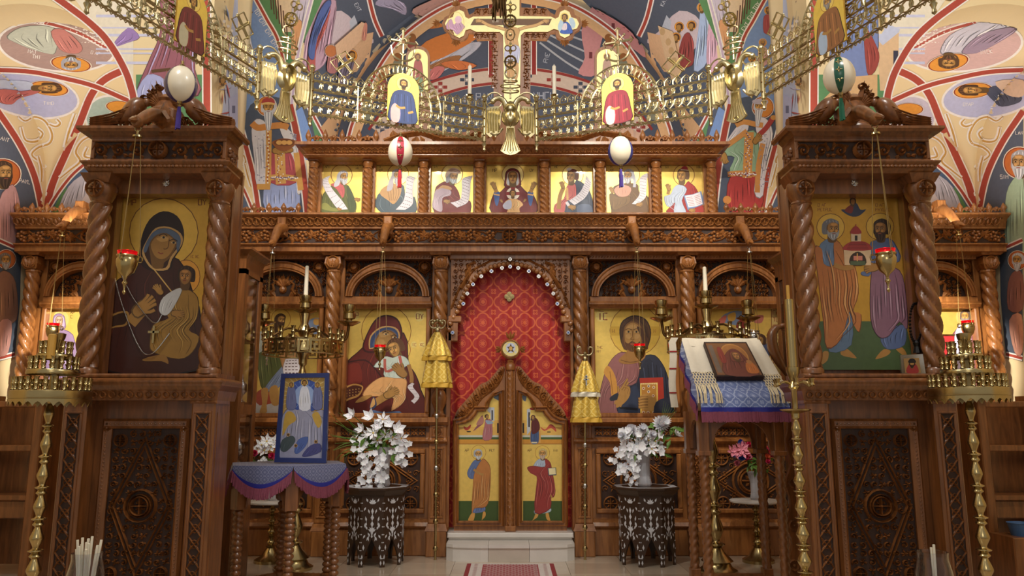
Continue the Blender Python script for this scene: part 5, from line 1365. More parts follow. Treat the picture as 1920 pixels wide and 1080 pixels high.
for sg, (x0, x1, y0, y1), lab in ((-1, (765, 802, 92, 172), 'small arched icon of a mourning woman left of the great cross'), (1, (1119, 1157, 92, 172), 'small arched icon of a mourning man right of the great cross')):
 t = thing('crest_icon', lab, 'icon', W((x0+x1)/2, 240, 9.2), 'arched icons flanking the cross')
 o = [(x0-4, 245), (x0-4, y0+14)]+[((x0+x1)/2-(x1-x0+8)/2*math.cos(PI*k/10), y0+14-20*math.sin(PI*k/10)) for k in range(11)]+[(x1+4, 245)]
 MB().prism(ppx(o, 9.22), 9.22, 9.26).obj('icon_backboard', 'wood', t)
 p = Paint(plane_surf(9.212)); o2 = [(x0, y1), (x0, y0+16)]+[((x0+x1)/2-(x1-x0)/2*math.cos(PI*k/10), y0+16-16*math.sin(PI*k/10)) for k in range(11)]+[(x1, y1)]
 m = MB().prism(ppx(o2, 9.212), 9.212, 9.22); p.extra.append(([V(v) for v in m.v], m.f, lin((206, 160, 70))+[1]))
 p.flat(o2, (242, 226, 150), .6); cx = (x0+x1)/2
 p.ell(cx, 106, 7, 7.5, (230, 190, 96)); p.drape([(cx-9, y1), (cx-8, 125), (cx-4, 112), (cx+4, 112), (cx+9, 126), (cx+10, y1)], (176, 84, 80) if sg < 0 else (190, 150, 130), n=3, w=1.2); p.poly([(cx-9, y1), (cx-9, 150), (cx+8, 146), (cx+9, y1)], (120, 150, 110)); p.head(cx, 107, 4, 0, 0, SK, (110, 60, 50), detail=0)
 p.obj('painting', 'icon_paint', t)
for x, lab in ((880, 'white candle in a brass cup on screen crest, left of cross'), (1040, 'white candle in a brass cup on screen crest, right of cross')):
 q = W(x, 238, 9.12); t = thing('crest_candle', lab, 'candle', q, 'candles on the screen crest')
 z1_, z2_ = ZA(180, 9.12), ZA(125, 9.12)
 MB().lathe([(.04, q.z-.03), (.02, q.z), (.015, z1_-.09), (.04, z1_-.05), (.045, z1_-.02), (.03, z1_), (.05, z1_+.01)], (q.x, 9.12, 0), 12).obj('candle_cup', 'brass', t, 50)
 MB().lathe([(.024, z1_), (.024, z2_), (.018, z2_+.01), (.004, z2_+.013), (.003, z2_+.035)], (q.x, 9.12, 0), 12).obj('wax', 'white_wax', t, 50)
# ================================================================ ICON SHRINES, LAMPS, CANDLE STANDS
KX, KY = 2.80, 5.9
zz = lambda y, Y=KY: ZA(y, Y)
def shrine(loc, label):
 """tall canopied shrine, built around x = 0 facing -y"""
 t = thing('icon_shrine', label, 'shrine', loc, 'carved icon shrines', True)
 def B(m, nm, mat='wood_shaded', sm=0):
  m.xf(Matrix.Translation((0, -KY, 0))); return m.obj(nm, mat, t, sm)
 z_s, z_l, z_p = zz(700), zz(714), zz(748)
 h = .575
 MBp = lambda a, b, c, d, e, f, q=.012: MB().bbox(a, b, c, d, e, f, q)
 for sg in (-1, 1):
  a, b = (sg*h, sg*(h-.18))
  B(MBp(min(a, b), max(a, b), KY, KY+.2, .1, z_p-.02), 'pilaster')
  m = MBp(min(a, b)-.012, max(a, b)+.012, KY-.015, KY+.25, z_p-.035, z_p-.01); B(m, 'pilaster_cap')
  B(MBp(min(a, b)-.03, max(a, b)+.03, KY-.03, KY+.25, 0, .12), 'pilaster_foot')
  B(MB().frame(min(a, b)+.025, max(a, b)-.025, KY-.012, KY+.01, .2, z_p-.09, .018, .005), 'pilaster_frame')
  c = Carve((sg*(h-.09), KY, 0)); n = 12; za, zb_ = .23, z_p-.12
  B(MB().box(min(a, b)+.04, max(a, b)-.04, KY-.002, KY+.002, za-.01, zb_+.01), 'carving_ground', 'dark_shade_wood')
  for i in range(n):
   v = za+(i+.5)*(zb_-za)/n; d = (zb_-za)/n/2
   c.ring(0, v, .03, .010, .012, 8)
   for q in range(4): c.leaf(0, v, q*PI/2+PI/4, .055, .024, .014)
   c.ridge([(-.045, v-d), (.045, v+d)], .012, .016); c.ridge([(.045, v-d), (-.045, v+d)], .012, .016)
  stuff(B(c.m, 'pilaster_carving'))
  B(MB().box(sg*(h-.02), sg*h*.93, KY+.2, KY+.36, 0, z_p), 'side_panel')
  B(MB().bbox(sg*h-.004, sg*h+.004, KY+.05, KY+.3, .15, z_p-.1, .002), 'side_board')
 B(MB().box(-h+.1, h-.1, KY+.17, KY+.22, 0, z_p), 'front_panel')
 pw, pz0, pz1 = .335, .22, zz(785, KY+.15)
 B(MB().frame(-pw, pw, KY+.12, KY+.18, pz0, pz1, .075, .02), 'panel_frame')
 c = Carve((0, KY+.125, 0)); per = []
 for i in range(44):
  v = pz0+.04+i*(pz1-pz0-.08)/43
  for sg in (-1, 1): c.dome(sg*(pw-.04), v, .012, .01, 6)
 for i in range(20):
  u = -pw+.04+i*(2*pw-.08)/19
  for v in (pz0+.04, pz1-.04): c.dome(u, v, .012, .01, 6)
 stuff(B(c.m, 'frame_beading'))
 B(MB().box(-pw+.07, pw-.07, KY+.160, KY+.175, pz0+.07, pz1-.07), 'panel_ground', 'dark_shade_wood')
 c = Carve((0, KY+.162, (pz0+pz1)/2)); c.arabesque(2*pw-.17, pz1-pz0-.17, .03, .062); stuff(B(c.m, 'panel_carving'))
 m = MB().mould(-h-.01, h+.01, KY+.38, [(KY-.005, z_p-.01), (KY-.02, z_p+.06), (KY-.05, z_p+.10), (KY-.05, z_l-.03), (KY-.06, z_l-.01), (KY-.06, z_l), (KY-.02, z_l+.02)], .001); B(m, 'sill')
 c = Carve((0, KY-.02, z_p+.03)); n = 17
 for i in range(n): c.ring(-h+(i+.5)*2*h/n, 0, .022, .012, .014, 8)
 B(c.m, 'scalloped_apron')
 B(MBp(-h, h, KY+.0, KY+.38, z_l+.02, z_s), 'column_plinth')
 z_b = zz(325); z_t = zz(306)
 B(MB().box(-h+.02, h-.02, KY+.34, KY+.38, z_s, z_b+.1), 'niche_back')
 for sg in (-1, 1):
  B(MB().bbox(sg*.55-(.05 if sg > 0 else 0), sg*.55+(0 if sg > 0 else .05), KY+.18, KY+.36, z_s, z_b, .01), 'niche_side')
  B(MB().box(sg*.41, sg*.50, KY+.20, KY+.29, z_s, z_b), 'niche_jamb')
  m = twist(.072, z_s+.05, zz(380), 2.3*sg, 4, .2, 60, 28); m.xf(Matrix.Translation((sg*.475, KY+.085, 0))); B(m, 'twisted_column', 'wood_shaded', 35)
  B(MB().lathe([(.09, z_s), (.09, z_s+.03), (.075, z_s+.05)], (sg*.475, KY+.085, 0), 16), 'column_base', 'wood_shaded', 40)
  m = MB().lathe([(.07, zz(382)), (.085, zz(378)), (.075, zz(374)), (.10, zz(362)), (.115, zz(350)), (.10, zz(340))], (sg*.475, KY+.085, 0), 16); B(m, 'column_capital', 'wood_shaded', 40)
  m = MB(); frust(m, .09, .125, .09, .125, zz(342), zz(326), .1); m.xf(Matrix.Translation((sg*.475, KY+.085, 0))); B(m, 'column_abacus')
  c = Carve((sg*.475, KY-.03, zz(355))); c.rosette(0, 0, .075, .025); B(c.m, 'capital_rosette')
 B(MB().box(-h+.06, h-.06, KY+.16, KY+.29, zz(366, KY+.2), z_b+.05), 'niche_header')
 m = MB(); s = (0, KY+.155, zz(343, KY+.15)); m.lathe([(.001, -.004), (.026, -.004), (.026, .003), (.001, .006)], s, 12, 'y'); B(m, 'metal_rosette', 'silver')
 c = Carve((0, KY+.15, s[2])); 
 for q in range(8): c.leaf(0, 0, q*PI/4, .034, .014, .006)
 B(c.m, 'metal_petals', 'silver')
 hf = .535
 y0 = KY-.02
 B(MB().mould(-hf+.0, hf-.0, KY+.25, [(y0, z_b-.005), (y0-.03, z_b+.03), (y0-.03, z_b+.045), (y0-.055, z_t-.01), (y0-.055, z_t), (y0, z_t+.01)], .06), 'lower_cornice')
 c = Carve((0, y0-.035, z_b+.04)); 
 for i in range(34): c.dome(-hf+(i+.5)*2*hf/34, 0, .016, .016, 6, 1.3)
 stuff(B(c.m, 'bead_moulding'))
 z_f, z_c = zz(261), zz(236, KY-.1)
 B(MB().box(-hf, hf, KY, KY+.25, z_t, z_f+.02), 'frieze_block')
 B(MB().frame(-hf-.002, hf+.002, KY-.03, KY+.01, z_t, z_f, .028, .006), 'frieze_frame')
 B(MB().box(-hf+.02, hf-.02, KY-.004, KY, z_t+.02, z_f-.02), 'frieze_ground', 'dark_shade_wood')
 zm_ = (z_t+z_f)/2; hh_ = (z_f-z_t)/2-.03
 for sg in (-1, 1):
  c = Carve((0, KY-.004, zm_)); c.scrolls(min(sg*.1, sg*.54), max(sg*.1, sg*.54), -hh_, hh_, .035, 3, .026); stuff(B(c.m, 'frieze_scrolls'))
  c = Carve((sg*(hf+.004), KY+.12, zm_), (0, 1, 0), (0, 0, 1), (sg, 0, 0)); c.scrolls(-.09, .09, -hh_, hh_, .02, 2, .02); stuff(B(c.m, 'side_scrolls'))
 c = Carve((0, KY-.01, zm_)); c.dome(0, 0, hh_*1.0, .03, 16); c.rosette(0, 0, hh_*1.05, .06); B(c.m, 'cross_medallion')
 B(MB().mould(-hf-.002, hf+.002, KY+.25, [(KY-.02, z_f), (KY-.02, z_f+.02), (KY-.05, z_f+.05), (KY-.09, z_c-.04), (KY-.11, z_c-.02), (KY-.11, z_c), (KY-.05, z_c+.015)], .055), 'crown_cornice')
 w_ = V((0, KY-.09, z_c-.04))-V((0, KY-.05, z_f+.05)); L = w_.length; nr = V((1, 0, 0)).cross(w_).normalized(); nr = nr if nr.y < 0 else -nr
 c = Carve((0, KY-.05, z_f+.05), (1, 0, 0), w_.normalized(), nr); n = 22
 for i in range(n):
  u = -hf-.02+(i+.5)*(2*hf+.04)/n; c.ring(u, L*.5, L*.36, .012, .012, 8); c.leaf(u+.027, L*.1, PI/2, L*.8, .03, .014)
 stuff(B(c.m, 'crown_carving'))
 B(MB().box(-hf+.05, hf-.05, KY+.24, KY+.36, z_t, z_c), 'canopy_back')
 zt_ = z_c+.012; k = (zz(180, KY)-zz(232, KY))/52.0
 B(MB().lathe([(.13, zt_), (.13, zt_+.02), (.10, zt_+.05), (.11, zt_+.12), (.13, zt_+.15), (.13, zt_+.165), (.1, zt_+.19), (.06, zt_+.25), (.075, zt_+.27), (.04, zt_+.31), (.0, zt_+.33)], (0, KY+.06, 0), 18), 'urn', 'wood_shaded', 50)
 for sg in (-1, 1):
  m = MB(); pts = smooth_pts([(sg*.16, KY+.03, zt_+.23), (sg*.22, KY+.03, zt_+.21), (sg*.29, KY+.03, zt_+.13), (sg*.40, KY+.03, zt_+.08), (sg*.56, KY+.03, zt_+.05)], 4, False)
  m.tube(pts, lambda q: .028+.05*math.sin(PI*min(1, q*1.25+.05))**1.2 if q < .8 else .05, 8)
  m.ball((sg*.15, KY+.03, zt_+.24), .036, 8, 6); m.tube([(sg*.135, KY+.03, zt_+.245), (sg*.10, KY+.03, zt_+.235)], .016, 5, False, .004)
  B(m, 'carved_bird', 'wood_shaded', 60)
  c = Carve((0, KY-.02, zt_))
  for i in range(5): c.ridge([(sg*(.30+.01*i), .16-.028*i), (sg*.42, .115-.02*i), (sg*.57, .085-.016*i)], .018, .016)
  for i in range(4): c.leaf(sg*(.22+.03*i), .19-.03*i, (0 if sg > 0 else PI)-sg*.4, .12, .05, .03)
  stuff(B(c.m, 'bird_feathers'))
  m = MB(); c = Carve((0, KY+.03, zt_)); r = random.Random(5)
  for i in range(9):
   u = sg*(.13+.045*i); v = .03+.02*(i % 2)
   c.spiral(u, v+.02, .04, 1.2, i, sg, .018, .03); c.leaf(u, v, PI/2+sg*.3, .1-.006*i, .04, .03)
  for i in range(6):
   a = PI/2-sg*(.25+i*.2); c.leaf(sg*.03, .2, a, .24-.02*i, .06, .03); c.spiral(sg*(.06+.035*i), .37-.035*i, .036, 1.2, i, sg, .018, .03)
  stuff(B(c.m, 'crest_foliage'))
 return t
sh1 = shrine((-KX, KY, 0), 'tall carved oak shrine on the left holding a dark Mother of God icon')
def copy_tree(root, loc, label):
 r = root.copy(); COL.objects.link(r); r.location = loc; r['label'] = label
 for ch in list(root.children):
  c = ch.copy(); COL.objects.link(c); c.parent = r
  for g in list(ch.children):
   d = g.copy(); COL.objects.link(d); d.parent = c
 return r
sh2 = copy_tree(sh1, (KX, KY, 0), 'tall carved oak shrine on the right holding an icon of two apostles')
YN = KY+.30
p = icon('dark gold icon of the Mother of God with Child inside the left shrine', YN, (0, 0, 0, 0), None, (176, 130, 50)); p.extra = []
w_ = [W(x, y, YN) for x, y in ((219, 360), (394, 360), (371, 696), (192, 696))]
m = MB().prism([(q.x, q.z) for q in w_], YN, YN+.03); p.extra.append(([V(v) for v in m.v], m.f, lin((206, 160, 66))+[1]))
p.view(180, 350, 3.086)
p.ell(392, 265, 202, 200, (110, 66, 24)); p.ell(392, 265, 197, 195, (222, 178, 80), 0, 1); p.ell(522, 520, 82, 98, (110, 66, 24)); p.ell(522, 520, 78, 94, (224, 160, 70), 0, 1)
p.drape([(40, 1065), (70, 780), (100, 560), (220, 500), (280, 380), (480, 420), (560, 600), (610, 760), (590, 1065)], (58, 24, 16), (24, 10, 8), n=12, w=5, light=(84, 38, 26))
p.poly([(255, 440), (262, 300), (310, 190), (390, 142), (470, 170), (508, 250), (500, 340), (450, 420), (430, 480), (330, 490)], (34, 14, 12))
p.poly([(268, 370), (300, 300), (345, 240), (420, 232), (490, 270), (500, 330), (440, 420), (415, 480), (330, 480), (280, 420)], (190, 150, 90)); p.poly([(280, 365), (308, 305), (350, 250), (420, 242), (480, 278), (486, 330), (430, 410), (405, 468), (335, 468), (292, 415)], (52, 26, 18))
p.poly([(275, 365), (310, 290), (350, 252), (420, 244), (482, 282), (490, 330), (470, 380), (460, 320), (410, 275), (350, 285), (312, 330), (290, 380)], (84, 100, 124))
p.poly([(310, 330), (350, 280), (410, 270), (460, 310), (465, 345), (430, 410), (395, 440), (385, 470), (330, 470), (315, 400)], (112, 78, 34)); p.poly([(318, 335), (355, 288), (410, 278), (452, 312), (455, 345), (420, 400), (380, 420), (340, 400)], (162, 118, 56))
p.poly([(350, 300), (400, 290), (430, 305), (380, 320)], (190, 146, 78))
for (x, y) in ((392, 292), (450, 322)): p.line([(x-26, y-8), (x, y-18), (x+22, y-6)], 5, (40, 24, 12)); p.poly([(x-18, y+2), (x, y-6), (x+16, y+5), (x, y+10)], (190, 160, 110), 2); p.ell(x, y+2, 7, 7, (30, 18, 10))
p.line([(424, 300), (418, 350), (400, 362), (392, 358)], 5, (96, 62, 26)); p.line([(360, 380), (376, 388), (390, 384)], 7, (130, 60, 40)); p.line([(330, 470), (440, 610)], 7, (200, 160, 90), 0)
p.drape([(370, 700), (400, 640), (470, 585), (530, 590), (590, 640), (590, 750), (540, 830), (600, 870), (560, 960), (480, 1000), (330, 960), (310, 900), (330, 800), (420, 760)], (156, 116, 48), (84, 56, 20), n=13, w=5, light=(196, 154, 78))
p.drape([(365, 700), (390, 640), (470, 590), (500, 600), (450, 700), (410, 745), (375, 735)], (196, 196, 196), (110, 110, 110), n=3, w=4); p.head(520, 520, 40, -.2, .05, (150, 104, 50), (50, 30, 16)); p.hand(365, 600, 55, -2.3, (162, 118, 56)); p.hand(470, 735, 60, .1, (162, 118, 56))
p.line([(200, 790), (260, 720)], 70, (150, 108, 50), 0); p.hand(270, 700, 120, -.7, (158, 114, 54)); p.poly([(70, 820), (80, 750), (150, 720), (190, 730), (180, 800), (110, 815)], (150, 110, 54)); p.poly([(80, 812), (92, 756), (150, 730), (180, 740), (170, 792), (112, 805)], (52, 30, 18))
p.poly([(270, 1000), (330, 980), (400, 975), (420, 1025), (380, 1010), (290, 1010)], (150, 108, 50)); p.text(['MP'], 185, 108, 32, (110, 50, 26)); p.text(['OY'], 592, 106, 32, (110, 50, 26)); p.text(['IC XC'], 545, 412, 14, (120, 50, 30))
done(p)
p = icon('gold icon of two apostles holding a domed church inside the right shrine', YN, (0, 0, 0, 0), None, (196, 150, 60)); p.extra = []
w_ = [W(x, y, YN) for x, y in ((1514, 360), (1694, 360), (1722, 692), (1535, 692))]
m = MB().prism([(q.x, q.z) for q in w_], YN, YN+.03); p.extra.append(([V(v) for v in m.v], m.f, lin((206, 156, 62))+[1]))
p.view(1500, 350, 3)
p.flat([(88, 757), (592, 757), (655, 1030), (112, 1030)], (76, 96, 58))
for x, y in ((172, 228), (450, 225)): p.ell(x, y, 80, 78, (120, 76, 30)); p.ell(x, y, 76, 74, (220, 176, 80), 0, 1)
p.poly([(115, 990), (130, 930), (160, 930), (155, 975), (125, 1000)], (176, 128, 64)); p.poly([(230, 945), (240, 905), (270, 915), (318, 962), (290, 962)], (176, 128, 64)); p.poly([(425, 965), (470, 915), (510, 925), (490, 950), (440, 968)], (176, 128, 64)); p.poly([(540, 915), (575, 905), (600, 940), (590, 955)], (176, 128, 64))
p.drape([(165, 930), (170, 800), (280, 700), (290, 890)], (98, 122, 150), n=6, w=6); p.drape([(105, 340), (160, 290), (205, 300), (200, 440), (130, 440)], (108, 134, 168), n=4, w=6)
p.drape([(80, 340), (120, 350), (130, 430), (190, 440), (190, 300), (240, 340), (260, 450), (310, 450), (330, 600), (300, 700), (345, 720), (335, 820), (300, 770), (280, 700), (230, 860), (150, 910), (130, 760), (95, 480)], (190, 118, 62), (116, 62, 28), n=13, w=7, light=(226, 168, 104))
p.line([(190, 440), (250, 460), (300, 450)], 26, (176, 128, 64)); p.head(180, 240, 38, .45, 0, (166, 118, 58), (120, 120, 124), ((160, 160, 164), .25))
p.drape([(390, 330), (430, 300), (500, 290), (540, 330), (560, 420), (400, 470), (345, 480), (350, 500), (400, 490)], (92, 108, 146), n=5, w=6); p.drape([(450, 850), (500, 800), (590, 780), (590, 890), (490, 915)], (92, 108, 146), n=6, w=6)
p.drape([(400, 480), (450, 440), (560, 470), (595, 600), (605, 800), (560, 760), (500, 840), (440, 845), (395, 740)], (136, 96, 112), (76, 48, 60), n=12, w=7, light=(180, 146, 160)); p.head(455, 240, 38, -.35, 0, (150, 104, 52), (52, 34, 20), ((66, 42, 26), .5)); p.hand(410, 455, 70, 2.9, (170, 122, 60))
p.flat([(245, 355), (398, 355), (398, 442), (250, 442)], (222, 190, 150)); p.poly([(245, 357), (265, 320), (320, 305), (380, 318), (398, 357)], (170, 60, 56)); p.flat([(286, 262), (342, 262), (342, 308), (286, 308)], (226, 200, 166)); p.poly([(282, 264), (296, 232), (313, 222), (330, 234), (344, 264)], (166, 56, 54)); p.poly([(282, 440), (284, 390), (325, 366), (364, 392), (366, 440)], (60, 40, 30)); p.rect(300, 390, 350, 415, (214, 130, 110)); p.rect(318, 375, 324, 440, (226, 170, 90)); p.rect(307, 275, 322, 305, (50, 40, 36)); p.rect(282, 420, 366, 442, (86, 100, 70)); p.line([(313, 212), (313, 224)], 5, (170, 60, 56), 0)
for i in range(5): p.line([(262+i*4, 350-i*8), (384-i*4, 350-i*8)], 3, (120, 40, 40), 0)
p.poly([(230, 130), (270, 125), (290, 90), (320, 95), (340, 130), (372, 128), (330, 165), (280, 165)], (60, 66, 88)); p.poly([(250, 135), (280, 105), (300, 110), (290, 150)], (130, 50, 40)); p.head(297, 85, 14, 0, 0, (150, 104, 52), (60, 40, 24), detail=0)
p.text(['O AG', 'PETPOC'], 100, 112, 17, (130, 70, 36)); p.text(['O AG', 'PAYLOC'], 425, 112, 17, (130, 70, 36))
done(p)
t = thing('framed_picture', 'small silver framed picture standing on the sill of the right shrine', 'picture', W(1713, 704, KY+.05))
q = [W(x, y, KY+.05) for x, y in ((1690, 704), (1735, 704), (1729, 664), (1687, 666))]
m = MB().prism([(a.x, a.z) for a in q], KY+.04, KY+.06); m.obj('picture_frame', 'silver', t)
p = Paint(plane_surf(KY+.038)); p.flat([(1697, 699), (1727, 699), (1723, 671), (1694, 672)], (150, 116, 70)); p.poly([(1700, 699), (1703, 684), (1711, 680), (1719, 685), (1722, 699)], (150, 50, 50)); p.head(1710, 682, 4.5, 0, 0, SK, (40, 26, 20), ((40, 26, 20), .4), detail=0); p.poly([(1703, 680), (1706, 673), (1714, 673), (1717, 680)], (26, 22, 24)); p.obj('picture', 'icon_paint', t)
t = thing('prayer_rope', 'black knotted prayer rope hanging beside the right shrine icon', 'rope', W(1722, 575, KY+.19))
m = MB()
for i in range(34):
 a = 2*PI*i/34; x = 1718+10*math.sin(a)+(-2 if a > PI else 0); y = 605-36*math.cos(a); q = W(x, y, KY+.2-.02); m.ball(q, .012, 6, 4)
stuff(m.obj('knots', 'black_bead', t)); q = W(1719, 650, KY+.18); MB().lathe([(.012, q.z+.05), (.03, q.z+.03), (.02, q.z), (.035, q.z-.05)], (q.x, q.y, 0), 8).obj('tassel', 'black_bead', t)
t = thing('pectoral_chain', 'silver chain with a small gold cross hung across the left shrine icon', 'chain', W(286, 690, YN-.02))
for i, L in enumerate(([(205, 470), (225, 560), (260, 650), (285, 663), (318, 625)], [(218, 495), (250, 560), (288, 605), (304, 590)], [(221, 410), (218, 440), (210, 470)])):
 pts = [W(x, y, YN-.02) for x, y in smooth_pts(L, 6, False)]; MB().tube(pts, .005, 5).obj('chain_strand', 'silver', t)
c0 = W(288, 627, YN-.02); m = MB().box(c0.x-.008, c0.x+.008, c0.y-.006, c0.y+.004, c0.z-.07, c0.z+.07).box(c0.x-.045, c0.x+.045, c0.y-.006, c0.y+.004, c0.z+.01, c0.z+.028); m.obj('cross', 'brass', t)
def oil_lamp(hook, cup, Y, s, label, metal='brass', glass='red_glass'):
 """hook and cup: pixels of the suspension ring and of the glass"""
 H = W(hook[0], hook[1], Y); zc_ = ZA(cup[1], Y); X = H.x
 t = thing('hanging_oil_lamp', label, 'lamp', (X, Y, zc_), 'hanging oil lamps')
 MB().lathe([(.006*s, -.42*s), (.022*s, -.39*s), (.008*s, -.36*s), (.02*s, -.30*s), (.035*s, -.28*s), (.012*s, -.24*s), (.03*s, -.2*s), (.085*s, -.15*s), (.115*s, -.06*s), (.12*s, .0), (.105*s, .03*s), (.125*s, .05*s), (.12*s, .06*s), (.10*s, .04*s)], (X, Y, zc_), 20).obj('lamp_bowl', metal, t, 50)
 MB().lathe([(.001, -.02*s), (.085*s, -.02*s), (.105*s, .05*s), (.115*s, .11*s), (.105*s, .11*s), (.09*s, .05*s), (.001, 0)], (X, Y, zc_), 18).obj('glass_cup', glass, t, 60)
 MB().lathe([(.012*s, .03*s), (.02*s, .05*s), (.014*s, .075*s), (.002*s, .1*s)], (X, Y, zc_), 8).obj('flame', 'flame', t)
 for k in range(3):
  a = 2*PI*k/3+.5; ca, sa = math.cos(a), math.sin(a)
  MB().tube(smooth_pts([(X+.11*s*ca, Y+.11*s*sa, zc_+.0), (X+.16*s*ca, Y+.16*s*sa, zc_-.01*s), (X+.165*s*ca, Y+.165*s*sa, zc_+.05*s), (X+.13*s*ca, Y+.13*s*sa, zc_+.055*s)], 3, False), .011*s, 6).obj('scroll_ear', metal, t, 60)
  MB().tube([(X+.145*s*ca, Y+.145*s*sa, zc_+.05*s), (X+.035*s*ca, Y+.035*s*sa, H.z-.02)], .0035*s+.001, 4).obj('chain', 'cord', t)
 m = MB().lathe([(.06*s, H.z-.025), (.055*s, H.z-.01), (.015*s, H.z+.0), (.012*s, H.z+.03)], (X, Y, 0), 12); m.tube([(X+.022*math.cos(2*PI*k/10), Y, H.z+.045+.022*math.sin(2*PI*k/10)) for k in range(10)], .005, 5, True); m.obj('ceiling_cap', metal, t, 50)
 return t, V((X, Y, H.z+.06))
def bracket(tip, root_, s, parent, side=1, mat='wood_shaded', nm='lamp_bracket'):
 """carved beast arm reaching from the cornice to the lamp ring"""
 a, b = V(root_), V(tip)
 mid = (a+b)/2+V((0, 0, .07*s)); m = MB()
 m.tube(smooth_pts([tuple(a), tuple(mid), tuple(b+V((0, -.02, .03)))], 5, False), lambda q: s*(.06-.03*q), 8)
 m.ball(b+V((0, -.02, .03)), .042*s, 8, 6, (.8, 1.3, .9)); m.tube([b+V((0, -.05*s, .03)), b+V((0, -.11*s, .0))], .025*s, 6, False, .01)
 k = len(m.v); c = Carve(tuple(a+(b-a)*.3), (0, -1, 0), (0, 0, 1), (1, 0, 0))
 for d in (0, .35, .7): c.leaf(0, 0, PI*.85-d, .2*s, .07*s, .05*s)
 m.add([tuple(v) for v in c.m.v], c.m.f); c = Carve(tuple(a+(b-a)*.3), (0, -1, 0), (0, 0, 1), (-1, 0, 0))
 for d in (0, .35, .7): c.leaf(0, 0, PI*.85-d, .2*s, .07*s, .05*s)
 m.add([tuple(v) for v in c.m.v], c.m.f); m.tube([b, V(tip)], .006, 5)
 return stuff(m.obj(nm, mat, parent, 50))
L1, tp = oil_lamp((258, 252), (234, 488), 5.5, .6, 'red glass oil lamp in brass hanging before left shrine icon'); bracket(tp, (tp.x+.06, 5.9, tp.z+.16), 1.3, None and sh1 or None) if 0 else None
def shrine_bracket(tp, sx):
 t = thing('lamp_bracket', 'carved wooden beast bracket on the %s shrine canopy, bearing a lamp' % ('left' if sx < 0 else 'right'), 'bracket', (tp.x, 5.75, tp.z+.1), 'lamp brackets')
 bracket(tp+V((0, 0, 0)), (tp.x-sx*.05, 5.84, tp.z+.16), 1.25, t, nm='beast_arm')
 MB().bbox(tp.x-sx*.05-.05, tp.x-sx*.05+.05, 5.82, 5.96, tp.z+.09, tp.z+.28, .015).obj('mounting_block', 'wood_shaded', t)
 m = MB(); a = V((tp.x+.0, 5.8, tp.z+.24)); b = V((tp.x-sx*.17, 5.62, tp.z+.10)); m.tube([a, (a+b)/2+V((0, 0, .03)), b], .03, 4, False, .018); m.obj('wing', 'wood_shaded', t)
shrine_bracket(tp, -1)
L2, tp = oil_lamp((1641, 247), (1668, 484), 5.5, .6, 'red glass oil lamp in brass hanging before right shrine icon'); shrine_bracket(tp, 1)
def screen_lamp(hook, cup, s, label, metal='brass', glass='red_glass', Y=8.6):
 t, tp = oil_lamp(hook, cup, Y, s, label, metal, glass)
 t2 = thing('lamp_bracket', 'carved beast bracket on screen cornice above the '+label, 'bracket', (tp.x, 8.9, tp.z+.1), 'lamp brackets')
 bracket(tp, (tp.x, 8.93, tp.z+.30), 1.25, t2, mat='wood', nm='beast_arm')
 MB().bbox(tp.x-.05, tp.x+.05, 8.86, 8.99, tp.z+.2, tp.z+.42, .012).obj('mounting_block', 'wood', t2)
 return t
screen_lamp((718, 470), (712, 657), .55, 'small red lamp before the Mother of God')
screen_lamp((1194, 470), (1204, 655), .55, 'small red lamp before the icon of Christ')
screen_lamp((511, 472), (495, 650), .5, 'silver lamp before the Forerunner icon', 'silver')
screen_lamp((1405, 470), (1423, 630), .55, 'pale lamp behind the cloth-draped lectern', 'silver', 'clear_glass')
screen_lamp((117, 440), (94, 617), .58, 'red lamp above the left tiered candle stand')
screen_lamp((1797, 438), (1822, 612), .58, 'red lamp above the right tiered candle stand')
cup_me = MB().lathe([(.006, 0), (.016, .004), (.010, .012), (.012, .028), (.017, .036), (.011, .044), (.015, .066), (.018, .07), (.013, .07)], seg=8).mesh('candle_cup', 'brass', 50)
def turned(profile, c, nm, t, mat='brass', seg=16): MB().lathe(profile, c, seg).obj(nm, mat, t, 45)
def baluster(z0, z1, r, n, seed=1):
 """a turned brass shaft: alternating vases and rings"""
 pr = []; L = (z1-z0)/n
 for i in range(n):
  z = z0+i*L; k = 1-.35*i/n
  pr += [(r*.55*k, z), (r*1.05*k, z+.05*L), (r*1.1*k, z+.09*L), (r*.6*k, z+.13*L), (r*.5*k, z+.2*L), (r*.95*k, z+.4*L), (r*1.0*k, z+.5*L), (r*.6*k, z+.72*L), (r*.45*k, z+.82*L), (r*.8*k, z+.88*L), (r*.8*k, z+.92*L)]
 return smooth_pts(pr, 2, False)
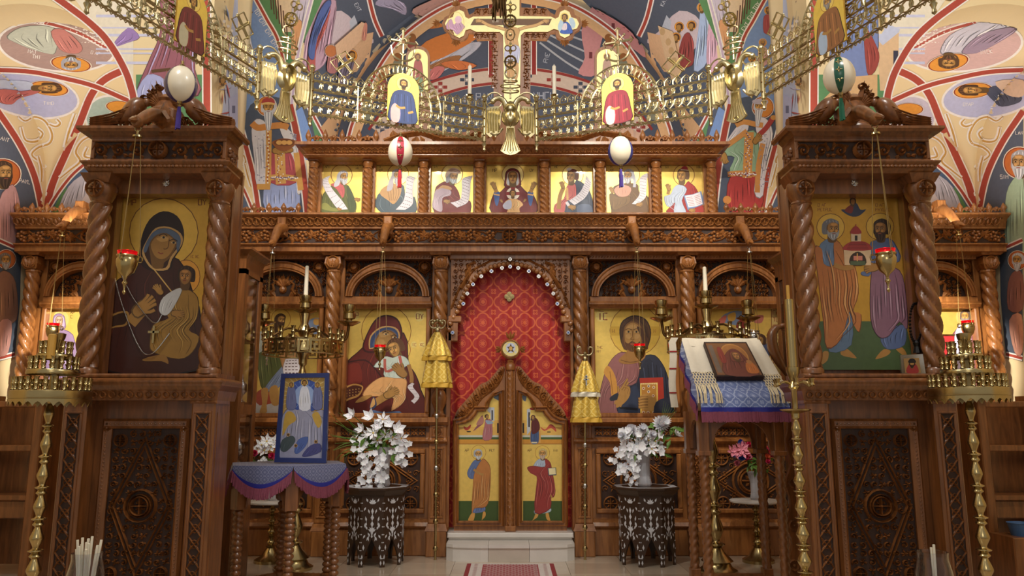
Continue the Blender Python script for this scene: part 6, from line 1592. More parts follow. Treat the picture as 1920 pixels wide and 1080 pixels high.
def tier_stand(px0, Y, label, stub):
 b = W(px0[0], px0[1], Y); zr = b.z; X = b.x
 t = thing('tiered_candle_stand', label, 'candle stand', (X, Y, 0), 'tiered brass candle stands')
 turned([(.22, 0), (.22, .03), (.16, .06), (.08, .12), (.05, .18), (.06, .2)]+[(a, z) for a, z in baluster(.2, zr-.02, .05, 7)]+[(.03, zr+.02)], (X, Y, 0), 'turned_pole', t)
 k = .0037
 for (r, z, h, n) in ((.256, zr-.03, .06, 26), (.168, ZA(703, Y), .035, 17), (.115, ZA(674, Y), .035, 11)):
  m = MB().lathe([(r-.07, z+h), (r-.005, z+h), (r, z+h-.005), (r+.003, z+.01), (r, z), (r-.006, z), (r-.006, z+h-.008), (r-.07, z+h-.008)], (X, Y, 0), 48); m.obj('tray', 'pale_brass' if 0 else 'brass', t, 40)
  for i in range(n):
   a = 2*PI*i/n; o = link('candle_cup', cup_me, t, ((r-.02)*math.cos(a), (r-.02)*math.sin(a), z+h)); o.matrix_parent_inverse = Matrix(); o.scale = (1.15, 1.15, 1.3)
  MB().lathe([(.03, z+h-.01), (.03, z+h-.002), (r-.05, z+h-.002)], (X, Y, 0), 24).obj('tray_web', 'brass', t)
 m = MB(); n = 26; r = .26
 for i in range(n):
  a0 = 2*PI*i/n
  for (da, dz0, dz1) in ((0, -.045, 0), ):
   for s_ in range(4):
    a = a0+2*PI/n*(s_/4); a2 = a0+2*PI/n*((s_+1)/4); d = (.05, .028, .018, .028)[s_]; e = (.028, .018, .028, .05)[s_]
    z = zr-.03
    m.add([(X+r*math.cos(a), Y+r*math.sin(a), z), (X+r*math.cos(a2), Y+r*math.sin(a2), z), (X+r*math.cos(a2), Y+r*math.sin(a2), z-e), (X+r*math.cos(a), Y+r*math.sin(a), z-d)], [(0, 1, 2, 3)])
 stuff(m.obj('pierced_apron', 'brass', t))
 zt_ = ZA(668, Y)
 turned([(.03, zr), (.03, zt_), (.045, zt_+.01), (.02, zt_+.04), (.03, zt_+.09), (.045, zt_+.13), (.05, zt_+.16), (.035, zt_+.165)], (X+.01, Y, 0), 'centre_cup', t)
 if stub: MB().lathe([(.026, zt_-.03), (.026, ZA(632, Y)), (.02, ZA(632, Y)+.005)], (X+stub, Y-.13, 0), 12).obj('wax_stub', 'beeswax', t)
 return t
simple('beeswax', (196, 150, 66), .5)
tier_stand((96, 741), 5.5, 'three-tiered brass candle stand in front of the left screen wing', .045)
tier_stand((1815, 735), 5.5, 'three-tiered brass candle stand in front of the right screen wing', 0)
def key_stand(px0, Y, label, candle):
 b = W(px0[0], px0[1], Y); X = b.x; z0, z1 = ZA(px0[1]+14, Y), ZA(px0[1]-11, Y); r = .42
 t = thing('key_pattern_candle_stand', label, 'candle stand', (X, Y, 0), 'candle stands with key-pattern bands')
 turned([(.19, 0), (.20, .03), (.15, .06), (.13, .10), (.16, .12), (.08, .20), (.05, .25)]+baluster(.25, z0-.05, .075, 5)+[(.05, z0), (.09, z0+.05), (.05, z0+.12), (.04, z1+.05), (.075, z1+.12), (.04, z1+.2), (.06, z1+.3), (.045, z1+.34)], (X, Y, 0), 'turned_pole', t, 'brass', 20)
 for z in (z0, z1): MB().tube([(X+r*math.cos(2*PI*k/48), Y+r*math.sin(2*PI*k/48), z) for k in range(48)], .009, 5, True).obj('hoop', 'brass', t, 60)
 m = MB(); n = 22; hgt = z1-z0
 U = [(0, .1), (0, .9), (.8, .9), (.8, .25), (.35, .25), (.35, .6), (.55, .6)]
 for i in range(n):
  pts = []
  for (u, v) in U:
   a = 2*PI*(i+u*.95)/n; pts.append((X+r*math.cos(a), Y+r*math.sin(a), z0+hgt*v))
  for j in range(len(pts)-1):
   a, c = V(pts[j]), V(pts[j+1]); d = (c-a).normalized(); rad = V((a.x-X, a.y-Y, 0)).normalized(); nn = d.cross(rad).normalized()*.011; dd = d*.011
   q = [a-dd+nn, a-dd-nn, c+dd-nn, c+dd+nn]; m.add([p_+rad*.004 for p_ in q]+[p_-rad*.004 for p_ in q], [(0, 1, 2, 3), (7, 6, 5, 4), (0, 3, 7, 4), (1, 5, 6, 2), (0, 4, 5, 1), (3, 2, 6, 7)])
 stuff(m.obj('key_pattern_band', 'brass', t))
 for k in range(4):
  a = PI/4+k*PI/2; MB().tube(smooth_pts([(X+.04*math.cos(a), Y+.04*math.sin(a), z1+.10), (X+.2*math.cos(a), Y+.2*math.sin(a), z1+.13), (X+r*math.cos(a), Y+r*math.sin(a), z1)], 4, False), .012, 6).obj('spoke', 'old_bronze', t)
 for k in range(20):
  a = 2*PI*k/20; o = link('candle_cup', cup_me, t, (r*math.cos(a), r*math.sin(a), z1+.0)); o.matrix_parent_inverse = Matrix(); o.scale = (1.5, 1.5, 1.8)
 arm = lambda a: smooth_pts([(X+r*math.cos(a), Y+r*math.sin(a), z1+.02), (X+r*1.08*math.cos(a), Y+r*1.08*math.sin(a), z1+.06), (X+r*1.12*math.cos(a), Y+r*1.12*math.sin(a), z1+.18)], 4, False)
 big = [(.01, 0), (.03, .0), (.09, .035), (.095, .04), (.03, .04), (.025, .06), (.05, .07), (.045, .12), (.055, .13), (.04, .14), (.05, .17), (.05, .2), (.03, .21)]
 for a in (PI-.15, .15, PI/2, -PI/2):
  if a == -PI/2 or a == PI/2: continue
  m = MB().tube(arm(a), .016, 8); m.obj('branch', 'old_bronze', t, 60)
  turned([(q*1.35, z1+.18+h*1.15) for q, h in big], (X+r*1.12*math.cos(a), Y+r*1.12*math.sin(a), 0), 'branch_cup', t)
 turned([(q*1.35, z1+.30+h) for q, h in big], (X, Y, 0), 'centre_cup', t)
 if candle: MB().lathe([(.024, z1+.5), (.02, ZA(candle, Y)), (.01, ZA(candle, Y)+.01)], (X, Y, 0), 12).obj('candle', 'white_wax', t)
key_stand((569, 652), 8.32, 'brass candle stand with key-pattern ring behind the standing blue-framed icon', 500)
key_stand((1327, 645), 8.15, 'brass candle stand with key-pattern ring behind the draped lectern', 502)
Y = 5.45; b = W(1491, 770, Y); X = b.x
t = thing('tall_candlestick', 'tall brass candlestick with a brass candle tube between lectern and right shrine', 'candlestick', (X, Y, 0))
turned([(.17, 0), (.18, .03), (.10, .07), (.05, .14)]+baluster(.14, b.z-.03, .05, 8)+[(.03, b.z-.02), (.10, b.z), (.105, b.z+.01), (.03, b.z+.015)], (X, Y, 0), 'turned_pole', t)
turned([(.02, b.z), (.02, b.z+.14), (.04, b.z+.16), (.02, b.z+.2), (.045, b.z+.27), (.045, b.z+.3), (.02, b.z+.31)], (X, Y, 0), 'collar', t)
MB().lathe([(.035, b.z+.28), (.035, ZA(562, Y)), (.03, ZA(562, Y))], (X, Y, 0), 14).obj('candle_tube', 'brass', t, 50)
MB().lathe([(.012, ZA(562, Y)), (.012, ZA(535, Y))], (X, Y, 0), 8).obj('candle', 'beeswax', t)
for k in range(6):
 a = k*PI/3+.3; MB().tube(smooth_pts([(X, Y, b.z+.17), (X+.07*math.cos(a), Y+.07*math.sin(a), b.z+.2), (X+.13*math.cos(a), Y+.13*math.sin(a), b.z+.17)], 3, False), .008, 5).obj('flower_arm', 'brass', t)
 MB().lathe([(.006, b.z+.165), (.02, b.z+.175), (.012, b.z+.19), (.02, b.z+.22)], (X+.13*math.cos(a), Y+.13*math.sin(a), 0), 8).obj('arm_cup', 'brass', t)
# ================================================================ TABLES, FLOWERS, LECTERN, CABINETS, STALLS
simple('inlay_wood', (62, 42, 28), .35, 0, .2, 14, .2); simple('pearl_inlay', (214, 216, 222), .25, 0, .12, 50)
def inlaid_table(px, label):
 Y = 8.72; X = W(px, 990, Y).x
 t = thing('inlaid_table', label, 'table', (X, Y, 0), 'eight-sided inlaid tables', True)
 R = .285; H = .72; fw = R*.414*2
 arch = [(-fw/2, 0), (-fw/2, H), (fw/2, H), (fw/2, 0), (fw/2-.03, 0), (fw/2-.028, .06), (fw/2-.045, .12), (fw/2-.06, .16), (.02, .25), (0, .29), (-.02, .25), (-fw/2+.06, .16), (-fw/2+.045, .12), (-fw/2+.028, .06), (-fw/2+.03, 0)]
 face = MB().prism(arch, -R, -R+.02).mesh('side_panel', 'inlay_wood')
 c = Carve((0, -R-.001, 0))
 def tear(u, v, a, L, w_): c.leaf(u, v, a, L, w_, .003)
 for z in (.64, .36):
  for d in (-1.0, -.5, 0, .5, 1.0): tear(0, z, PI/2+d, .06-.012*abs(d), .024)
  for sg in (-1, 1): tear(sg*.05, z+.02, PI/2-sg*.4, .045, .02); tear(sg*.07, z-.03, -PI/2+sg*.5, .045, .02); tear(sg*.045, z-.05, -PI/2-sg*.3, .05, .018)
 tear(0, .60, -PI/2, .07, .03); tear(0, .47, PI/2, .07, .034); tear(0, .47, -PI/2, .07, .034)
 for sg in (-1, 1):
  tear(sg*.06, .46, PI/2-sg*.2, .06, .02); tear(sg*.06, .46, -PI/2+sg*.2, .06, .02); tear(sg*.075, .40, PI/2, .05, .018); tear(sg*.085, .17, PI/2, .06, .022); tear(sg*.098, .08, PI/2, .05, .018); tear(sg*.1, .02, PI/2, .05, .02)
  tear(sg*.055, .27, PI/2+sg*.5, .06, .02); tear(sg*.02, .31, PI/2-sg*.5, .05, .02)
  for k in range(8): c.dome(sg*(fw/2-.008), .09+k*.08, .007, .002, 5)
 tear(0, .295, PI/2, .04, .02)
 tear(0, .40, -PI/2, .09, .03)
 inl = c.m.mesh('pearl_inlay', 'pearl_inlay')
 for k in range(8):
  o = link('side_panel', face, t, (0, 0, 0)); o.rotation_euler = (0, 0, k*PI/4)
  q = stuff(link('pearl_inlay', inl, o, (0, 0, 0)))
 off = PI/8
 def octa(r, z): return [(r/math.cos(off)*math.cos(off+k*PI/4), r/math.cos(off)*math.sin(off+k*PI/4), z) for k in range(8)]
 m = MB(); rows = [octa(R-.01, H-.01), octa(R+.02, H+.02), octa(R+.05, H+.06), octa(R+.06, H+.065), octa(R+.06, H+.08), octa(R+.05, H+.085)]
 m.add([p for r in rows for p in r], [(i*8+k, i*8+(k+1) % 8, (i+1)*8+(k+1) % 8, (i+1)*8+k) for i in range(5) for k in range(8)]+[tuple(range(40, 48))])
 m.obj('table_top', 'inlay_wood', t)
 m = MB(); rr = [octa(R+.045, H+.0865), octa(R-.03, H+.0865)]; m.add(rr[0]+rr[1], [(k, (k+1) % 8, 8+(k+1) % 8, 8+k) for k in range(8)]); m.obj('top_inlay', 'pearl_inlay', t)
 return V((X, Y, H+.087))
def petal_ring(n, L, w_, cup, m=None):
 m = m or MB()
 for k in range(n):
  a = 2*PI*k/n; ca, sa = math.cos(a), math.sin(a)
  def T(u, v, h): return (u*ca-v*sa, u*sa+v*ca, h)
  m.add([T(0, 0, 0), T(L*.55, w_/2, cup*.5), T(L, 0, cup), T(L*.55, -w_/2, cup*.5), T(L*.5, 0, cup*.25)], [(0, 4, 1), (1, 4, 2), (2, 4, 3), (3, 4, 0)])
 return m
blos = petal_ring(5, .03, .028, .008).mesh('blossom', 'petal_white')
lily = petal_ring(6, .085, .04, .045); lily = lily.mesh('lily', 'petal_white')
tulip = petal_ring(5, .075, .055, .075).mesh('white_bloom', 'petal_white')
mum = MB()
for j in range(6):
 k = len(mum.v); petal_ring(14, .075-.007*j, .022, .012+.016*j, mum)
 for i in range(k, len(mum.v)): x, y, z = mum.v[i]; mum.v[i] = (x*math.cos(j)-y*math.sin(j), x*math.sin(j)+y*math.cos(j), z+.004*j)
mum = mum.mesh('chrysanthemum', 'petal_white')
lf = MB(); lf.add([(0, 0, 0), (.05, .02, .01), (.11, 0, -.005), (.05, -.02, .01), (.05, 0, 0)], [(0, 4, 1), (1, 4, 2), (2, 4, 3), (3, 4, 0)]); lf = lf.mesh('leaf', 'leaf_green')
pol = MB().lathe([(.001, 0), (.01, .006), (.001, .014)], seg=6).mesh('pollen', 'pollen')
def vase(t, b, h, r0, r1):
 m = MB(); n = 24; vs = []; fs = []
 pr = [(r0*.9, 0), (r0, .02), (r0*.82, h*.25), (r0*.86, h*.6), (r1, h), (r1-.008, h), (r0*.72, h*.6), (r0*.68, h*.25), (r0*.6, .03), (0.001, .03)]
 for (r, z) in pr:
  for k in range(n): a = 2*PI*k/n; q = r*(1+.04*(k % 2)); vs.append((b.x+q*math.cos(a), b.y+q*math.sin(a), b.z+z))
 for i in range(len(pr)-1):
  for k in range(n): fs.append((i*n+k, i*n+(k+1) % n, (i+1)*n+(k+1) % n, (i+1)*n+k))
 fs.append(tuple(range(n-1, -1, -1))); m.add(vs, fs); return m.obj('crystal_vase', 'crystal', t)
def orient(o, d, spin=0, s=1):
 q = V(d).normalized().to_track_quat('Z', 'Y'); o.rotation_mode = 'QUATERNION'; o.rotation_quaternion = q @ Euler((0, 0, spin)).to_quaternion(); o.scale = (s, s, s)
def put(nm, me, t, p, d, s, r, pl=False):
 o = link(nm, me, t, V(p)-V(t.location)); o.matrix_parent_inverse = Matrix(); orient(o, d, r.random()*6.28, s*(1.3 if nm in ('blossom', 'chrysanthemum') else 1))
 if pl:
  q = link('pollen', pol, o, (0, 0, .004))
 return o
def bouquet(b, Y, items, leaves, seed, label, grass=()):
 t = thing('flower_arrangement', label, 'flowers', b, 'vases of white flowers'); r = random.Random(seed)
 vase(t, b, .42, .085, .115); neck = b+V((0, 0, .40))
 m = MB()
 for kind, x, y, s in items:
  p = W(x, y, Y+r.uniform(-.10, .04)); d = (p-neck); d.y -= .22; d.z = d.z*.5+.03
  if kind == 'cascade': d = V((r.uniform(-.6, .6), -1, r.uniform(-.2, .5)))
  me, nm = {'lily': (lily, 'lily'), 'tulip': (tulip, 'white_bloom'), 'mum': (mum, 'chrysanthemum'), 'cascade': (blos, 'blossom'), 'blossom': (blos, 'blossom')}[kind]
  put(nm, me, t, p, d, s, r, kind == 'lily')
  if kind != 'cascade': m.tube([neck-V((0, 0, .3)), neck, (neck+p)/2+V((0, 0, .03)), p], .004, 4)
 stuff(m.obj('stems', 'dark_leaf', t))
 for x, y, s in leaves:
  p = W(x, y, Y+r.uniform(-.08, .08)); put('leaf', lf, t, p, (r.uniform(-1, 1), -.8, r.uniform(-.4, 1)), s, r)
 for (x0, y0, x1, y1) in grass:
  a, c = neck, W(x1, y1, Y+r.uniform(-.1, .1)); mid = W(x0, y0, Y)
  pts = smooth_pts([tuple(a), tuple(mid), tuple(c)], 4, False); mm = MB(); vs = []; 
  for i, q in enumerate(pts): k = .009*(1-i/len(pts)*.9); vs += [V(q)+V((0, 0, k)), V(q)+V((k*.5, -k, 0)), V(q)-V((0, 0, k))]
  mm.add(vs, [(3*i+j, 3*i+j+1, 3*i+j+4, 3*i+j+3) for i in range(len(pts)-1) for j in (0, 1)]); mm.obj('grass_blade', 'leaf_green', t)
 return t
rr = random.Random(11)
tp = inlaid_table(706, 'dark eight-sided table inlaid with pearl, left of the royal doors')
items = [('tulip', 663, 780, 1.1), ('tulip', 695, 783, 1.1), ('lily', 718, 787, 1), ('tulip', 745, 805, 1.1), ('lily', 700, 812, 1.05), ('lily', 722, 815, .9), ('lily', 736, 820, 1), ('tulip', 680, 805, .9), ('lily', 688, 815, .8), ('tulip', 710, 800, 1), ('lily', 752, 822, 1), ('lily', 708, 826, 1), ('tulip', 728, 796, .9), ('lily', 672, 812, .9)]
items += [('cascade', 672+rr.gauss(0, 9)+k*.35, 822+k*2.0+rr.uniform(-4, 4), rr.uniform(.8, 1.15)) for k in range(64)]
items += [('cascade', 752+rr.gauss(0, 8), 828+rr.uniform(0, 44), rr.uniform(.8, 1.1)) for k in range(44)]+[('cascade', 712+rr.gauss(0, 6), 850+k*2.2, rr.uniform(.8, 1.1)) for k in range(30)]
lv = [(rr.uniform(672, 742), rr.uniform(810, 856), rr.uniform(.7, 1.3)) for k in range(40)]
gr = [(660+rr.uniform(-8, 8), 800+i*3+rr.uniform(-6, 6), 618+rr.uniform(0, 26), 752+i*8+rr.uniform(-4, 8)) for i in range(16)]
bouquet(V((718, 0, 0))*0+V((W(718, 900, 8.72).x, 8.70, tp.z)), 8.6, items, lv, 3, 'white lilies and trailing blossoms in a crystal vase, left of the doors', gr)
tp = inlaid_table(1212, 'dark eight-sided table inlaid with pearl, right of the royal doors')
items = [('mum', 1236, 797, 1.1), ('mum', 1185, 808, .8), ('lily', 1200, 830, .9), ('lily', 1222, 842, .9), ('lily', 1236, 838, .9), ('lily', 1178, 820, .9), ('tulip', 1266, 812, .9), ('lily', 1210, 815, .9), ('mum', 1168, 818, .6), ('mum', 1205, 805, .7), ('lily', 1190, 838, 1), ('lily', 1216, 826, 1), ('lily', 1228, 828, 1), ('mum', 1222, 815, .6)]
items += [('blossom', 1160+rr.uniform(0, 80), 805+rr.uniform(0, 45), rr.uniform(.9, 1.4)) for k in range(26)]
items += [('cascade', 1176+rr.gauss(0, 13), 838+rr.uniform(0, 50), rr.uniform(.8, 1.2)) for k in range(60)]+[('cascade', 1180+rr.gauss(0, 10), 885+rr.uniform(0, 25), .7) for k in range(12)]
lv = [(rr.uniform(1175, 1262), rr.uniform(800, 860), rr.uniform(.7, 1.3)) for k in range(26)]+[(1262+rr.uniform(-8, 10), 806+rr.uniform(-10, 20), 1.2) for k in range(6)]
bouquet(V((W(1206, 900, 8.72).x, 8.70, tp.z)), 8.6, items, lv, 5, 'white chrysanthemums and orchids in a crystal vase, right of the doors', [(1235+i, 800, 1245+i*4, 752+i*3) for i in range(7)])
def marble_table(px, py, Y, label):
 b = W(px, py, Y); t = thing('marble_top_table', label, 'table', (b.x, Y, 0), 'small marble-topped tables')
 MB().lathe([(.001, b.z-.03), (.26, b.z-.03), (.275, b.z-.02), (.275, b.z-.005), (.265, b.z), (.001, b.z)], (b.x, Y, 0), 36).obj('marble_top', 'marble', t, 40)
 turned([(.17, 0), (.17, .03), (.10, .07), (.07, .12), (.04, .16)]+baluster(.16, b.z-.04, .05, 4)+[(.12, b.z-.03)], (b.x, Y, 0), 'brass_foot', t)
 return b
b = marble_table(512, 938, 8.75, 'small round marble-topped brass table behind the bobbin-legged table')
t = thing('flower_arrangement', 'white lilies with pink roses in a vase at far left of screen', 'flowers', b, 'vases of coloured flowers'); vase(t, b, .22, .06, .08); r = random.Random(2)
rose = MB()
for j in range(4):
 k = len(rose.v); petal_ring(6, .045-.008*j, .05-.006*j, .02+.012*j, rose)
 for i in range(k, len(rose.v)): x, y, z = rose.v[i]; rose.v[i] = (x*math.cos(j*.6)-y*math.sin(j*.6), x*math.sin(j*.6)+y*math.cos(j*.6), z)
roses = {k: rose.mesh('bloom', k) for k in ('petal_pink', 'petal_blue', 'petal_rose', 'petal_orange')}
for x, y in ((490, 835), (500, 828), (485, 845), (508, 838), (496, 845), (513, 830)): put('lily', lily, t, W(x, y, 8.6+r.uniform(-.05, .05)), (r.uniform(-.6, .6), -1, .5), 1, r, True)
for x, y in ((478, 850), (510, 855), (520, 860)): put('pink_rose', roses['petal_pink'], t, W(x, y, 8.55), (0, -1, .2), .9, r)
for k in range(26): put('leaf', lf, t, W(rr.uniform(476, 528), rr.uniform(850, 905), 8.68), (rr.uniform(-1, 1), -1, rr.uniform(-.3, 1)), 1, r)
for k in range(8): put('blossom', blos, t, W(rr.uniform(480, 526), rr.uniform(858, 872), 8.56), (0, -1, .2), .6, r)
b = marble_table(1416, 937, 8.75, 'small round marble-topped table seen beneath the draped lectern')
t = thing('flower_arrangement', 'pink lilies with blue and violet blooms in a glass vase behind the lectern', 'flowers', b, 'vases of coloured flowers'); vase(t, b, .3, .05, .07)
for k in range(34):
 c = ('petal_pink', 'petal_blue', 'petal_rose', 'petal_orange', 'petal_blue', 'petal_pink')[k % 6]
 sx = (1390, 1437)[k % 2]; put('bloom', roses[c], t, W(sx+r.gauss(0, 9), 848+r.gauss(0, 9), 8.65+r.uniform(-.08, .08)), (r.uniform(-.7, .7), -1, r.uniform(-.2, .8)), r.uniform(.6, 1), r)
for k in range(5): put('pink_lily', petal_ring(6, .08, .035, .04).mesh('pink_lily', 'petal_rose') if k == 0 else bpy.data.meshes['pink_lily'], t, W(1380+r.uniform(-8, 14), 845+r.uniform(-8, 8), 8.55), (r.uniform(-.5, .3), -1, .3), 1, r)
for k in range(22): put('leaf', lf, t, W(rr.uniform(1396, 1446), rr.uniform(858, 880), 8.68), (rr.uniform(-1, 1), -1, rr.uniform(-.3, 1)), .9, r)
Yc = 7.02; X = W(537, 950, Yc).x; zt = ZA(869, Yc)
t = thing('bobbin_leg_table', 'six-sided oak table with bobbin-turned legs, front left', 'table', (X, Yc, 0)); Rt = .46
vt = lambda k, r=Rt: (X+r*math.cos(math.radians(10+60*k)), Yc-r*math.sin(math.radians(10+60*k)))
pr = [(.04, .02), (.055, .04), (.055, .14), (.035, .15)]
nb = 13; z0, z1 = .15, zt-.36
for i in range(nb):
 L = (z1-z0)/nb; z = z0+i*L
 pr += [(.026, z), (.040, z+.25*L), (.044, z+.5*L), (.040, z+.75*L), (.026, z+.99*L)]
pr += [(.035, z1), (.05, z1+.01)]
leg = MB().lathe(pr, seg=14).mesh('leg', 'wood_shaded', 60)
for k in range(6):
 x, y = vt(k); o = link('leg', leg, t, (x-X, y-Yc, 0)); o.matrix_parent_inverse = Matrix()
 m = MB().box(-.05, .05, -.05, .05, z1+.005, zt-.02); m.xf(Matrix.Translation((x, y, 0)) @ Matrix.Rotation(-math.radians(10+60*k), 4, 'Z')); m.obj('leg_block', 'wood_shaded', t)
 x2, y2 = vt(k+1); m = MB(); L = math.dist((x, y), (x2, y2)); h_ = L/2-.03
 a = [(-h_, zt-.02), (h_, zt-.02), (h_, zt-.34), (h_*.82, zt-.34), (h_*.78, zt-.27), (h_*.55, zt-.2), (h_*.4, zt-.17), (0, zt-.15), (-h_*.4, zt-.17), (-h_*.55, zt-.2), (-h_*.78, zt-.27), (-h_*.82, zt-.34), (-h_, zt-.34)]
 m.prism(a, -.015, .015); ang = math.atan2(y2-y, x2-x); m.xf(Matrix.Translation(((x+x2)/2, (y+y2)/2, 0)) @ Matrix.Rotation(ang, 4, 'Z')); m.obj('arched_apron', 'wood_shaded', t)
 m = twist(.028, -L/2, L/2, 3, 3, .2, 30, 10); m.xf(Matrix.Translation(((x+x2)/2, (y+y2)/2, .11)) @ Matrix.Rotation(ang, 4, 'Z') @ Matrix.Rotation(PI/2, 4, 'Y')); m.obj('stretcher', 'wood_shaded', t, 60)
m = MB(); q = [vt(k, .52) for k in range(6)]; m.add([(x, y, zt-.02) for x, y in q]+[(x, y, zt) for x, y in q], [tuple(range(5, -1, -1))[::-1], tuple(range(11, 5, -1))]+[(k, (k+1) % 6, (k+1) % 6+6, k+6) for k in range(6)]); m.obj('table_top', 'wood_shaded', t)
t = thing('brocade_table_cover', 'blue brocade cover with scalloped mauve fringe on the bobbin-legged table', 'cloth', (X, Yc, zt))
m = MB(); q = [vt(k, .535) for k in range(6)]; m.add([(x, y, zt+.004) for x, y in q]+[(X, Yc, zt+.006)], [(k, (k+1) % 6, 6) for k in range(6)]); m.obj('cover_top', 'slate_brocade', t)
for k in range(6):
 (x, y), (x2, y2) = q[k], q[(k+1) % 6]; N = 26; H = 7; nx, ny = (y2-y), -(x2-x); l = math.hypot(nx, ny); nx, ny = nx/l, ny/l
 cx, cy = (x+x2)/2-X, (y+y2)/2-Yc
 if nx*cx+ny*cy < 0: nx, ny = -nx, -ny
 def pt(u, v, off=0):
  dr = .035+.15*math.sin(PI*u)**.8
  b = .012*v+.03*math.sin(PI*u)*math.sin(PI*min(v, 1)*.6)+off
  return (x+(x2-x)*u+nx*b, y+(y2-y)*u+ny*b, zt+.004-dr*v)
 for nm, mt, va, vb, off in (('skirt', 'slate_brocade', 0, .8, 0), ('border', 'royal_blue', .78, 1, .003)):
  m = MB(); m.add([pt(i/N, va+(vb-va)*j/H, off) for j in range(H+1) for i in range(N+1)], [(j*(N+1)+i, j*(N+1)+i+1, (j+1)*(N+1)+i+1, (j+1)*(N+1)+i) for j in range(H) for i in range(N)]); m.obj(nm, mt, t, 60)
 m = MB(); r = random.Random(k); F = 64
 for i in range(F):
  u = (i+.5)/F; a = pt(u, .97, .004); b = (a[0]+nx*.01+r.uniform(-.006, .006), a[1]+ny*.01, a[2]-.085-r.uniform(0, .012)); m.tube([a, b], .0065, 4)
 stuff(m.obj('fringe', 'mauve_fringe', t))
Yi = 6.9
t = thing('framed_icon', 'blue-framed icon of a figure on a mountain, standing on the brocade cover', 'icon', W(565, 867, Yi+.03))
Q = [(514, 867), (611, 868.5), (617, 699), (527, 700.5)]
lerp = lambda u, v: (Q[0][0]*(1-u)*(1-v)+Q[1][0]*u*(1-v)+Q[2][0]*u*v+Q[3][0]*(1-u)*v, Q[0][1]*(1-u)*(1-v)+Q[1][1]*u*(1-v)+Q[2][1]*u*v+Q[3][1]*(1-u)*v)
simple('blue_paint', (34, 50, 110), .4, 0, .15, 20, .2)
outer = [lerp(0, 0), lerp(1, 0), lerp(1, 1), lerp(0, 1)]; inner = [lerp(.085, .055), lerp(.915, .055), lerp(.915, .95), lerp(.085, .95)]
ring_prism(ppx(outer, Yi), ppx(inner, Yi), Yi, Yi+.035).obj('blue_frame', 'blue_paint', t)
MB().prism(ppx(outer, Yi), Yi+.035, Yi+.045).obj('frame_back', 'wood_shaded', t)
a0 = W(565, 800, Yi+.045); MB().tube([a0, (a0.x, Yi+.24, zt+.01)], .012, 6).obj('easel_strut', 'wood_shaded', t)
p = Paint(plane_surf(Yi+.02)); p.flat(inner, (196, 160, 84), .5); p.line(inner+[inner[0]], 1.2, (226, 220, 200), 0)
p.view(400, 680, 2.7)
for k in range(28):
 a = 2*PI*k/28; p.line([(462+70*math.cos(a), 165+70*math.sin(a)), (462+130*math.cos(a), 165+115*math.sin(a))], 3.5, (214, 196, 140), 0)
p.ell(462, 170, 92, 86, (60, 86, 168)); 
for k in range(20):
 a = 2*PI*k/20; p.line([(462, 170), (462+84*math.cos(a), 170+80*math.sin(a))], 3, (110, 140, 206), 0)
p.ell(462, 168, 52, 56, (150, 176, 226))
p.drape([(335, 485), (340, 300), (380, 230), (430, 240), (440, 210), (490, 215), (500, 250), (560, 240), (575, 310), (560, 485)], (156, 158, 184), (96, 98, 124), n=14, w=4, light=(204, 204, 222))
p.poly([(365, 260), (400, 250), (420, 290), (380, 320), (350, 370)], (196, 160, 70)); p.poly([(500, 265), (530, 250), (550, 300), (530, 330)], (196, 160, 70))
for x, y in ((395, 160), (528, 160)): p.drape([(x-24, 230), (x-18, 130), (x, 105), (x+18, 130), (x+24, 230)], (110, 116, 160), (60, 62, 96), n=3, w=3); p.ell(x, 112, 15, 15, (206, 172, 90)); p.head(x, 112, 8, 0, 0, SK, (80, 60, 50), detail=0)
p.drape([(435, 235), (440, 140), (462, 115), (485, 140), (492, 235)], (226, 230, 244), (150, 160, 196), n=4, w=3); p.ell(462, 100, 18, 18, (214, 178, 90)); p.head(462, 102, 9, 0, 0, SK, (70, 40, 24), detail=0)
p.drape([(340, 440), (350, 390), (400, 370), (415, 400), (370, 450)], (70, 84, 88), n=2, w=3); p.drape([(410, 450), (430, 390), (480, 375), (470, 420), (430, 460)], (80, 104, 170), n=3, w=3); p.drape([(450, 470), (490, 420), (540, 410), (545, 450), (480, 475)], (72, 74, 130), n=3, w=3)
for x, y in ((418, 420), (380, 365), (520, 400)): p.ell(x, y, 9, 9, (190, 150, 80)); p.ell(x, y, 6, 6, (80, 56, 40))
p.obj('painting', 'icon_paint', t)
LB, LF = 7.46, 6.86
xl, xr = W(1319, 843, LF+.05).x, W(1460, 843, LF+.05).x
t = thing('icon_lectern', 'oak lectern on twisted legs with a slanted top, front right', 'lectern', ((xl+xr)/2, (LB+LF)/2, 0)); ztop = ZA(770, LF); zleg = ZA(848, LF)
for i, x in enumerate((xl, xr)):
 for y in (LF+.05, LB-.05):
  m = twist(.038, .18, zleg-.02, 5 if i else -5, 3, .2, 70, 14); m.xf(Matrix.Translation((x, y, 0))); m.obj('leg', 'wood_shaded', t, 60)
  MB().bbox(x-.045, x+.045, y-.045, y+.045, 0, .18, .006).obj('leg_foot', 'wood_shaded', t)
  MB().bbox(x-.045, x+.045, y-.045, y+.045, zleg-.02, ztop, .006).bbox(x-.055, x+.055, y-.055, y+.055, zleg-.03, zleg+.01, .004).obj('leg_block', 'wood_shaded', t)
def arch_board(L): 
 h = L/2; return [(-h, 0), (-h, .36), (h, .36), (h, 0)]+[(h*.86*math.cos(a), .02+.26*math.sin(a)**.8) for a in [PI*k/14 for k in range(15)]]
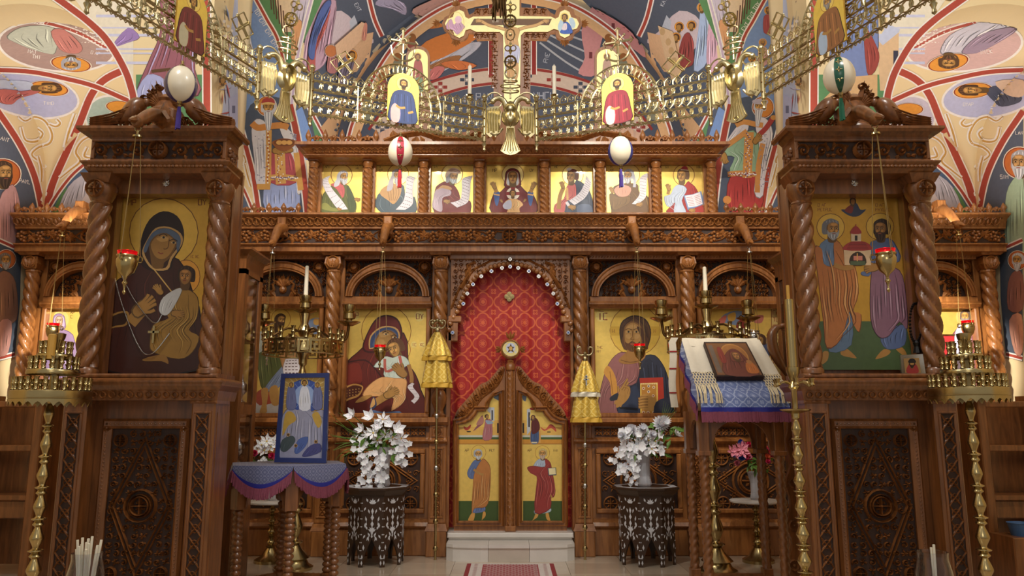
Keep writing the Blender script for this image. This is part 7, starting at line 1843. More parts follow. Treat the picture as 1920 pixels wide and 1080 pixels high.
for (x0, y0, x1, y1) in ((xl, LF+.05, xr, LF+.05), (xl, LB-.05, xr, LB-.05), (xl, LF+.05, xl, LB-.05), (xr, LF+.05, xr, LB-.05)):
 L = math.dist((x0, y0), (x1, y1))-.08; m = MB().prism(arch_board(L), -.014, .014); s_ = (ztop-zleg)/.36
 m.xf(Matrix.Translation(((x0+x1)/2, (y0+y1)/2, zleg)) @ Matrix.Rotation(math.atan2(y1-y0, x1-x0), 4, 'Z') @ Matrix.Diagonal((1, 1, s_, 1))); m.obj('arched_panel', 'wood_shaded', t)
 m = MB().box(-L/2, L/2, -.03, .03, .07, .13); m.xf(Matrix.Translation(((x0+x1)/2, (y0+y1)/2, 0)) @ Matrix.Rotation(math.atan2(y1-y0, x1-x0), 4, 'Z')); m.obj('stretcher', 'wood_shaded', t)
A, B_, C_, D_ = W(1280, 640, LB), W(1418, 636, LB), W(1478, 742, LF-.06), W(1312, 745, LF-.06)
C_.z = D_.z = (C_.z+D_.z)/2; A.z = B_.z = (A.z+B_.z)/2
nrm = (B_-A).cross(D_-A).normalized(); nrm = nrm if nrm.z > 0 else -nrm
def SL(u, v, h=0): return A*(1-u)*(1-v)+B_*u*(1-v)+C_*u*v+D_*(1-u)*v+nrm*h
m = MB(); pts = [SL(0, 0, -.03), SL(1, 0, -.03), SL(1, 1, -.03), SL(0, 1, -.03)]; pts += [p_+nrm*.025 for p_ in pts]; m.add(pts, [(0, 1, 2, 3), (7, 6, 5, 4), (0, 4, 5, 1), (1, 5, 6, 2), (2, 6, 7, 3), (3, 7, 4, 0)]); m.obj('slanted_top', 'wood_shaded', t)
m = MB()
for u in (0.04, .96):
 a, b, = SL(u, .06, -.03), SL(u, .94, -.03); m.prism([(a.y, a.z), (b.y, b.z), (b.y, ztop-.02), (a.y, ztop-.02)], 0, .02); k = len(m.v)
 for i in range(k-8, k): q = m.v[i]; m.v[i] = (a.x-.01+q[1], q[0], q[2])
m.obj('top_cheeks', 'wood_shaded', t)
t = thing('brocade_lectern_cover', 'blue brocade cover with dark blue band and mauve fringe on the lectern', 'cloth', SL(.5, .5, 0))
def sheet(f, N, H, nm, mt, tt, sm=70):
 m = MB(); m.add([f(i/N, j/H) for j in range(H+1) for i in range(N+1)], [(j*(N+1)+i, j*(N+1)+i+1, (j+1)*(N+1)+i+1, (j+1)*(N+1)+i) for j in range(H) for i in range(N)]); return m.obj(nm, mt, tt, sm)
sheet(lambda u, v: SL(u*1.02-.01, v*1.02-.01, .004), 8, 8, 'cover_top', 'blue_brocade', t)
def hang(f, n, out):
 """skirt below an edge f(u): brocade, band and fringe"""
 out = V(out)
 w = lambda u: out*(.012*math.sin(u*19)+.02)
 sheet(lambda u, v: f(u)+w(u)*v-V((0, 0, .10*v)), n, 4, 'skirt', 'blue_brocade', t)
 sheet(lambda u, v: f(u)+w(u)*1.1+out*.004-V((0, 0, .09+.04*v)), n, 2, 'dark_band', 'royal_blue', t)
 m = MB(); F = n*4; r = random.Random(n)
 for i in range(F):
  a = f((i+.5)/F)+w((i+.5)/F)-V((0, 0, .125)); m.tube([a, a+out*.008+V((r.uniform(-.005, .005), 0, -.085-r.uniform(0, .012)))], .007, 4)
 stuff(m.obj('fringe', 'mauve_fringe', t))
hang(lambda u: SL(u, 1.01, .004), 24, (0, -1, 0)); hang(lambda u: SL(-.01, u, .004), 20, (-1, 0, 0)); hang(lambda u: SL(1.01, u, .004), 20, (1, 0, 0))
t = thing('embroidered_towel', 'white fringed linen towel laid around the lectern icon', 'towel', SL(.5, .3, .01))
sheet(lambda u, v: SL(-.01+1.02*u, -.02+.16*v, .012+.004*math.sin(u*20)), 30, 6, 'back_strip', 'linen', t)
for nm, a, b, e in (('left_strip', -.02, .24, .62), ('right_strip', .80, 1.03, .66)):
 sheet(lambda u, v: SL(a+(b-a)*u, .02+(e-.02)*v, .016+.006*math.sin(u*9)), 12, 14, nm, 'linen', t)
 m = MB(); r = random.Random(3)
 for i in range(15):
  u0 = a+(b-a)*(i+.5)/15
  for j in range(5): # knotted net then loose strands
   m.tube([SL(u0+(.008 if (i+j) % 2 else -.008), e+.045*j, .02), SL(u0-(.008 if (i+j) % 2 else -.008), e+.045*(j+1), .022)], .005, 4)
  q = SL(u0, e+.225, .022); s_ = r.uniform(-.02, .02); m.tube([q, SL(u0+s_, e+.36, .028), SL(u0+s_*1.4, 1.0, .03)], .006, 4); m.tube([SL(u0+s_*1.4, 1.0, .03), SL(u0+s_*1.5, 1.04, .02)-V((0, 0, .05))], .006, 4)
 stuff(m.obj('knotted_fringe', 'cream_fringe', t))
e0 = SL(-.05, -.02, .01)
sheet(lambda u, v: e0+V((-.03-.07*u+.01*math.sin(v*7), .02, .0-.66*v)) if v > .02 else e0+V((-.07*u, .02, .01)), 4, 18, 'hanging_end', 'linen', t)
for v0 in (.18, .43, .78): sheet(lambda u, v: e0+V((-.03-.07*u+.01*math.sin(v0*7), .014, -.66*(v0+.02*v))), 3, 1, 'red_stripe', 'red_velvet', t)
t = thing('lectern_icon', 'dark old icon of the Mother of God lying on the lectern cover', 'icon', SL(.5, .55, .02))
def IC(u, v, h): return SL(.24+.56*u, .14+.62*v, h)
m = MB(); pts = [IC(0, 0, .018), IC(1, 0, .018), IC(1, 1, .018), IC(0, 1, .018)]; pts += [p_+nrm*.045 for p_ in pts]; m.add(pts, [(0, 1, 2, 3), (7, 6, 5, 4), (0, 4, 5, 1), (1, 5, 6, 2), (2, 6, 7, 3), (3, 7, 4, 0)]); m.obj('icon_board', 'dark_shade_wood', t)
p = Paint(lambda u, v: (IC(u/100, v/100, .0635), nrm)); p.flat([(3, 4), (97, 4), (97, 96), (3, 96)], (128, 84, 48)); p.ell(58, 40, 30, 34, (186, 130, 66)); p.ell(58, 40, 27, 31, (166, 110, 56))
p.drape([(20, 96), (30, 50), (50, 25), (66, 22), (80, 45), (92, 96)], (120, 62, 48), n=6, w=2); p.head(60, 42, 9, .2, 0, (160, 110, 60), None, None, 0, ((120, 60, 46), (150, 90, 60), (110, 60, 46)), detail=1); p.drape([(70, 90), (74, 64), (90, 62), (94, 90)], (190, 110, 50), n=3, w=1.5); p.drape([(22, 60), (24, 20), (34, 20), (34, 60)], (140, 56, 44), n=2, w=1.5); p.rect(6, 10, 16, 90, (112, 96, 84)); p.ell(83, 60, 6, 6, (176, 120, 66))
p.obj('painting', 'icon_paint', t)
def cabinet(sx, label):
 x0, x1 = sx*3.3, (W(463, 468, 7.5).x if sx < 0 else W(1500, 700, 7.5).x)
 ya, yb = 7.5, 8.04; zt_ = ZA(466, 7.5)
 t = thing('display_cabinet', label, 'cabinet', ((x0+x1)/2, (ya+yb)/2, 0)); a, b = min(x0, x1), max(x0, x1)
 MB().box(a, b, ya, yb, 0, .9).obj('lower_case', 'wood_shaded', t); MB().box(a, b, ya, yb, zt_-.25, zt_-.1).obj('top_rail', 'wood_shaded', t)
 MB().mould(a, b, yb, [(ya, zt_-.1), (ya-.02, zt_-.06), (ya-.07, zt_-.02), (ya-.07, zt_)], .06).obj('cornice', 'wood_shaded', t)
 for x, y in ((x1, ya), (x1, yb), (x0, ya)): MB().box(x-(.07 if x == b else 0), x+(0 if x == b else .07), y-(0 if y == ya else .09), y+(.09 if y == ya else 0), .9, zt_-.2).obj('corner_post', 'wood_shaded', t)
 MB().box(a+.02, b-.02, ya+.005, ya+.02, .9, zt_-.2).obj('front_board', 'wood_shaded', t); MB().box(x0-.01, x0+.01, ya, yb, .9, zt_-.2).obj('back_board', 'wood_shaded', t)
 zr = ZA(768, 7.8)
 MB().box(x1-.045 if x1 == b else x1, x1 if x1 == b else x1+.045, ya+.09, yb-.09, zr-.05, zr+.05).obj('cross_rail', 'wood_shaded', t)
 for z0, z1 in ((.9, zr-.05), (zr+.05, zt_-.25)): MB().box(x1+sx*.012, x1+sx*.018, ya+.09, yb-.09, z0, z1).obj('glass_pane', 'clear_glass', t)
 return t, x1, ya, yb
t, x1, ya, yb = cabinet(-1, 'tall glazed oak cabinet of silver votives beside the left shrine')
r = random.Random(8)
for k in range(4): MB().box(-3.28, x1-.03, ya+.03, yb-.03, 1.05+k*.62, 1.07+k*.62).obj('shelf', 'wood_shaded', t)
for k in range(12):
 z = 1.07+(k % 4)*.62; y = ya+.16+.16*(k//4); s_ = r.uniform(.7, 1.2)
 lab = '%s votive vessel, %s on the %s shelf of the left glazed cabinet' % (('silver', 'gilt', 'plain silver')[k % 3], ('in front', 'in the middle', 'at the back')[k//4], ('lowest', 'second', 'third', 'top')[k % 4])
 tag(MB().lathe([(.04*s_, 0), (.045*s_, .01), (.012*s_, .04), (.02*s_, .08*s_), (.06*s_, .12*s_), (.055*s_, .2*s_), (.02*s_, .24*s_), (.012*s_, .3*s_), (.001, .33*s_)], (x1-.14, y, z), 12).obj('votive_vessel', 'brass' if k % 3 == 1 else 'silver', None, 50), lab, 'vessel', 'vessels in the glazed cabinet')
cabinet(1, 'tall oak cabinet beside the right shrine')
t = thing('bishops_throne', 'carved throne side with scalloped edge and dragon arm beside the right shrine', 'throne', (W(1488, 1000, 7.35).x, 7.35, 0))
Yt = 7.3; pts = [(1500, 1085), (1500, 800)]
pl = [(p_.x, p_.z) for p_ in [W(1506, 1130, Yt), W(1500, 700, Yt)]]
sc = [(1478, 700), (1476, 760), (1478, 800), (1474, 830), (1484, 868), (1474, 905), (1484, 945), (1476, 985), (1486, 1020), (1480, 1060), (1488, 1130)]
MB().prism([(p_.x, p_.z) for p_ in [W(x, y, Yt) for x, y in smooth_pts(sc, 4, False)]]+pl, Yt, Yt+.05).obj('side_board', 'wood_shaded', t)
c = Carve((0, Yt, 0))
for y in (830, 905, 985, 1060): q = W(1489, y, Yt); c.ring(q.x, q.z, .045, .02, .02, 12); c.dome(q.x, q.z, .018, .015, 6)
stuff(c.obj('edge_roundels', 'wood_shaded', t))
m = MB(); path = [W(x, y, 7.25) for x, y in ((1478, 705), (1462, 680), (1450, 655), (1447, 630), (1455, 615), (1466, 613))]; m.tube(smooth_pts([tuple(q) for q in path], 4, False), lambda q: .022+.03*math.sin(PI*min(1, q*1.1)), 8); h_ = path[-1]; m.ball(h_+V((.01, 0, .01)), .034, 8, 6, (1.2, 1, .8)); m.tube([h_, h_+V((.07, 0, .02))], .018, 6, False, .008); m.tube([h_+V((0, 0, -.02)), h_+V((.05, 0, -.05))], .014, 6, False, .006); m.obj('dragon_arm', 'wood_shaded', t, 60)
def stall(sx, label):
 t = thing('choir_stall', label, 'stall', (sx*4.75, 7.9, 0))
 Y0_ = 7.6; f = lambda x: x if sx < 0 else 1914-x
 for x in (64, -75):
  q = W(f(x), 850, Y0_).x; z = ZA(750, Y0_)
  MB().bbox(q-.045, q+.045, Y0_, Y0_+.5, 0, z, .01).obj('side_panel', 'wood_shaded', t)
  MB().bbox(q-.06, q+.06, Y0_-.05, Y0_+.5, z, z+.05, .012).obj('armrest', 'wood', t)
 xa, xb = sorted((W(f(64), 850, Y0_).x, W(f(-75), 850, Y0_).x))
 for nm, y, d, hh in (('top_rail', 752, .1, .06), ('arm_rail', 835, .12, .06), ('seat', 930, .42, .05)):
  z = ZA(y, Y0_); MB().bbox(xa, xb, Y0_+.06, Y0_+.06+d, z-hh, z, .008).obj(nm, 'wood_shaded', t)
 z = ZA(930, Y0_); MB().bbox(xa, xb, Y0_+.1, Y0_+.16, z-.22, z-.05, .01).obj('seat_apron', 'wood_shaded', t); MB().box(xa, xb, Y0_+.48, Y0_+.5, .1, ZA(752, Y0_)).obj('back_panel', 'wood_shaded', t)
 return t
stall(-1, 'dark oak choir stall at the left edge beside the wall'); stall(1, 'dark oak choir stall at the right edge beside the wall')
q = W(1917, 1003, 7.3); t = thing('blue_bucket', 'blue plastic bucket under the right choir stall', 'bucket', (q.x, 7.3, ZA(1000, 7.3)*0))
MB().lathe([(.09, ZA(1004, 7.3)), (.115, ZA(980, 7.3)), (.12, ZA(980, 7.3)), (.105, ZA(982, 7.3)), (.08, ZA(1002, 7.3))], (q.x, 7.3, 0), 20).obj('bucket_body', 'blue_plastic', t, 40)
MB().bbox(q.x-.18, q.x+.18, 7.15, 7.5, 0, ZA(1004, 7.3), .01).obj('bucket_stand', 'wood_shaded', t)
t = thing('red_book_box', 'red box on top of the ledge before the far right icon', 'box', W(1766, 645, 8.9)); a, b = W(1748, 650, 8.9), W(1786, 630, 8.9)
MB().bbox(a.x, b.x, 8.86, 9.02, a.z-.1, b.z, .008).obj('box_body', 'red_velvet', t); MB().box(a.x-.005, b.x+.005, 8.855, 9.02, b.z, b.z+.015).obj('box_lid', 'brass', t); MB().box(a.x+.02, b.x-.02, 8.88, 9.0, 0, a.z-.1).obj('box_stand', 'wood', t)
def jar(px, top, label, n):
 Y = 4.75; X = W(px, 1050, Y).x; zt_ = ZA(top, Y); t = thing('candle_jar', label, 'jar', (X, Y, 0), 'glass jars of tapers')
 zb = zt_-.34; k = .105
 MB().lathe([(.04, zb), (k*.75, zb+.02), (k*1.0, zb+.12), (k*.98, zb+.22), (k*.8, zb+.3), (k*.82, zt_), (k*.78, zt_), (k*.76, zb+.3), (k*.93, zb+.22), (k*.95, zb+.12), (k*.7, zb+.03), (.001, zb+.03)], (X, Y, 0), 28).obj('glass_jar', 'clear_glass', t, 60)
 r = random.Random(px)
 for i in range(n):
  a, q = r.random()*6.28, r.random()*.06; x, y = X+q*math.cos(a), Y+q*math.sin(a)
  MB().tube([(x*1-(x-X)*.5, y-(y-Y)*.5, zb+.035), (x+(x-X)*.3, y+(y-Y)*.3, zt_+r.uniform(-.01, .09))], .0075, 6).obj('taper', 'white_wax', t, 60)
 MB().lathe([(.14, zb-.02), (.14, zb), (.001, zb)], (X, Y, 0), 20).obj('stand_top', 'wood_shaded', t); MB().lathe([(.12, 0), (.12, .03), (.03, .06), (.025, zb-.02)], (X, Y, 0), 14).obj('stand_stem', 'wood_shaded', t, 40)
jar(163, 1036, 'glass jar full of pale tapers at the lower left', 20)
jar(1749, 1034, 'almost empty glass jar with one bent taper at lower right', 2)
# ================================================================ THE RING CHANDELIER (CHOROS), EGGS, PENDANT
RC, YCC, ZB0 = 2.83, 4.62, ZA(262, 7.45)
HC = .44
ch = thing('ring_chandelier', 'huge eight-sided pierced brass ring chandelier with double-headed eagles', 'chandelier', (0, YCC, ZB0+2.2))
def cpt(phi, tx=0, z=0, out=0):
 """point on the ring: phi from the far end, tx along the tangent"""
 n = V((math.sin(phi), math.cos(phi), 0)); u = V((math.cos(phi), -math.sin(phi), 0))
 return V((0, YCC, ZB0))+n*(RC+out)+u*tx+V((0, 0, z))
PH = math.radians(46)
def eagle(phi, chain_to):
 n = V((math.sin(phi), math.cos(phi), 0)); u = V((math.cos(phi), -math.sin(phi), 0)); O = cpt(phi)
 T = lambda a, b, d=0: O+u*a+V((0, 0, b))-n*d
 k = thing('double_eagle', '', '', (0, 0, 0)); 
 m = MB(); seg = 10
 c = Carve(tuple(T(0, .22, -.0)), tuple(u), (0, 0, 1), tuple(-n)); c.dome(0, .02, .105, .06, 14, .9); c.dome(0, .12, .075, .055, 12)
 prof = [(0, -.09), (.05, .0), (.055, .08), (.03, .13), (0, .14), (-.03, .13), (-.055, .08), (-.05, 0)]
 c.ridge([(x, y) for x, y in prof], .02, .09, True); c.leaf(0, .12, -PI/2, .2, .06, .085)
 m.add([tuple(v) for v in c.m.v], c.m.f)
 c = Carve(tuple(T(0, .22, .0)), tuple(u), (0, 0, 1), tuple(n)); c.dome(0, .02, .105, .05, 12, .9); m.add([tuple(v) for v in c.m.v], c.m.f)
 for sg in (-1, 1):
  m.tube([T(*p_) for p_ in smooth_pts([(sg*.03, .30), (sg*.06, .40), (sg*.11, .445), (sg*.16, .43), (sg*.185, .40)], 4, False)], lambda q: .034-.012*q, 8)
  m.ball(T(sg*.18, .41), .03, 8, 6); m.tube([T(sg*.195, .40), T(sg*.225, .385), T(sg*.228, .365)], .014, 6, False, .004)
 o = m.obj('eagle_body', 'pale_brass', ch, 50)
 for sg in (-1, 1):
  m = MB(); pts = [(sg*.09, .30), (sg*.13, .36), (sg*.24, .34), (sg*.245, .06), (sg*.20, .02), (sg*.17, .06), (sg*.15, .02), (sg*.12, .10), (sg*.10, .16)]
  q = MB().prism(pts, -.008, .008)
  m.add([tuple(T(v[0], v[2], -v[1])) for v in q.v], q.f)
  c = Carve(tuple(T(0, 0, .008)), tuple(u), (0, 0, 1), tuple(-n))
  for i in range(5): c.ridge([(sg*(.115+.028*i), .33-.004*i), (sg*(.12+.028*i), .2), (sg*(.118+.026*i), .07+.02*(i % 2))], .024, .012)
  for i in range(4): c.leaf(sg*(.11+.03*i), .34, -PI/2, .09, .03, .016)
  m.add([tuple(v) for v in c.m.v], c.m.f); stuff(m.obj('eagle_wing', 'pale_brass', ch))
  MB().tube([T(*p_) for p_ in smooth_pts([(sg*.08, .12), (sg*.13, .06), (sg*.17, .05), (sg*.2, .07)], 3, False)], .014, 6).obj('eagle_foot', 'pale_brass', ch, 60)
  MB().tube([T(sg*.165+.085*math.cos(2*PI*i/16), .42+.085*math.sin(2*PI*i/16)) for i in range(16)], .008, 5, True).obj('eagle_ring', 'pale_brass', ch, 60)
  m = MB(); b = T(sg*.265, 0); m.lathe([(.02, -.02), (.02, HC+.0), (.03, HC+.01), (.026, HC+.03), (.004, HC+.05)], b, 8); m.lathe([(.0, -.13), (.018, -.11), (.012, -.08), (.026, -.05), (.012, -.03), (.02, -.02)], b, 8); m.obj('hinge_post', 'pale_brass', ch, 50)
  m = MB()
  for i in range(5): m.ball(T(sg*.265, .04+i*.09, .02), .009, 6, 4)
  stuff(m.obj('rivets', 'old_bronze', ch))
 m = MB(); c = Carve(tuple(T(0, 0)), tuple(u), (0, 0, 1), tuple(-n)); q = MB().prism([(-.04, .14), (.04, .14), (.05, .0), (.10, -.12), (.05, -.155), (0, -.165), (-.05, -.155), (-.10, -.12), (-.05, 0)], -.012, .012); m.add([tuple(T(v[0], v[2], -v[1])) for v in q.v], q.f)
 for i in range(7): a = (i-3)/3; c.ridge([(a*.03, .12), (a*.045, -.0), (a*.09, -.13+.012*abs(a))], .022, .022)
 c.ring(0, -.13, .02, .012, .02, 8)
 m.add([tuple(v) for v in c.m.v], c.m.f); stuff(m.obj('eagle_tail', 'pale_brass', ch))
 m = MB()
 for w_, z in ((.085, .52), (.10, .575), (.07, .63)): m.tube([T(w_*math.cos(2*PI*i/14), z+.0, w_*.5*math.sin(2*PI*i/14)) for i in range(14)], .008, 5, True)
 m.tube([T(0, .44), T(0, .66)], .011, 6); m.obj('eagle_crown', 'pale_brass', ch, 60)
 MB().tube([T(.055*math.cos(2*PI*i/14), .715+.055*math.sin(2*PI*i/14)) for i in range(14)], .009, 5, True).obj('suspension_ring', 'pale_brass', ch, 60)
 a, b = T(0, .77), V(chain_to); L = (b-a).length; d = (b-a)/L; N = int(L/.13)
 sd = d.cross(V((0, 1, 0))).normalized() if abs(d.y) < .9 else V((1, 0, 0)); fn = sd.cross(d)
 cm = MB()
 for i in range(min(N, 16)):
  p_ = a+d*(i+.5)*L/N; c = Carve(tuple(p_), tuple(sd), tuple(d), tuple(fn if fn.y < 0 else -fn))
  if i % 3 == 0: c.rosette(0, 0, .06, .02); c.ring(0, 0, .062, .014, .02, 10)
  elif i % 3 == 1:
   for sg in (-1, 1): c.ring(sg*.03, 0, .028, .012, .016, 8); c.leaf(0, 0, PI/2*sg, .07, .04, .016)
  else: c.ring(0, 0, .045, .014, .016, 8, 1.3); c.dome(0, 0, .02, .02, 6)
  cm.add([tuple(v) for v in c.m.v], c.m.f); cm.add([tuple(V(v)-(fn if fn.y < 0 else -fn)*.004) for v in c.m.v], c.m.f)
 stuff(cm.obj('suspension_chain', 'pale_brass', ch))
 bpy.data.objects.remove(k)
for i in range(-2, 3): eagle(PH*i, (.06*i, YCC+.4 if i else YCC+1.6, ZB0+4.6))
RING8 = [(math.cos(2*PI*k/8), math.sin(2*PI*k/8)) for k in range(8)]
def lattice(phi0, phi1, label_icon, idx, loz):
 A = cpt(phi0, .275); B = cpt(phi1, -.275); L = (B-A).length; u = (B-A)/L; n = V((u.y, -u.x, 0)); n = n if n.dot(A-V((0, YCC, A.z))) > 0 else -n
 T = lambda s_, z, d=0: A+u*s_+V((0, 0, z))-n*d
 m = MB()
 for z in (0, .10, .235, .335): m.tube([T(0, z), T(L, z)], .0095, 4)
 for i in range(5): m.tube([T(L*i/4, -.01), T(L*i/4, .345)], .009, 4)
 m.obj('rails', 'pale_brass', ch)
 m = MB(); N = int(L/.078)
 for i in range(N):
  s_ = (i+.5)*L/N
  for j, (zc, r) in enumerate(((.05, .042), (.285, .042))): m.tube([T(s_+r*1.05*c, zc+r*q) for c, q in RING8], .0072, 4, True)
  w_ = L/N
  for sg in (-1, 1):
   m.tube([T(s_+sg*w_*a, .11+b) for a, b in ((0, .0), (.42, .035), (.40, .085), (.12, .09), (.14, .055))], .007, 4)
  m.tube([T(s_+w_*.5*a, .345+b) for a, b in ((-1, 0), (-.85, .05), (0, .085), (.85, .05), (1, 0))], .0065, 4)
  m.tube([T(s_+.018*c, .38+.02*q) for c, q in RING8], .005, 4, True); m.tube([T(s_+.026*c, .168+.03*q) for c, q in RING8], .0065, 4, True); m.tube([T(s_+w_*.5+.016*c, .285+.03*q) for c, q in RING8], .006, 4, True); m.tube([T(s_+w_*.5+.016*c, .05+.03*q) for c, q in RING8], .006, 4, True)
  m.tube([T(s_-w_/2, .0), T(s_-w_*.25, -.022), T(s_, 0), T(s_+w_*.25, -.022), T(s_+w_/2, 0)], .005, 4)
 stuff(m.obj('lattice_scrolls', 'pale_brass', ch))
 s0 = L/2; R1, R2 = .30, .40; zc = .20
 m = MB()
 for R in (R1, R2): m.tube([T(s0+R*math.cos(PI*k/26), zc+R*1.12*math.sin(PI*k/26)) for k in range(27)], .0095, 4)
 for k in range(24):
  a = PI*(k+.5)/24; r = (R1+R2)/2; m.tube([T(s0+r*math.cos(a)+.046*c*math.cos(a)-.022*q*math.sin(a), zc+1.12*(r*math.sin(a)+.046*c*math.sin(a)+.022*q*math.cos(a))) for c, q in RING8], .0065, 4, True)
 for k in range(7):
  for j in range(3):
   a = PI*(k+.5)/7; r = .12+.075*j; m.tube([T(s0+r*math.cos(a)+.042*c, zc+1.12*r*math.sin(a)+.042*q) for c, q in RING8], .006, 4, True)
 stuff(m.obj('arch_openwork', 'pale_brass', ch))
 m = MB(); z0 = zc+R2*1.12+.02
 m.tube([T(s0, z0-.03), T(s0, z0+.1)], .01, 5)
 m.tube([T(s0+a, z0+b) for a, b in smooth_pts([(-.12, .16), (-.095, .06), (0, .02), (.095, .06), (.12, .16)], 4, False)], .011, 5)
 zx = z0+.22
 for a in range(4): 
  c, q = math.cos(a*PI/2), math.sin(a*PI/2); m.tube([T(s0+.02*c, zx+.02*q), T(s0+.125*c, zx+.125*q)], .011, 5, False, .014)
  m.tube([T(s0+.125*c-.03*q, zx+.125*q+.03*c), T(s0+.15*c, zx+.15*q), T(s0+.125*c+.03*q, zx+.125*q-.03*c)], .009, 5)
  c, q = math.cos(a*PI/2+PI/4), math.sin(a*PI/2+PI/4); m.tube([T(s0+.02*c, zx+.02*q), T(s0+.09*c, zx+.09*q)], .007, 5); m.ball(T(s0+.095*c, zx+.095*q), .014, 6, 4)
 m.tube([T(s0+.04*c, zx+.04*q) for c, q in RING8], .008, 5, True)
 stuff(m.obj('crescent_cross', 'pale_brass', ch))
 for s_ in loz:
  m = MB(); zz_ = .345+.20
  m.tube([T(s_, .345), T(s_, zz_-.15)], .008, 4)
  for a, b in ((0, .075), (0, -.075), (.075, 0), (-.075, 0)): m.tube([T(s_+a+.06*c, zz_+b+.06*q) for c, q in ((1, 0), (0, 1), (-1, 0), (0, -1))], .009, 4, True)
  for a in range(4): c, q = math.cos(a*PI/2+PI/4), math.sin(a*PI/2+PI/4); m.tube([T(s_, zz_), T(s_+.1*c, zz_+.1*q)], .007, 4); m.ball(T(s_+.1*c, zz_+.1*q), .014, 6, 4)
  stuff(m.obj('lozenge_finial', 'pale_brass', ch))
 col, robe, skinhair, beard = label_icon
 w_ = .155; hi = .50; zb = .03; d0 = .05
 surf = lambda x, y: (T(s0+x, zb+y, d0+.012), -n)
 out = [(-w_, 0), (-w_, hi-w_)]+[(-w_*math.cos(PI*k/12), hi-w_+w_*math.sin(PI*k/12)) for k in range(1, 12)]+[(w_, hi-w_), (w_, 0)]
 p = Paint(surf, .0003); 
 q = MB().prism(out, 0, .015); 
 p.extra.append(([T(s0+v[0], zb+v[2], d0+.012-v[1]) for v in q.v], q.f, lin((206, 164, 74))+[1]))
 p.flat(out, (240, 208, 96), .8)
 p.ell(0, .39, .075, .075, (190, 140, 60)); p.ell(0, .39, .07, .07, (246, 218, 120), 0, .8)
 f = lambda L: [(a, b) for a, b in L]
 def dr(L, c, dk, n_, sd): p.poly(f(L), dk); p.poly([(a*.94, .005+b*.985) for a, b in L], c)
 dr([(-.13, 0), (-.14, .12), (-.11, .27), (-.05, .32), (.05, .32), (.10, .28), (.13, .14), (.13, 0)], col, tuple(int(k*.5) for k in col), 6, 1)
 for i in range(6): p.line([(-.08+.03*i, .29-.01*abs(i-2.5)), (-.09+.034*i, .15), (-.1+.038*i, .01)], .005, tuple(int(k*(.6 if i % 2 else 1.4)) for k in col))
 p.poly(f([(-.11, .0), (-.12, .12), (-.08, .18), (-.03, .12), (-.04, .0)]), robe); p.line([(-.07, .16), (-.03, .14), (.02, .15)], .022, SK); p.line([(.1, .12), (.05, .1)], .022, SK)
 p.view(0, 0, 1, -1); p.v = (0, .39, 1, -1)
 p.head(0, 0, .032, 0, 0, SK, skinhair, beard)
 p.obj('saint_plate', 'icon_paint', ch)
 return T(s0, -.02)
SAINTS = [((112, 44, 44), (190, 180, 150), (60, 40, 26), None), ((48, 62, 104), (206, 160, 160), (60, 40, 26), ((60, 40, 26), .2)), ((132, 36, 50), (210, 200, 180), (54, 36, 24), ((54, 36, 24), .1)), ((150, 100, 60), (170, 190, 216), (150, 140, 130), ((150, 144, 140), .6))]
ends = []
for i, k in enumerate((-2, -1, 0, 1)):
 A = cpt(PH*k, .275); B = cpt(PH*(k+1), -.275); L = (B-A).length
 ends.append(lattice(PH*k, PH*(k+1), SAINTS[i], i, {-2: [L*.87], -1: [L*.17], 0: [L*.83], 1: [L*.13]}[k]))
def egg(px, hook, band, tas, rot, label, hw=.3):
 b = W(px[0], px[1], hook.y); X, Y, Zc = hook.x, hook.y, b.z
 t = thing('hanging_ostrich_egg', label, 'egg', (X, Y, Zc), 'ostrich eggs hung on the ring chandelier')
 H = .145; pr = [(.118*math.sin(PI*i/14)*(1+.06*math.cos(PI*i/14)), -H*math.cos(PI*i/14)) for i in range(15)]
 MB().lathe(pr, (X, Y, Zc), 28).obj('eggshell', 'eggshell', t, 60)
 for k in range(2):
  a0 = rot+k*PI; m = MB(); vs = []; fs = []; N = 6
  for (r, z) in pr:
   for j in range(N+1): a = a0-hw+2*hw*j/N; q = r*1.015+.001; vs.append((X+q*math.cos(a), Y+q*math.sin(a), Zc+z*1.008))
  for i in range(14):
   for j in range(N): fs.append((i*(N+1)+j, i*(N+1)+j+1, (i+1)*(N+1)+j+1, (i+1)*(N+1)+j))
  m.add(vs, fs); bd = m.obj('painted_band', band, t, 60)
  m = MB()
  for z in (-.07, 0, .07):
   r = math.sqrt(max(0, 1-(z/H)**2))*.121; n_ = V((math.cos(a0), math.sin(a0), 0)); u = V((-n_.y, n_.x, 0)); c = Carve(tuple(V((X, Y, Zc+z))+n_*(r+.002)), tuple(u), (0, 0, 1), tuple(n_))
   for q in range(4): c.leaf(0, 0, q*PI/2, .026, .012, .003)
   m.add([tuple(v) for v in c.m.v], c.m.f)
  stuff(m.obj('gilt_crosses', 'brass', t))
 MB().lathe([(.03, Zc+H-.012), (.022, Zc+H+.01), (.008, Zc+H+.02), (.012, Zc+H+.04), (.003, Zc+H+.05)], (X, Y, 0), 10).obj('cap', 'brass', t, 50)
 MB().tube([(X, Y, Zc+H+.04), (hook.x, hook.y, max(hook.z, Zc+H+.07))], .003, 4).obj('cord', 'cord', t)
 MB().lathe([(.022, Zc-H+.006), (.012, Zc-H-.015), (.02, Zc-H-.03), (.012, Zc-H-.04)], (X, Y, 0), 10).obj('lower_cap', 'brass', t, 50)
 m = MB(); r = random.Random(4)
 for i in range(12):
  a = 2*PI*i/12; m.tube([(X+.006*math.cos(a), Y+.006*math.sin(a), Zc-H-.03), (X+.014*math.cos(a), Y+.014*math.sin(a), Zc-H-.10), (X+.016*math.cos(a), Y+.016*math.sin(a), Zc-H-.21-r.uniform(0, .015))], .005, 4)
 stuff(m.obj('tassel', tas, t))
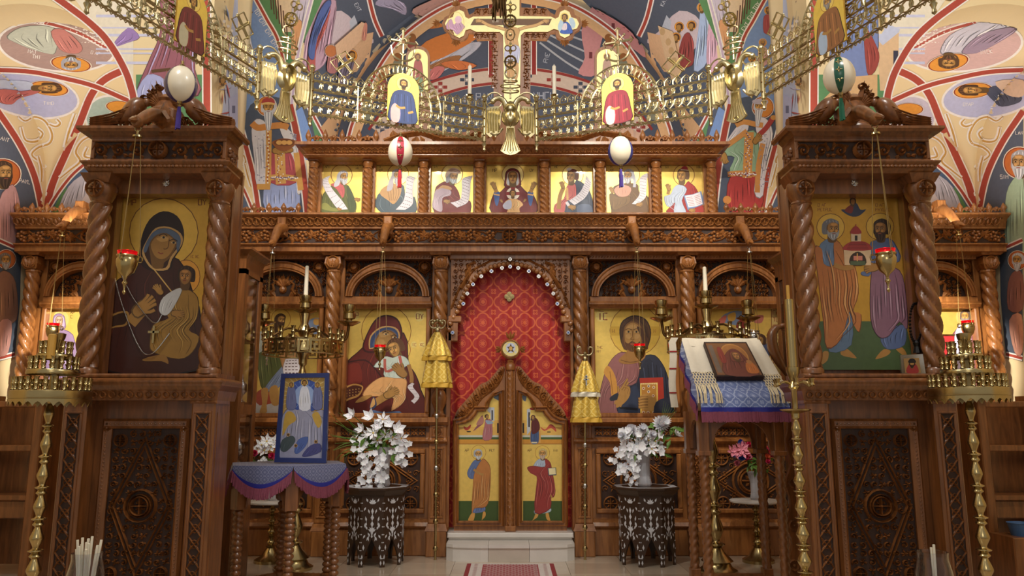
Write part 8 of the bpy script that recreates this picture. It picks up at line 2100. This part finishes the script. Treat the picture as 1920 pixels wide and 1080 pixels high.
simple('band_violet', (44, 36, 104), .35, 0, .1, 20, .3); simple('band_red', (158, 28, 52), .35, 0, .1, 20, .3); simple('band_blue', (44, 54, 140), .35, 0, .1, 20, .3); simple('band_green', (20, 84, 62), .35, 0, .1, 20, .3)
egg((330, 158), ends[0], 'band_violet', 'violet_tassel', .44, 'white ostrich egg with violet bands hanging over the left shrine', .62)
egg((746, 284), ends[1], 'band_red', 'red_tassel', -1.43, 'white ostrich egg with a red band hanging left of centre')
egg((1172, 283), ends[2], 'band_blue', 'violet_tassel', -.14, 'white ostrich egg with blue bands hanging right of centre', .6)
egg((1595, 142), ends[3], 'band_green', 'green_tassel', -1.98, 'white ostrich egg with a green band hanging over the right shrine')
q = W(936, 44, 4.5); t = thing('bronze_pendant', 'dark bronze fringed pendant hanging at the top before the cross', 'pendant', q); zt_ = ZA(-60, 4.5)
m = MB(); r = random.Random(6)
MB().lathe([(.012, q.z+.11), (.035, q.z+.12), (.05, q.z+.16), (.03, q.z+.2), (.012, q.z+.24), (.008, zt_+1.2)], (q.x, q.y, 0), 12).obj('pendant_body', 'old_bronze', t, 50)
for i in range(14):
 a = 2*PI*i/14; L = r.uniform(.03, .13); m.tube([(q.x+.035*math.cos(a), q.y+.035*math.sin(a), q.z+.14), (q.x+.042*math.cos(a), q.y+.042*math.sin(a), q.z+.14-L*.6), (q.x+.04*math.cos(a), q.y+.04*math.sin(a), q.z+.13-L)], .009, 5, False, .005)
stuff(m.obj('bronze_fringe', 'old_bronze', t))
# ================================================================ WALL AND VAULT PAINTINGS
LAV, PINK, ROSE, BLU, GRN, PALE, FL = (196, 196, 228), (206, 160, 158), (176, 84, 84), (108, 134, 186), (96, 144, 96), (222, 214, 220), (204, 160, 104)
def rib(p, pts, w, col=RIB, rim=WHT):
 if rim: p.line(pts, w+5, rim, 5)
 p.line(pts, w, col, 5)
def fig(p, x, y0, y1, w, c1, c2, lean=0, hair=(90, 60, 36), beard=None, hal=OCH, n=6, yaw=0, hs=.085):
 """robed standing saint from halo top y0 to feet y1, in picture pixels"""
 h = y1-y0; L = lambda u, v: (x+u*w+lean*v, y0+v*h); r = h*hs
 if hal: p.halo(*L(0, .09), r*1.5, hal, (150, 70, 40))
 p.drape([L(-.34, 1), L(-.5, .5), L(-.42, .24), L(-.15, .17), L(.15, .17), L(.42, .24), L(.5, .5), L(.36, 1)], c1, n=n, w=1.2, seed=int(x))
 p.drape([L(-.18, .98), L(-.16, .35), L(-.05, .2), L(.12, .22), L(.1, .5), L(.16, .98)], c2, n=3, w=1)
 p.line([L(-.3, .42), L(-.05, .4), L(.12, .36)], h*.045, SK); p.line([L(.3, .45), L(.15, .42)], h*.04, SK)
 p.head(*L(0, .10), r*.75, yaw, 0, SK, hair, beard, detail=r > 4)
def scr_(p, pts, w=5):
 p.line(pts, w+4, WHT, 5); p.line([(a+.8, b+.8) for a, b in pts], w, (204, 160, 84), 5, 0, .5)
def words(p, x, y, t, h, col=WHT, tilt=0): p.glyphs(t, x, y, h, col, tilt)
def crowd(p, pts, seed, s, cols):
 r = random.Random(seed)
 for i, (x, y) in enumerate(pts):
  c = cols[i % len(cols)]
  p.drape([(x-s*.5, y+s*2.6), (x-s*.55, y+s*.9), (x-s*.2, y+s*.45), (x+s*.2, y+s*.45), (x+s*.55, y+s*.9), (x+s*.5, y+s*2.6)], c, n=4, w=1.2, seed=i); p.halo(x, y, s*.45, OCH, (150, 80, 40)); p.head(x, y, s*.24, r.uniform(-.5, .5), 0, SK, (80+40*(i % 3), 56+40*(i % 3), 36+40*(i % 3)), None if i % 2 else ((120, 90, 70), .3), detail=s > 16)
def tri(pts): return [(1914-x, y) for x, y in pts]
for sx in (-1, 1):
 mx = (lambda L: L) if sx < 0 else tri; X = (lambda x: x) if sx < 0 else (lambda x: 1914-x); s_ = -sx
 p = Paint(aisle_surf(sx), .0004, 6); p.layer = 3
 p.flat(mx([(-5, 212), (10, 225), (40, 278), (66, 335), (80, 400), (60, 480), (-5, 480)]), SLATE)
 p.flat(mx([(88, 400), (118, 352), (150, 318), (200, 285), (290, 262), (290, 400)]), (84, 106, 140)); p.poly(mx([(96, 402), (125, 350), (118, 402)]), (96, 144, 90)); p.drape(mx([(110, 402), (128, 350), (160, 325), (168, 330), (168, 402)]), (198, 196, 210), n=7, w=2); p.poly(mx([(160, 300), (175, 318), (200, 330), (200, 290)]), ROSE); p.flat(mx([(140, 402), (168, 352), (220, 330), (220, 402)]), PALE)
 p.flat(mx([(55, -5), (92, 45), (140, 60), (200, 88), (235, 130), (190, 30), (140, -5)]), (108, 120, 138)); p.poly(mx([(150, 25), (215, 85), (236, 128), (180, 80), (140, 45)]), (214, 190, 150))
 p.ell(X(108), 20, 44, 15, WHT, .5*s_); p.ell(X(108), 20, 41, 13, (206, 150, 70), .5*s_); p.ell(X(118), 24, 24, 9, (190, 160, 120), .5*s_)
 p.ell(X(106), 87, 112, 48, WHT, .1*s_, 0, 40); p.ell(X(106), 87, 107, 44, ((178, 150, 142), (216, 180, 176))[sx > 0], .1*s_, 0, 40)
 p.ell(X(56), 178, 94, 44, WHT, .16*s_, 0, 36); p.ell(X(56), 178, 90, 40, (190, 192, 224), .16*s_, 0, 36)
 p.ell(X(206), 222, 48, 44, WHT, .3*s_, 0, 30); p.ell(X(206), 222, 44, 40, ((178, 198, 188), (206, 198, 216))[sx > 0], .3*s_, 0, 30)
 for L, w in (([(-5, 208), (35, 268), (64, 330), (79, 398)], 11), ([(86, 400), (98, 348), (124, 288), (150, 228), (172, 176), (200, 146), (250, 124)], 13), ([(-5, 130), (60, 134), (120, 146), (180, 162), (258, 196)], 8), ([(86, 400), (115, 354), (148, 317), (200, 284), (290, 258)], 5), ([(-5, 40), (40, 37), (88, 43), (145, 60), (205, 92)], 5), ([(48, -6), (70, 20), (88, 43)], 9)): rib(p, mx(L), w)
 for L in ([(34, 218), (46, 226), (64, 218), (84, 226), (97, 250), (92, 268), (70, 276), (58, 290), (78, 306), (88, 318)], [(38, 238), (46, 262), (68, 264), (80, 250), (70, 240)], [(92, 232), (104, 236), (112, 230), (106, 222)], [(70, 292), (76, 316), (76, 340)], [(186, 250), (156, 262), (142, 284), (150, 302), (132, 318), (112, 334)], [(164, 276), (158, 292), (170, 296)], [(20, 8), (14, 24), (30, 30), (44, 20)], [(140, 212), (128, 246), (120, 276)]): scr_(p, mx(L), 4)
 if sx < 0:
  p.drape([(12, 68), (40, 50), (90, 48), (110, 62), (104, 98), (90, 100), (60, 92), (30, 80)], (196, 202, 186), n=6, w=2.5); p.drape([(95, 58), (120, 54), (150, 80), (154, 94), (140, 100), (112, 92)], (202, 130, 122), n=4, w=2); p.halo(133, 119, 14, OCH, (150, 60, 40), rx=2.6, rot=.13); p.ell(132, 117, 17, 10, (176, 176, 186), .15); p.ell(134, 117, 10, 7, SK, .15); p.ell(136, 122, 15, 4, (180, 184, 192), .1)
  p.halo(92, 165, 13, OCH, (150, 60, 40), rx=2.7, rot=.13); p.ell(98, 164, 19, 8, (90, 60, 36), .12); p.ell(88, 164, 16, 7, SK, .12); p.poly([(-5, 150), (55, 152), (58, 166), (20, 166), (-5, 162)], (196, 206, 226)); p.drape([(-5, 168), (40, 170), (75, 166), (70, 174), (36, 184), (20, 196), (-5, 190)], (196, 110, 104), n=4, w=2); p.halo(226, 200, 11, OCH, (150, 60, 40), rx=2.4, rot=.1)
  words(p, 52, 98, 'MAT', 7, WHT, .15); words(p, 60, 108, 'THI', 7, WHT, .15); words(p, 170, 100, 'O AG', 6, WHT, .2); words(p, 82, 196, 'TIMO', 6)
 else:
  q = lambda L: [(1640+x/4.91, y/4.91) for x, y in L]
  p.drape(q([(600, 470), (690, 320), (900, 220), (1060, 190), (1220, 240), (1060, 300), (900, 460), (680, 500)]), (206, 204, 218), n=6, w=2.5); p.drape(q([(800, 470), (900, 360), (1060, 280), (1290, 240), (1280, 300), (1000, 460), (860, 490)]), (160, 140, 162), n=5, w=2); p.halo(1778, 116, 15, OCH, (150, 60, 40), rx=2.5, rot=-.2); p.ell(1780, 112, 18, 12, (96, 66, 40), -.3); p.ell(1784, 110, 10, 8, SK, -.3)
  p.halo(1824, 169, 14, OCH, (150, 60, 40), rx=2.5, rot=-.1); p.ell(1814, 168, 15, 8, (84, 54, 32)); p.ell(1826, 168, 18, 8, SK); p.drape([(1848, 170), (1866, 160), (1890, 165), (1915, 180), (1912, 192), (1880, 200), (1864, 190)], (84, 88, 108), n=4, w=2); p.poly([(1866, 152), (1920, 150), (1920, 180), (1890, 178)], (226, 196, 170)); p.halo(1704, 204, 11, OCH, (150, 60, 40), rx=2.4)
  words(p, 1840, 100, 'NICK', 7, WHT, -.12); words(p, 1722, 96, 'O AG', 6, WHT, -.2); words(p, 1806, 198, 'OYAP', 6)
 for (x, y, k, w, tl, hr, bd) in (((133, 118, .55, 8, PI, (176, 176, 186), ((180, 184, 192), .3)), (90, 164, .5, 8, PI/2, (90, 60, 36), None)) if sx < 0 else ((1779, 114, .55, 8.5, PI, (96, 66, 40), ((96, 66, 40), .2)), (1822, 168, .5, 8, -PI/2, (84, 54, 32), None))):
  p.view(x, y, k, 1); p.head(0, 0, w, 0, tl, SK, hr, bd); p.view(0, 0, 1)
 if sx < 0:
  p.halo(4, 326, 27, (200, 110, 50), (150, 60, 30), rx=1.2, rot=0); p.drape([(-5, 478), (-5, 380), (22, 345), (36, 380), (40, 440), (36, 478)], (196, 150, 150), n=6, w=2); p.head(6, 325, 15, .4, 0, (164, 124, 70), (70, 50, 34), ((64, 46, 34), .6), 0); words(p, 34, 342, 'PAYL', 7, WHT, .15); words(p, 0, 262, 'ANT', 7, WHT, .3)
 else:
  p.halo(1912, 305, 28, (200, 110, 50), (150, 60, 30)); p.drape([(1888, 478), (1886, 380), (1898, 340), (1920, 335), (1925, 478)], (168, 190, 160), n=6, w=2); p.head(1914, 305, 15, -.3, 0, (170, 130, 80), (170, 170, 176), ((200, 200, 204), .7), 0); words(p, 1876, 335, 'SIM', 7); words(p, 1905, 252, 'LAN', 6)
 p.flat(mx([(-5, 452), (38, 470), (36, 560), (26, 668), (-5, 678)]), (78, 88, 104)); rib(p, mx([(-5, 450), (38, 469)]), 5); rib(p, mx([(-5, 672), (26, 664)]), 5)
 if sx < 0: p.halo(10, 486, 17, (200, 110, 50), (150, 60, 30)); p.drape([(-5, 600), (-5, 520), (10, 508), (28, 530), (30, 600)], (150, 110, 90), n=4, w=2); p.head(8, 488, 9, .2, 0, SK, (130, 120, 110), ((170, 166, 160), .6), 0); p.drape([(-5, 664), (-5, 606), (20, 602), (14, 660)], (202, 150, 140), n=3, w=2)
 else: p.halo(1910, 488, 17, (200, 110, 50), (150, 60, 30)); p.drape([(1892, 580), (1892, 530), (1904, 508), (1920, 516), (1920, 580)], (150, 100, 90), n=4, w=2); p.head(1910, 488, 9, -.2, 0, SK, (200, 200, 204), ((206, 206, 208), .9), 0); p.drape([(1894, 600), (1918, 590), (1920, 660), (1904, 660)], (206, 150, 130), n=2, w=2)
 stuff(p.obj('vault_fresco', 'fresco_paint', bpy.data.objects['ceiling_aisle_'+('left', 'right')[sx > 0]]))
 p = Paint(plane_surf(6.998), .0002)
 p.flat(mx([(100, -60), (250, -60), (250, 195), (225, 110), (180, 55)]), (236, 226, 206)); 
 for y in (30, 52, 66, 92, 100, 118): p.line(mx([(180, y), (330, y)]), 3+(y % 4), (206, 206, 232) if y % 8 else (190, 150, 100), 0)
 p.flat(mx([(255, 140), (380, 140), (380, 420), (255, 420)]), GRN)
 if sx < 0:
  p.drape([(210, 88), (240, 52), (262, 70), (240, 80)], (160, 130, 190), n=2, w=2); p.drape([(262, 180), (276, 120), (300, 60), (305, -40), (370, -40), (368, 60), (366, 130), (372, 180)], (156, 96, 110), n=9, w=2.5, light=(190, 180, 226)); p.drape([(256, 182), (276, 140), (310, 150), (310, 184)], (176, 180, 226), n=4, w=2); p.line([(284, 134), (320, 130)], 6, (96, 66, 40))
 else:
  q = lambda L: [(1440+x/2, y/2) for x, y in L]
  p.flat(q([(410, 150), (490, 110), (490, 240), (460, 340), (420, 340)]), (226, 190, 150)); p.flat(q([(410, 150), (450, 90), (495, 110), (490, 122), (430, 170)]), (200, 206, 232)); p.rect(1675, 95, 1684, 130, (60, 60, 80)); p.drape(q([(240, 270), (250, 60), (300, -60), (400, -60), (400, 270)]), (124, 140, 190), n=8, w=2.5); p.drape(q([(370, 270), (360, 100), (410, 180), (416, 230), (395, 275)]), (160, 70, 62), n=3, w=2); p.flat(q([(210, 370), (290, 290), (410, 280), (410, 390)]), (222, 180, 130))
 for L, w in (([(100, -8), (128, 12), (165, 40), (198, 72), (226, 115), (244, 158), (252, 215), (253, 420)], 12), ([(387, -60), (389, 420)], 13)): rib(p, mx(L), w)
 stuff(p.obj('pier_fresco', 'fresco_paint', bpy.data.objects['wall_pier_'+('left', 'right')[sx > 0]]))
 p = Paint(nave_surf(sx), .0003)
 p.flat(mx([(394, -60), (446, -60), (446, 420), (394, 420)]), (190, 200, 230))
 for y, c in ((20, BLU), (70, PINK), (120, LAV), (165, ROSE)):
  p.drape(mx([(400, y+44), (404, y), (416, y-16), (428, y), (434, y+44)]), c, n=5, w=1.5); p.halo(X(416), y-14, 9, OCH, (150, 80, 40)); p.head(X(416), y-14, 5, 0, 0, SK, (80, 50, 30), detail=0)
 for i in range(9): p.ell(X(420+(i % 3)*7), 40+i*9, 3, 3, WHT)
 p.flat(mx([(428, 185), (444, 176), (444, 230), (430, 240)]), (190, 196, 232)); p.rect(X(434), 198, X(440), 212, (110, 116, 150)); rib(p, mx([(398, -60), (399, 300)]), 4); p.line(mx([(407, 200), (410, 120), (406, 60)]), 5, (206, 160, 90))
 stuff(p.obj('nave_fresco', 'fresco_paint', bpy.data.objects['wall_nave_'+('left', 'right')[sx > 0]]))
p = Paint(plane_surf(YK-.002), .0002)
for sx in (-1, 1):
 mx = (lambda L: L) if sx < 0 else tri; X = (lambda x: x) if sx < 0 else (lambda x: 1914-x)
 p.flat(mx([(430, -80), (640, -80), (560, 60), (545, 200), (560, 262), (578, 395), (580, 420), (430, 420)]), (128, 156, 206))
 p.flat(mx([(452, 230), (470, 196), (500, 178), (535, 186), (552, 240), (566, 320), (576, 410), (488, 410), (474, 320)]), (82, 92, 112))
 p.flat(mx([(430, 190), (450, 226), (466, 290), (480, 350), (488, 410), (430, 410)]), (238, 214, 164)); p.flat(mx([(430, 330), (450, 345), (470, 385), (474, 410), (430, 410)]), (92, 104, 128)); rib(p, mx([(430, 326), (452, 346), (472, 390), (476, 412)]), 4); scr_(p, mx([(440, 300), (452, 310), (460, 302), (455, 290), (446, 296)]), 3); scr_(p, mx([(458, 306), (464, 330), (470, 350)]), 3); scr_(p, mx([(444, 250), (452, 268), (446, 280)]), 3)
 p.flat(mx([(478, -80), (640, -80), (562, 95), (548, 190), (526, 78), (480, -4)]), GRN); p.flat(mx([(498, -80), (560, -80), (552, 60), (530, 60)]), (232, 208, 176))
 for i in range(7): p.line(mx([(506+i*5, -30+i*10), (509+i*5, 18+i*9)]), 2.2, (96, 60, 48), 0)
 p.drape(mx([(546, 60), (552, -10), (580, -40), (586, 0), (570, 70), (560, 110)]), (214, 204, 226), n=5, w=2); p.drape(mx([(546, 110), (550, 50), (566, 40), (560, 100)]), (226, 168, 120), n=3, w=2)
 for y in (14, 32, 52, 72, 94):
  words(p, X(468+y*.55)-(22 if sx > 0 else 0), y+6, 'TOY' if y % 4 else 'ENT', 7, WHT, .95 if sx < 0 else -.95)
 rib(p, mx([(476, -8), (500, 36), (524, 84), (543, 180)]), 5); rib(p, mx([(600, -60), (584, 0), (566, 70), (556, 120), (547, 196)]), 4, (206, 186, 214)); rib(p, mx([(544, 196), (556, 250), (568, 320), (578, 412)]), 11)
 rib(p, mx([(430, 182), (446, 220), (462, 278), (476, 335), (487, 412)]), 8)
 if sx > 0: crowd(p, [(1440, 20), (1462, 60), (1430, 80), (1410, 110)], 4, 16, [ROSE, LAV, PINK, BLU])
 else: p.drape([(440, 60), (444, 20), (456, 10), (470, 70), (480, 130), (460, 130)], (222, 222, 238), n=4, w=2); p.line([(462, 0), (456, 60)], 3, (110, 74, 50), 0); p.line([(452, 12), (474, 24)], 3, (110, 74, 50), 0)
p.view(430, 180, 4.69)
p.halo(330, 90, 82, (216, 140, 62), (150, 60, 40)); p.drape([(320, 1010), (330, 760), (590, 760), (600, 1010)], (158, 172, 216), n=8, w=10, light=(206, 212, 236)); p.drape([(350, 760), (360, 500), (560, 500), (600, 760)], (178, 82, 88), n=6, w=9); p.flat([(400, 500), (490, 490), (500, 770), (410, 780)], (214, 164, 92))
p.drape([(195, 300), (240, 200), (330, 250), (350, 480), (340, 780), (240, 780), (220, 560)], (216, 214, 222), n=5, w=8); p.drape([(440, 280), (520, 290), (600, 430), (640, 800), (600, 860), (580, 600), (520, 460)], (220, 216, 216), n=4, w=8)
for L in ([(200, 240), (250, 280), (340, 270), (460, 260), (520, 280)], ): p.line(L, 56, (206, 140, 74))
for L in ([(350, 300), (342, 780)], [(360, 720), (480, 715), (600, 730)], [(245, 800), (360, 800)], [(590, 500), (630, 830)]): p.line(L, 50, (212, 160, 86))
r = random.Random(2)
for i in range(46): p.ell(*((225+r.random()*110, 320+r.random()*430) if i % 2 else (540+r.random()*50, 330+r.random()*60)), 6, 6, (150, 150, 170), 0, 0, 6)
for i in range(30): p.ell(345+r.uniform(-10, 10), 300+i*16, 7, 7, WHT if i % 2 else (150, 60, 60), 0, 0, 6); p.ell(370+i*8, 722+r.uniform(-10, 10), 7, 7, WHT if i % 2 else (90, 80, 130), 0, 0, 6); p.ell(450+r.uniform(-26, 26), 500+i*9, 6, 6, WHT if i % 2 else (150, 60, 60), 0, 0, 6)
p.head(345, 105, 52, 0, 0, SK, (206, 206, 214), ((200, 204, 214), 2.4)); p.poly([(285, 70), (300, 30), (345, 15), (390, 30), (400, 72), (345, 60)], (176, 70, 66)); p.line([(285, 75), (345, 62), (402, 76)], 16, (226, 186, 120)); p.hand(430, 480, 90, -.1, SK); p.hand(530, 480, 60, 3, SK)
p.poly([(385, 400), (480, 375), (590, 395), (590, 420), (520, 480), (440, 480), (385, 430)], (150, 92, 52)); p.ell(488, 412, 96, 32, (120, 70, 40)); [p.ell(x, 412, 26, 20, (222, 170, 96)) for x in (440, 485, 530)]
p.view(1330, 180, 4.69)
p.halo(470, 100, 90, (216, 140, 62), (150, 60, 40)); p.drape([(170, 1010), (190, 690), (440, 720), (450, 1010)], (178, 62, 60), n=8, w=10); p.drape([(120, 520), (180, 420), (300, 330), (420, 330), (420, 690), (180, 680), (220, 540)], (150, 182, 150), n=6, w=9, light=(206, 222, 210)); p.flat([(310, 320), (390, 320), (370, 720), (290, 720)], (214, 150, 78))
p.drape([(140, 420), (240, 270), (320, 220), (340, 300), (200, 430)], (220, 214, 220), n=3, w=7); p.drape([(400, 230), (490, 190), (560, 330), (500, 560), (470, 880), (390, 840), (440, 480)], (222, 218, 226), n=5, w=8)
for L in ([(230, 260), (300, 230), (400, 250), (470, 260)], [(160, 690), (280, 680), (400, 690)], [(150, 440), (250, 370), (330, 310)], [(470, 420), (430, 620), (420, 850)]): p.line(L, 46, (212, 150, 84))
for i in range(44): p.ell(440+r.random()*80, 330+r.random()*480, 6, 6, (150, 150, 170), 0, 0, 6); p.ell(340+r.uniform(-26, 26), 330+i*9, 6, 6, WHT if i % 2 else (90, 90, 140), 0, 0, 6); p.ell(170+i*5.5, 688+r.uniform(-12, 12), 7, 7, WHT if i % 2 else (150, 60, 60), 0, 0, 6)
p.line([(430, 350), (500, 280), (560, 190)], 44, (170, 66, 62)); p.ell(562, 192, 26, 22, (206, 150, 80)); p.head(440, 95, 44, -.2, .1, SK, (206, 206, 214), ((206, 204, 210), 2.6)); p.poly([(390, 70), (380, 40), (440, 30), (510, 40), (500, 75)], (190, 180, 196)); p.hand(415, 385, 80, -1, SK); p.hand(130, 540, 80, 1.3, SK); p.ell(155, 915, 36, 36, (222, 150, 80))
stuff(p.obj('king_fresco', 'fresco_paint', bpy.data.objects['wall_sanctuary_arch']))
p = Paint(bema_surf(), .0006, 9); p.layer = 3; DK = (82, 90, 106)
for sx in (-1, 1):
 mx = (lambda L: L) if sx < 0 else tri
 p.flat(mx([(556, -60), (880, -60), (800, 22), (738, 70), (690, 150), (650, 240), (640, 300), (560, 300), (545, 200), (552, 110)]), DK)
 p.flat(mx([(560, 300), (552, 210), (566, 200), (600, 300)]), (120, 150, 200)); p.flat(mx([(580, 210), (636, 300), (600, 300)]), GRN); rib(p, mx([(576, 196), (610, 260), (630, 300)]), 4)
 p.poly(mx([(600, 40), (640, 20), (680, 60), (700, 80), (640, 100), (610, 90)]), (206, 190, 196)); p.flat(mx([(640, 75), (700, 60), (690, 130), (640, 140)]), (220, 180, 140)); p.flat(mx([(655, 40), (664, 28), (676, 60), (662, 90)]), (186, 192, 204)); rib(p, mx([(684, -40), (700, 30), (716, 68)]), 6)
 p.flat(mx([(600, 240), (640, 190), (700, 100), (735, 76), (760, 72), (700, 150), (650, 240), (650, 300)]), (214, 172, 128))
def q(L): return [(480+x/3.6, y/3.6) for x, y in L]
p.drape(q([(310, 470), (330, 250), (380, 60), (430, 0), (540, 0), (520, 200), (480, 400), (400, 480)]), (196, 160, 178), n=10, w=2.5); p.drape(q([(340, 420), (370, 200), (450, 60), (500, 20), (470, 180), (400, 340), (390, 480), (350, 480)]), (186, 96, 90), n=6, w=2.5); p.drape(q([(345, 380), (350, 280), (410, 90), (470, 0), (500, 20), (420, 200), (390, 330), (380, 400)]), (86, 106, 166), n=5, w=2)
p.drape(q([(470, 480), (480, 360), (500, 300), (530, 340), (540, 480)]), (180, 120, 120), n=4, w=2); p.halo(480+495/3.6, 340/3.6, 11, (196, 120, 70)); p.drape(q([(540, 560), (560, 440), (610, 340), (660, 340), (650, 440), (600, 560)]), (120, 110, 130), n=4, w=2); p.halo(480+635/3.6, 370/3.6, 11, OCH); p.head(480+635/3.6, 371/3.6, 6, .3, 0, SK, (80, 50, 30), detail=0)
p.flat(q([(520, 300), (700, 140), (730, 150), (720, 240), (540, 420)]), (224, 186, 150)); p.drape(q([(700, 250), (720, 150), (740, 160), (730, 260)]), (206, 140, 120), n=2, w=2); p.drape(q([(800, 30), (920, 60), (1010, 100), (1000, 20), (860, -20)]), (166, 160, 186), n=5, w=2); words(p, 664, 8, 'ENT', 7, (200, 204, 214), 1.1)
def q(L): return [(960+x/3.6, y/3.6) for x, y in L]
p.drape(q([(1230, 480), (1260, 200), (1280, 60), (1330, 140), (1330, 400)]), (176, 196, 230), n=6, w=2.5); p.drape(q([(1320, 470), (1330, 160), (1380, 120), (1420, 300), (1400, 460)]), (226, 180, 200), n=6, w=2.5); p.drape(q([(1400, 280), (1360, 20), (1460, 0), (1490, 200), (1440, 290)]), (216, 214, 230), n=5, w=2); p.drape(q([(1460, 160), (1470, -20), (1510, 0), (1500, 200)]), (70, 84, 140), n=2, w=2); p.drape(q([(1120, 440), (1150, 260), (1200, 220), (1230, 330), (1220, 440)]), (150, 66, 62), n=5, w=2.5)
for x, y in ((1130, 180), (1215, 170), (1285, 50), (1110, 250)): p.halo(960+x/3.6, y/3.6, 9, OCH, (150, 80, 40)); p.head(960+x/3.6, y/3.6+1, 5, -.3, 0, SK, (90, 58, 34), detail=0)
p.flat(q([(990, 170), (1090, 210), (1150, 480), (1090, 560), (1040, 400)]), (222, 190, 150)); [p.ell(960+x/3.6, y/3.6, 5, 7, (200, 166, 120)) for x, y in ((1020, 210), (1060, 280), (1080, 340), (1100, 410))]; words(p, 1244, 12, 'KAI', 7, (200, 204, 214), -1.1)
c0 = [(957+330*math.cos(math.radians(a)), 322-330*math.sin(math.radians(a))) for a in range(-6, 187, 5)]
p.flat([(c0[0][0], 330)]+c0+[(c0[-1][0], 330)], (74, 80, 96))
ring_ = lambda r, y0: [(957+r*math.cos(math.radians(a)), y0-r*.62*math.sin(math.radians(a))) for a in range(20, 161, 10)]
p.line(ring_(262, 306), 34, (196, 176, 160), 2); 
for i in range(12):
 a = math.radians(24+i*12); x, y = 957+262*math.cos(a), 306-262*.62*math.sin(a); c = ((140, 50, 44), (60, 66, 82))[i % 2]
 for d in ((0, 0), (9, 0), (-9, 0), (0, -7), (0, 7)): p.rect(x+d[0]-4, y+d[1]-3, x+d[0]+4, y+d[1]+3, c)
 p.rect(x-3, y-2, x+3, y+2, (214, 200, 190))
for k in (-1, 1): p.line(ring_(262+k*20, 306-k*1), 5, (140, 48, 42), 2)
words(p, 893, 190, 'PAN', 13, (160, 164, 176)); words(p, 1000, 188, 'NHCH', 13, (160, 164, 176)); words(p, 868, 194, 'I', 13, (160, 164, 176))
for x in (921, 1001): p.line([(x, -60), (x, 142)], 11, WHT, 0); p.line([(x, -60), (x, 142)], 8, (140, 44, 40), 0)
p.drape([(800, 130), (840, 95), (900, 80), (895, 95), (860, 120), (820, 140)], (180, 178, 190), n=4, w=2); p.poly([(780, 110), (800, 80), (860, 60), (895, 70), (870, 90), (810, 118)], (196, 116, 54)); p.drape([(800, 130), (840, 110), (866, 108), (840, 130)], (150, 100, 60), n=3, w=2); p.poly([(770, 20), (800, 0), (880, -30), (870, 20), (820, 40)], (190, 150, 140)); p.poly([(790, 46), (815, 40), (830, 52), (800, 56)], (196, 116, 54)); p.drape([(826, 122), (860, 116), (895, 126), (860, 134)], (196, 110, 60), n=2, w=2); p.drape([(800, 150), (815, 128), (835, 130), (820, 150)], (190, 110, 106), n=2, w=2); words(p, 888, 100, 'OYP', 8, (170, 174, 186), -1.3); words(p, 1026, 120, 'PNE', 8, (170, 174, 186), -1.3)
for i in range(7): p.line([(1012+i*5, 82-i*9), (1060+i*6, 118-i*15), (1100+i*4, 142-i*19)], 3.5, (170, 172, 178))
p.poly([(1090, 60), (1110, 16), (1140, 24), (1190, 60), (1210, 110), (1180, 90), (1130, 70), (1120, 140), (1084, 140), (1096, 110)], (196, 136, 136)); [p.rect(x, y, x+6, y+12, (110, 50, 54)) for x, y in ((1124, 40), (1146, 46), (1104, 100))]
for L in ([(650, 300), (660, 240), (700, 150), (745, 82), (800, 36), (860, 6), (940, -10)],): 
 for sx in (-1, 1):
  M = L if sx < 0 else tri(L); p.line([(x+(10 if sx < 0 else -10), y+8) for x, y in M], 16, (222, 178, 130), 4); rib(p, M, 5)
for sx in (-1, 1):
 for i in range(4):
  x, y = (690+i*28, 190-i*36); x = x if sx < 0 else 1914-x; p.poly([(x-7, y+34), (x-9, y+6), (x, y-6), (x+9, y+6), (x+7, y+34)], ((130, 130, 110), (150, 80, 70))[i % 2]); p.ell(x, y-8, 7, 8, (150, 96, 50))
stuff(p.obj('sanctuary_fresco', 'fresco_paint', bpy.data.objects['ceiling_sanctuary']))
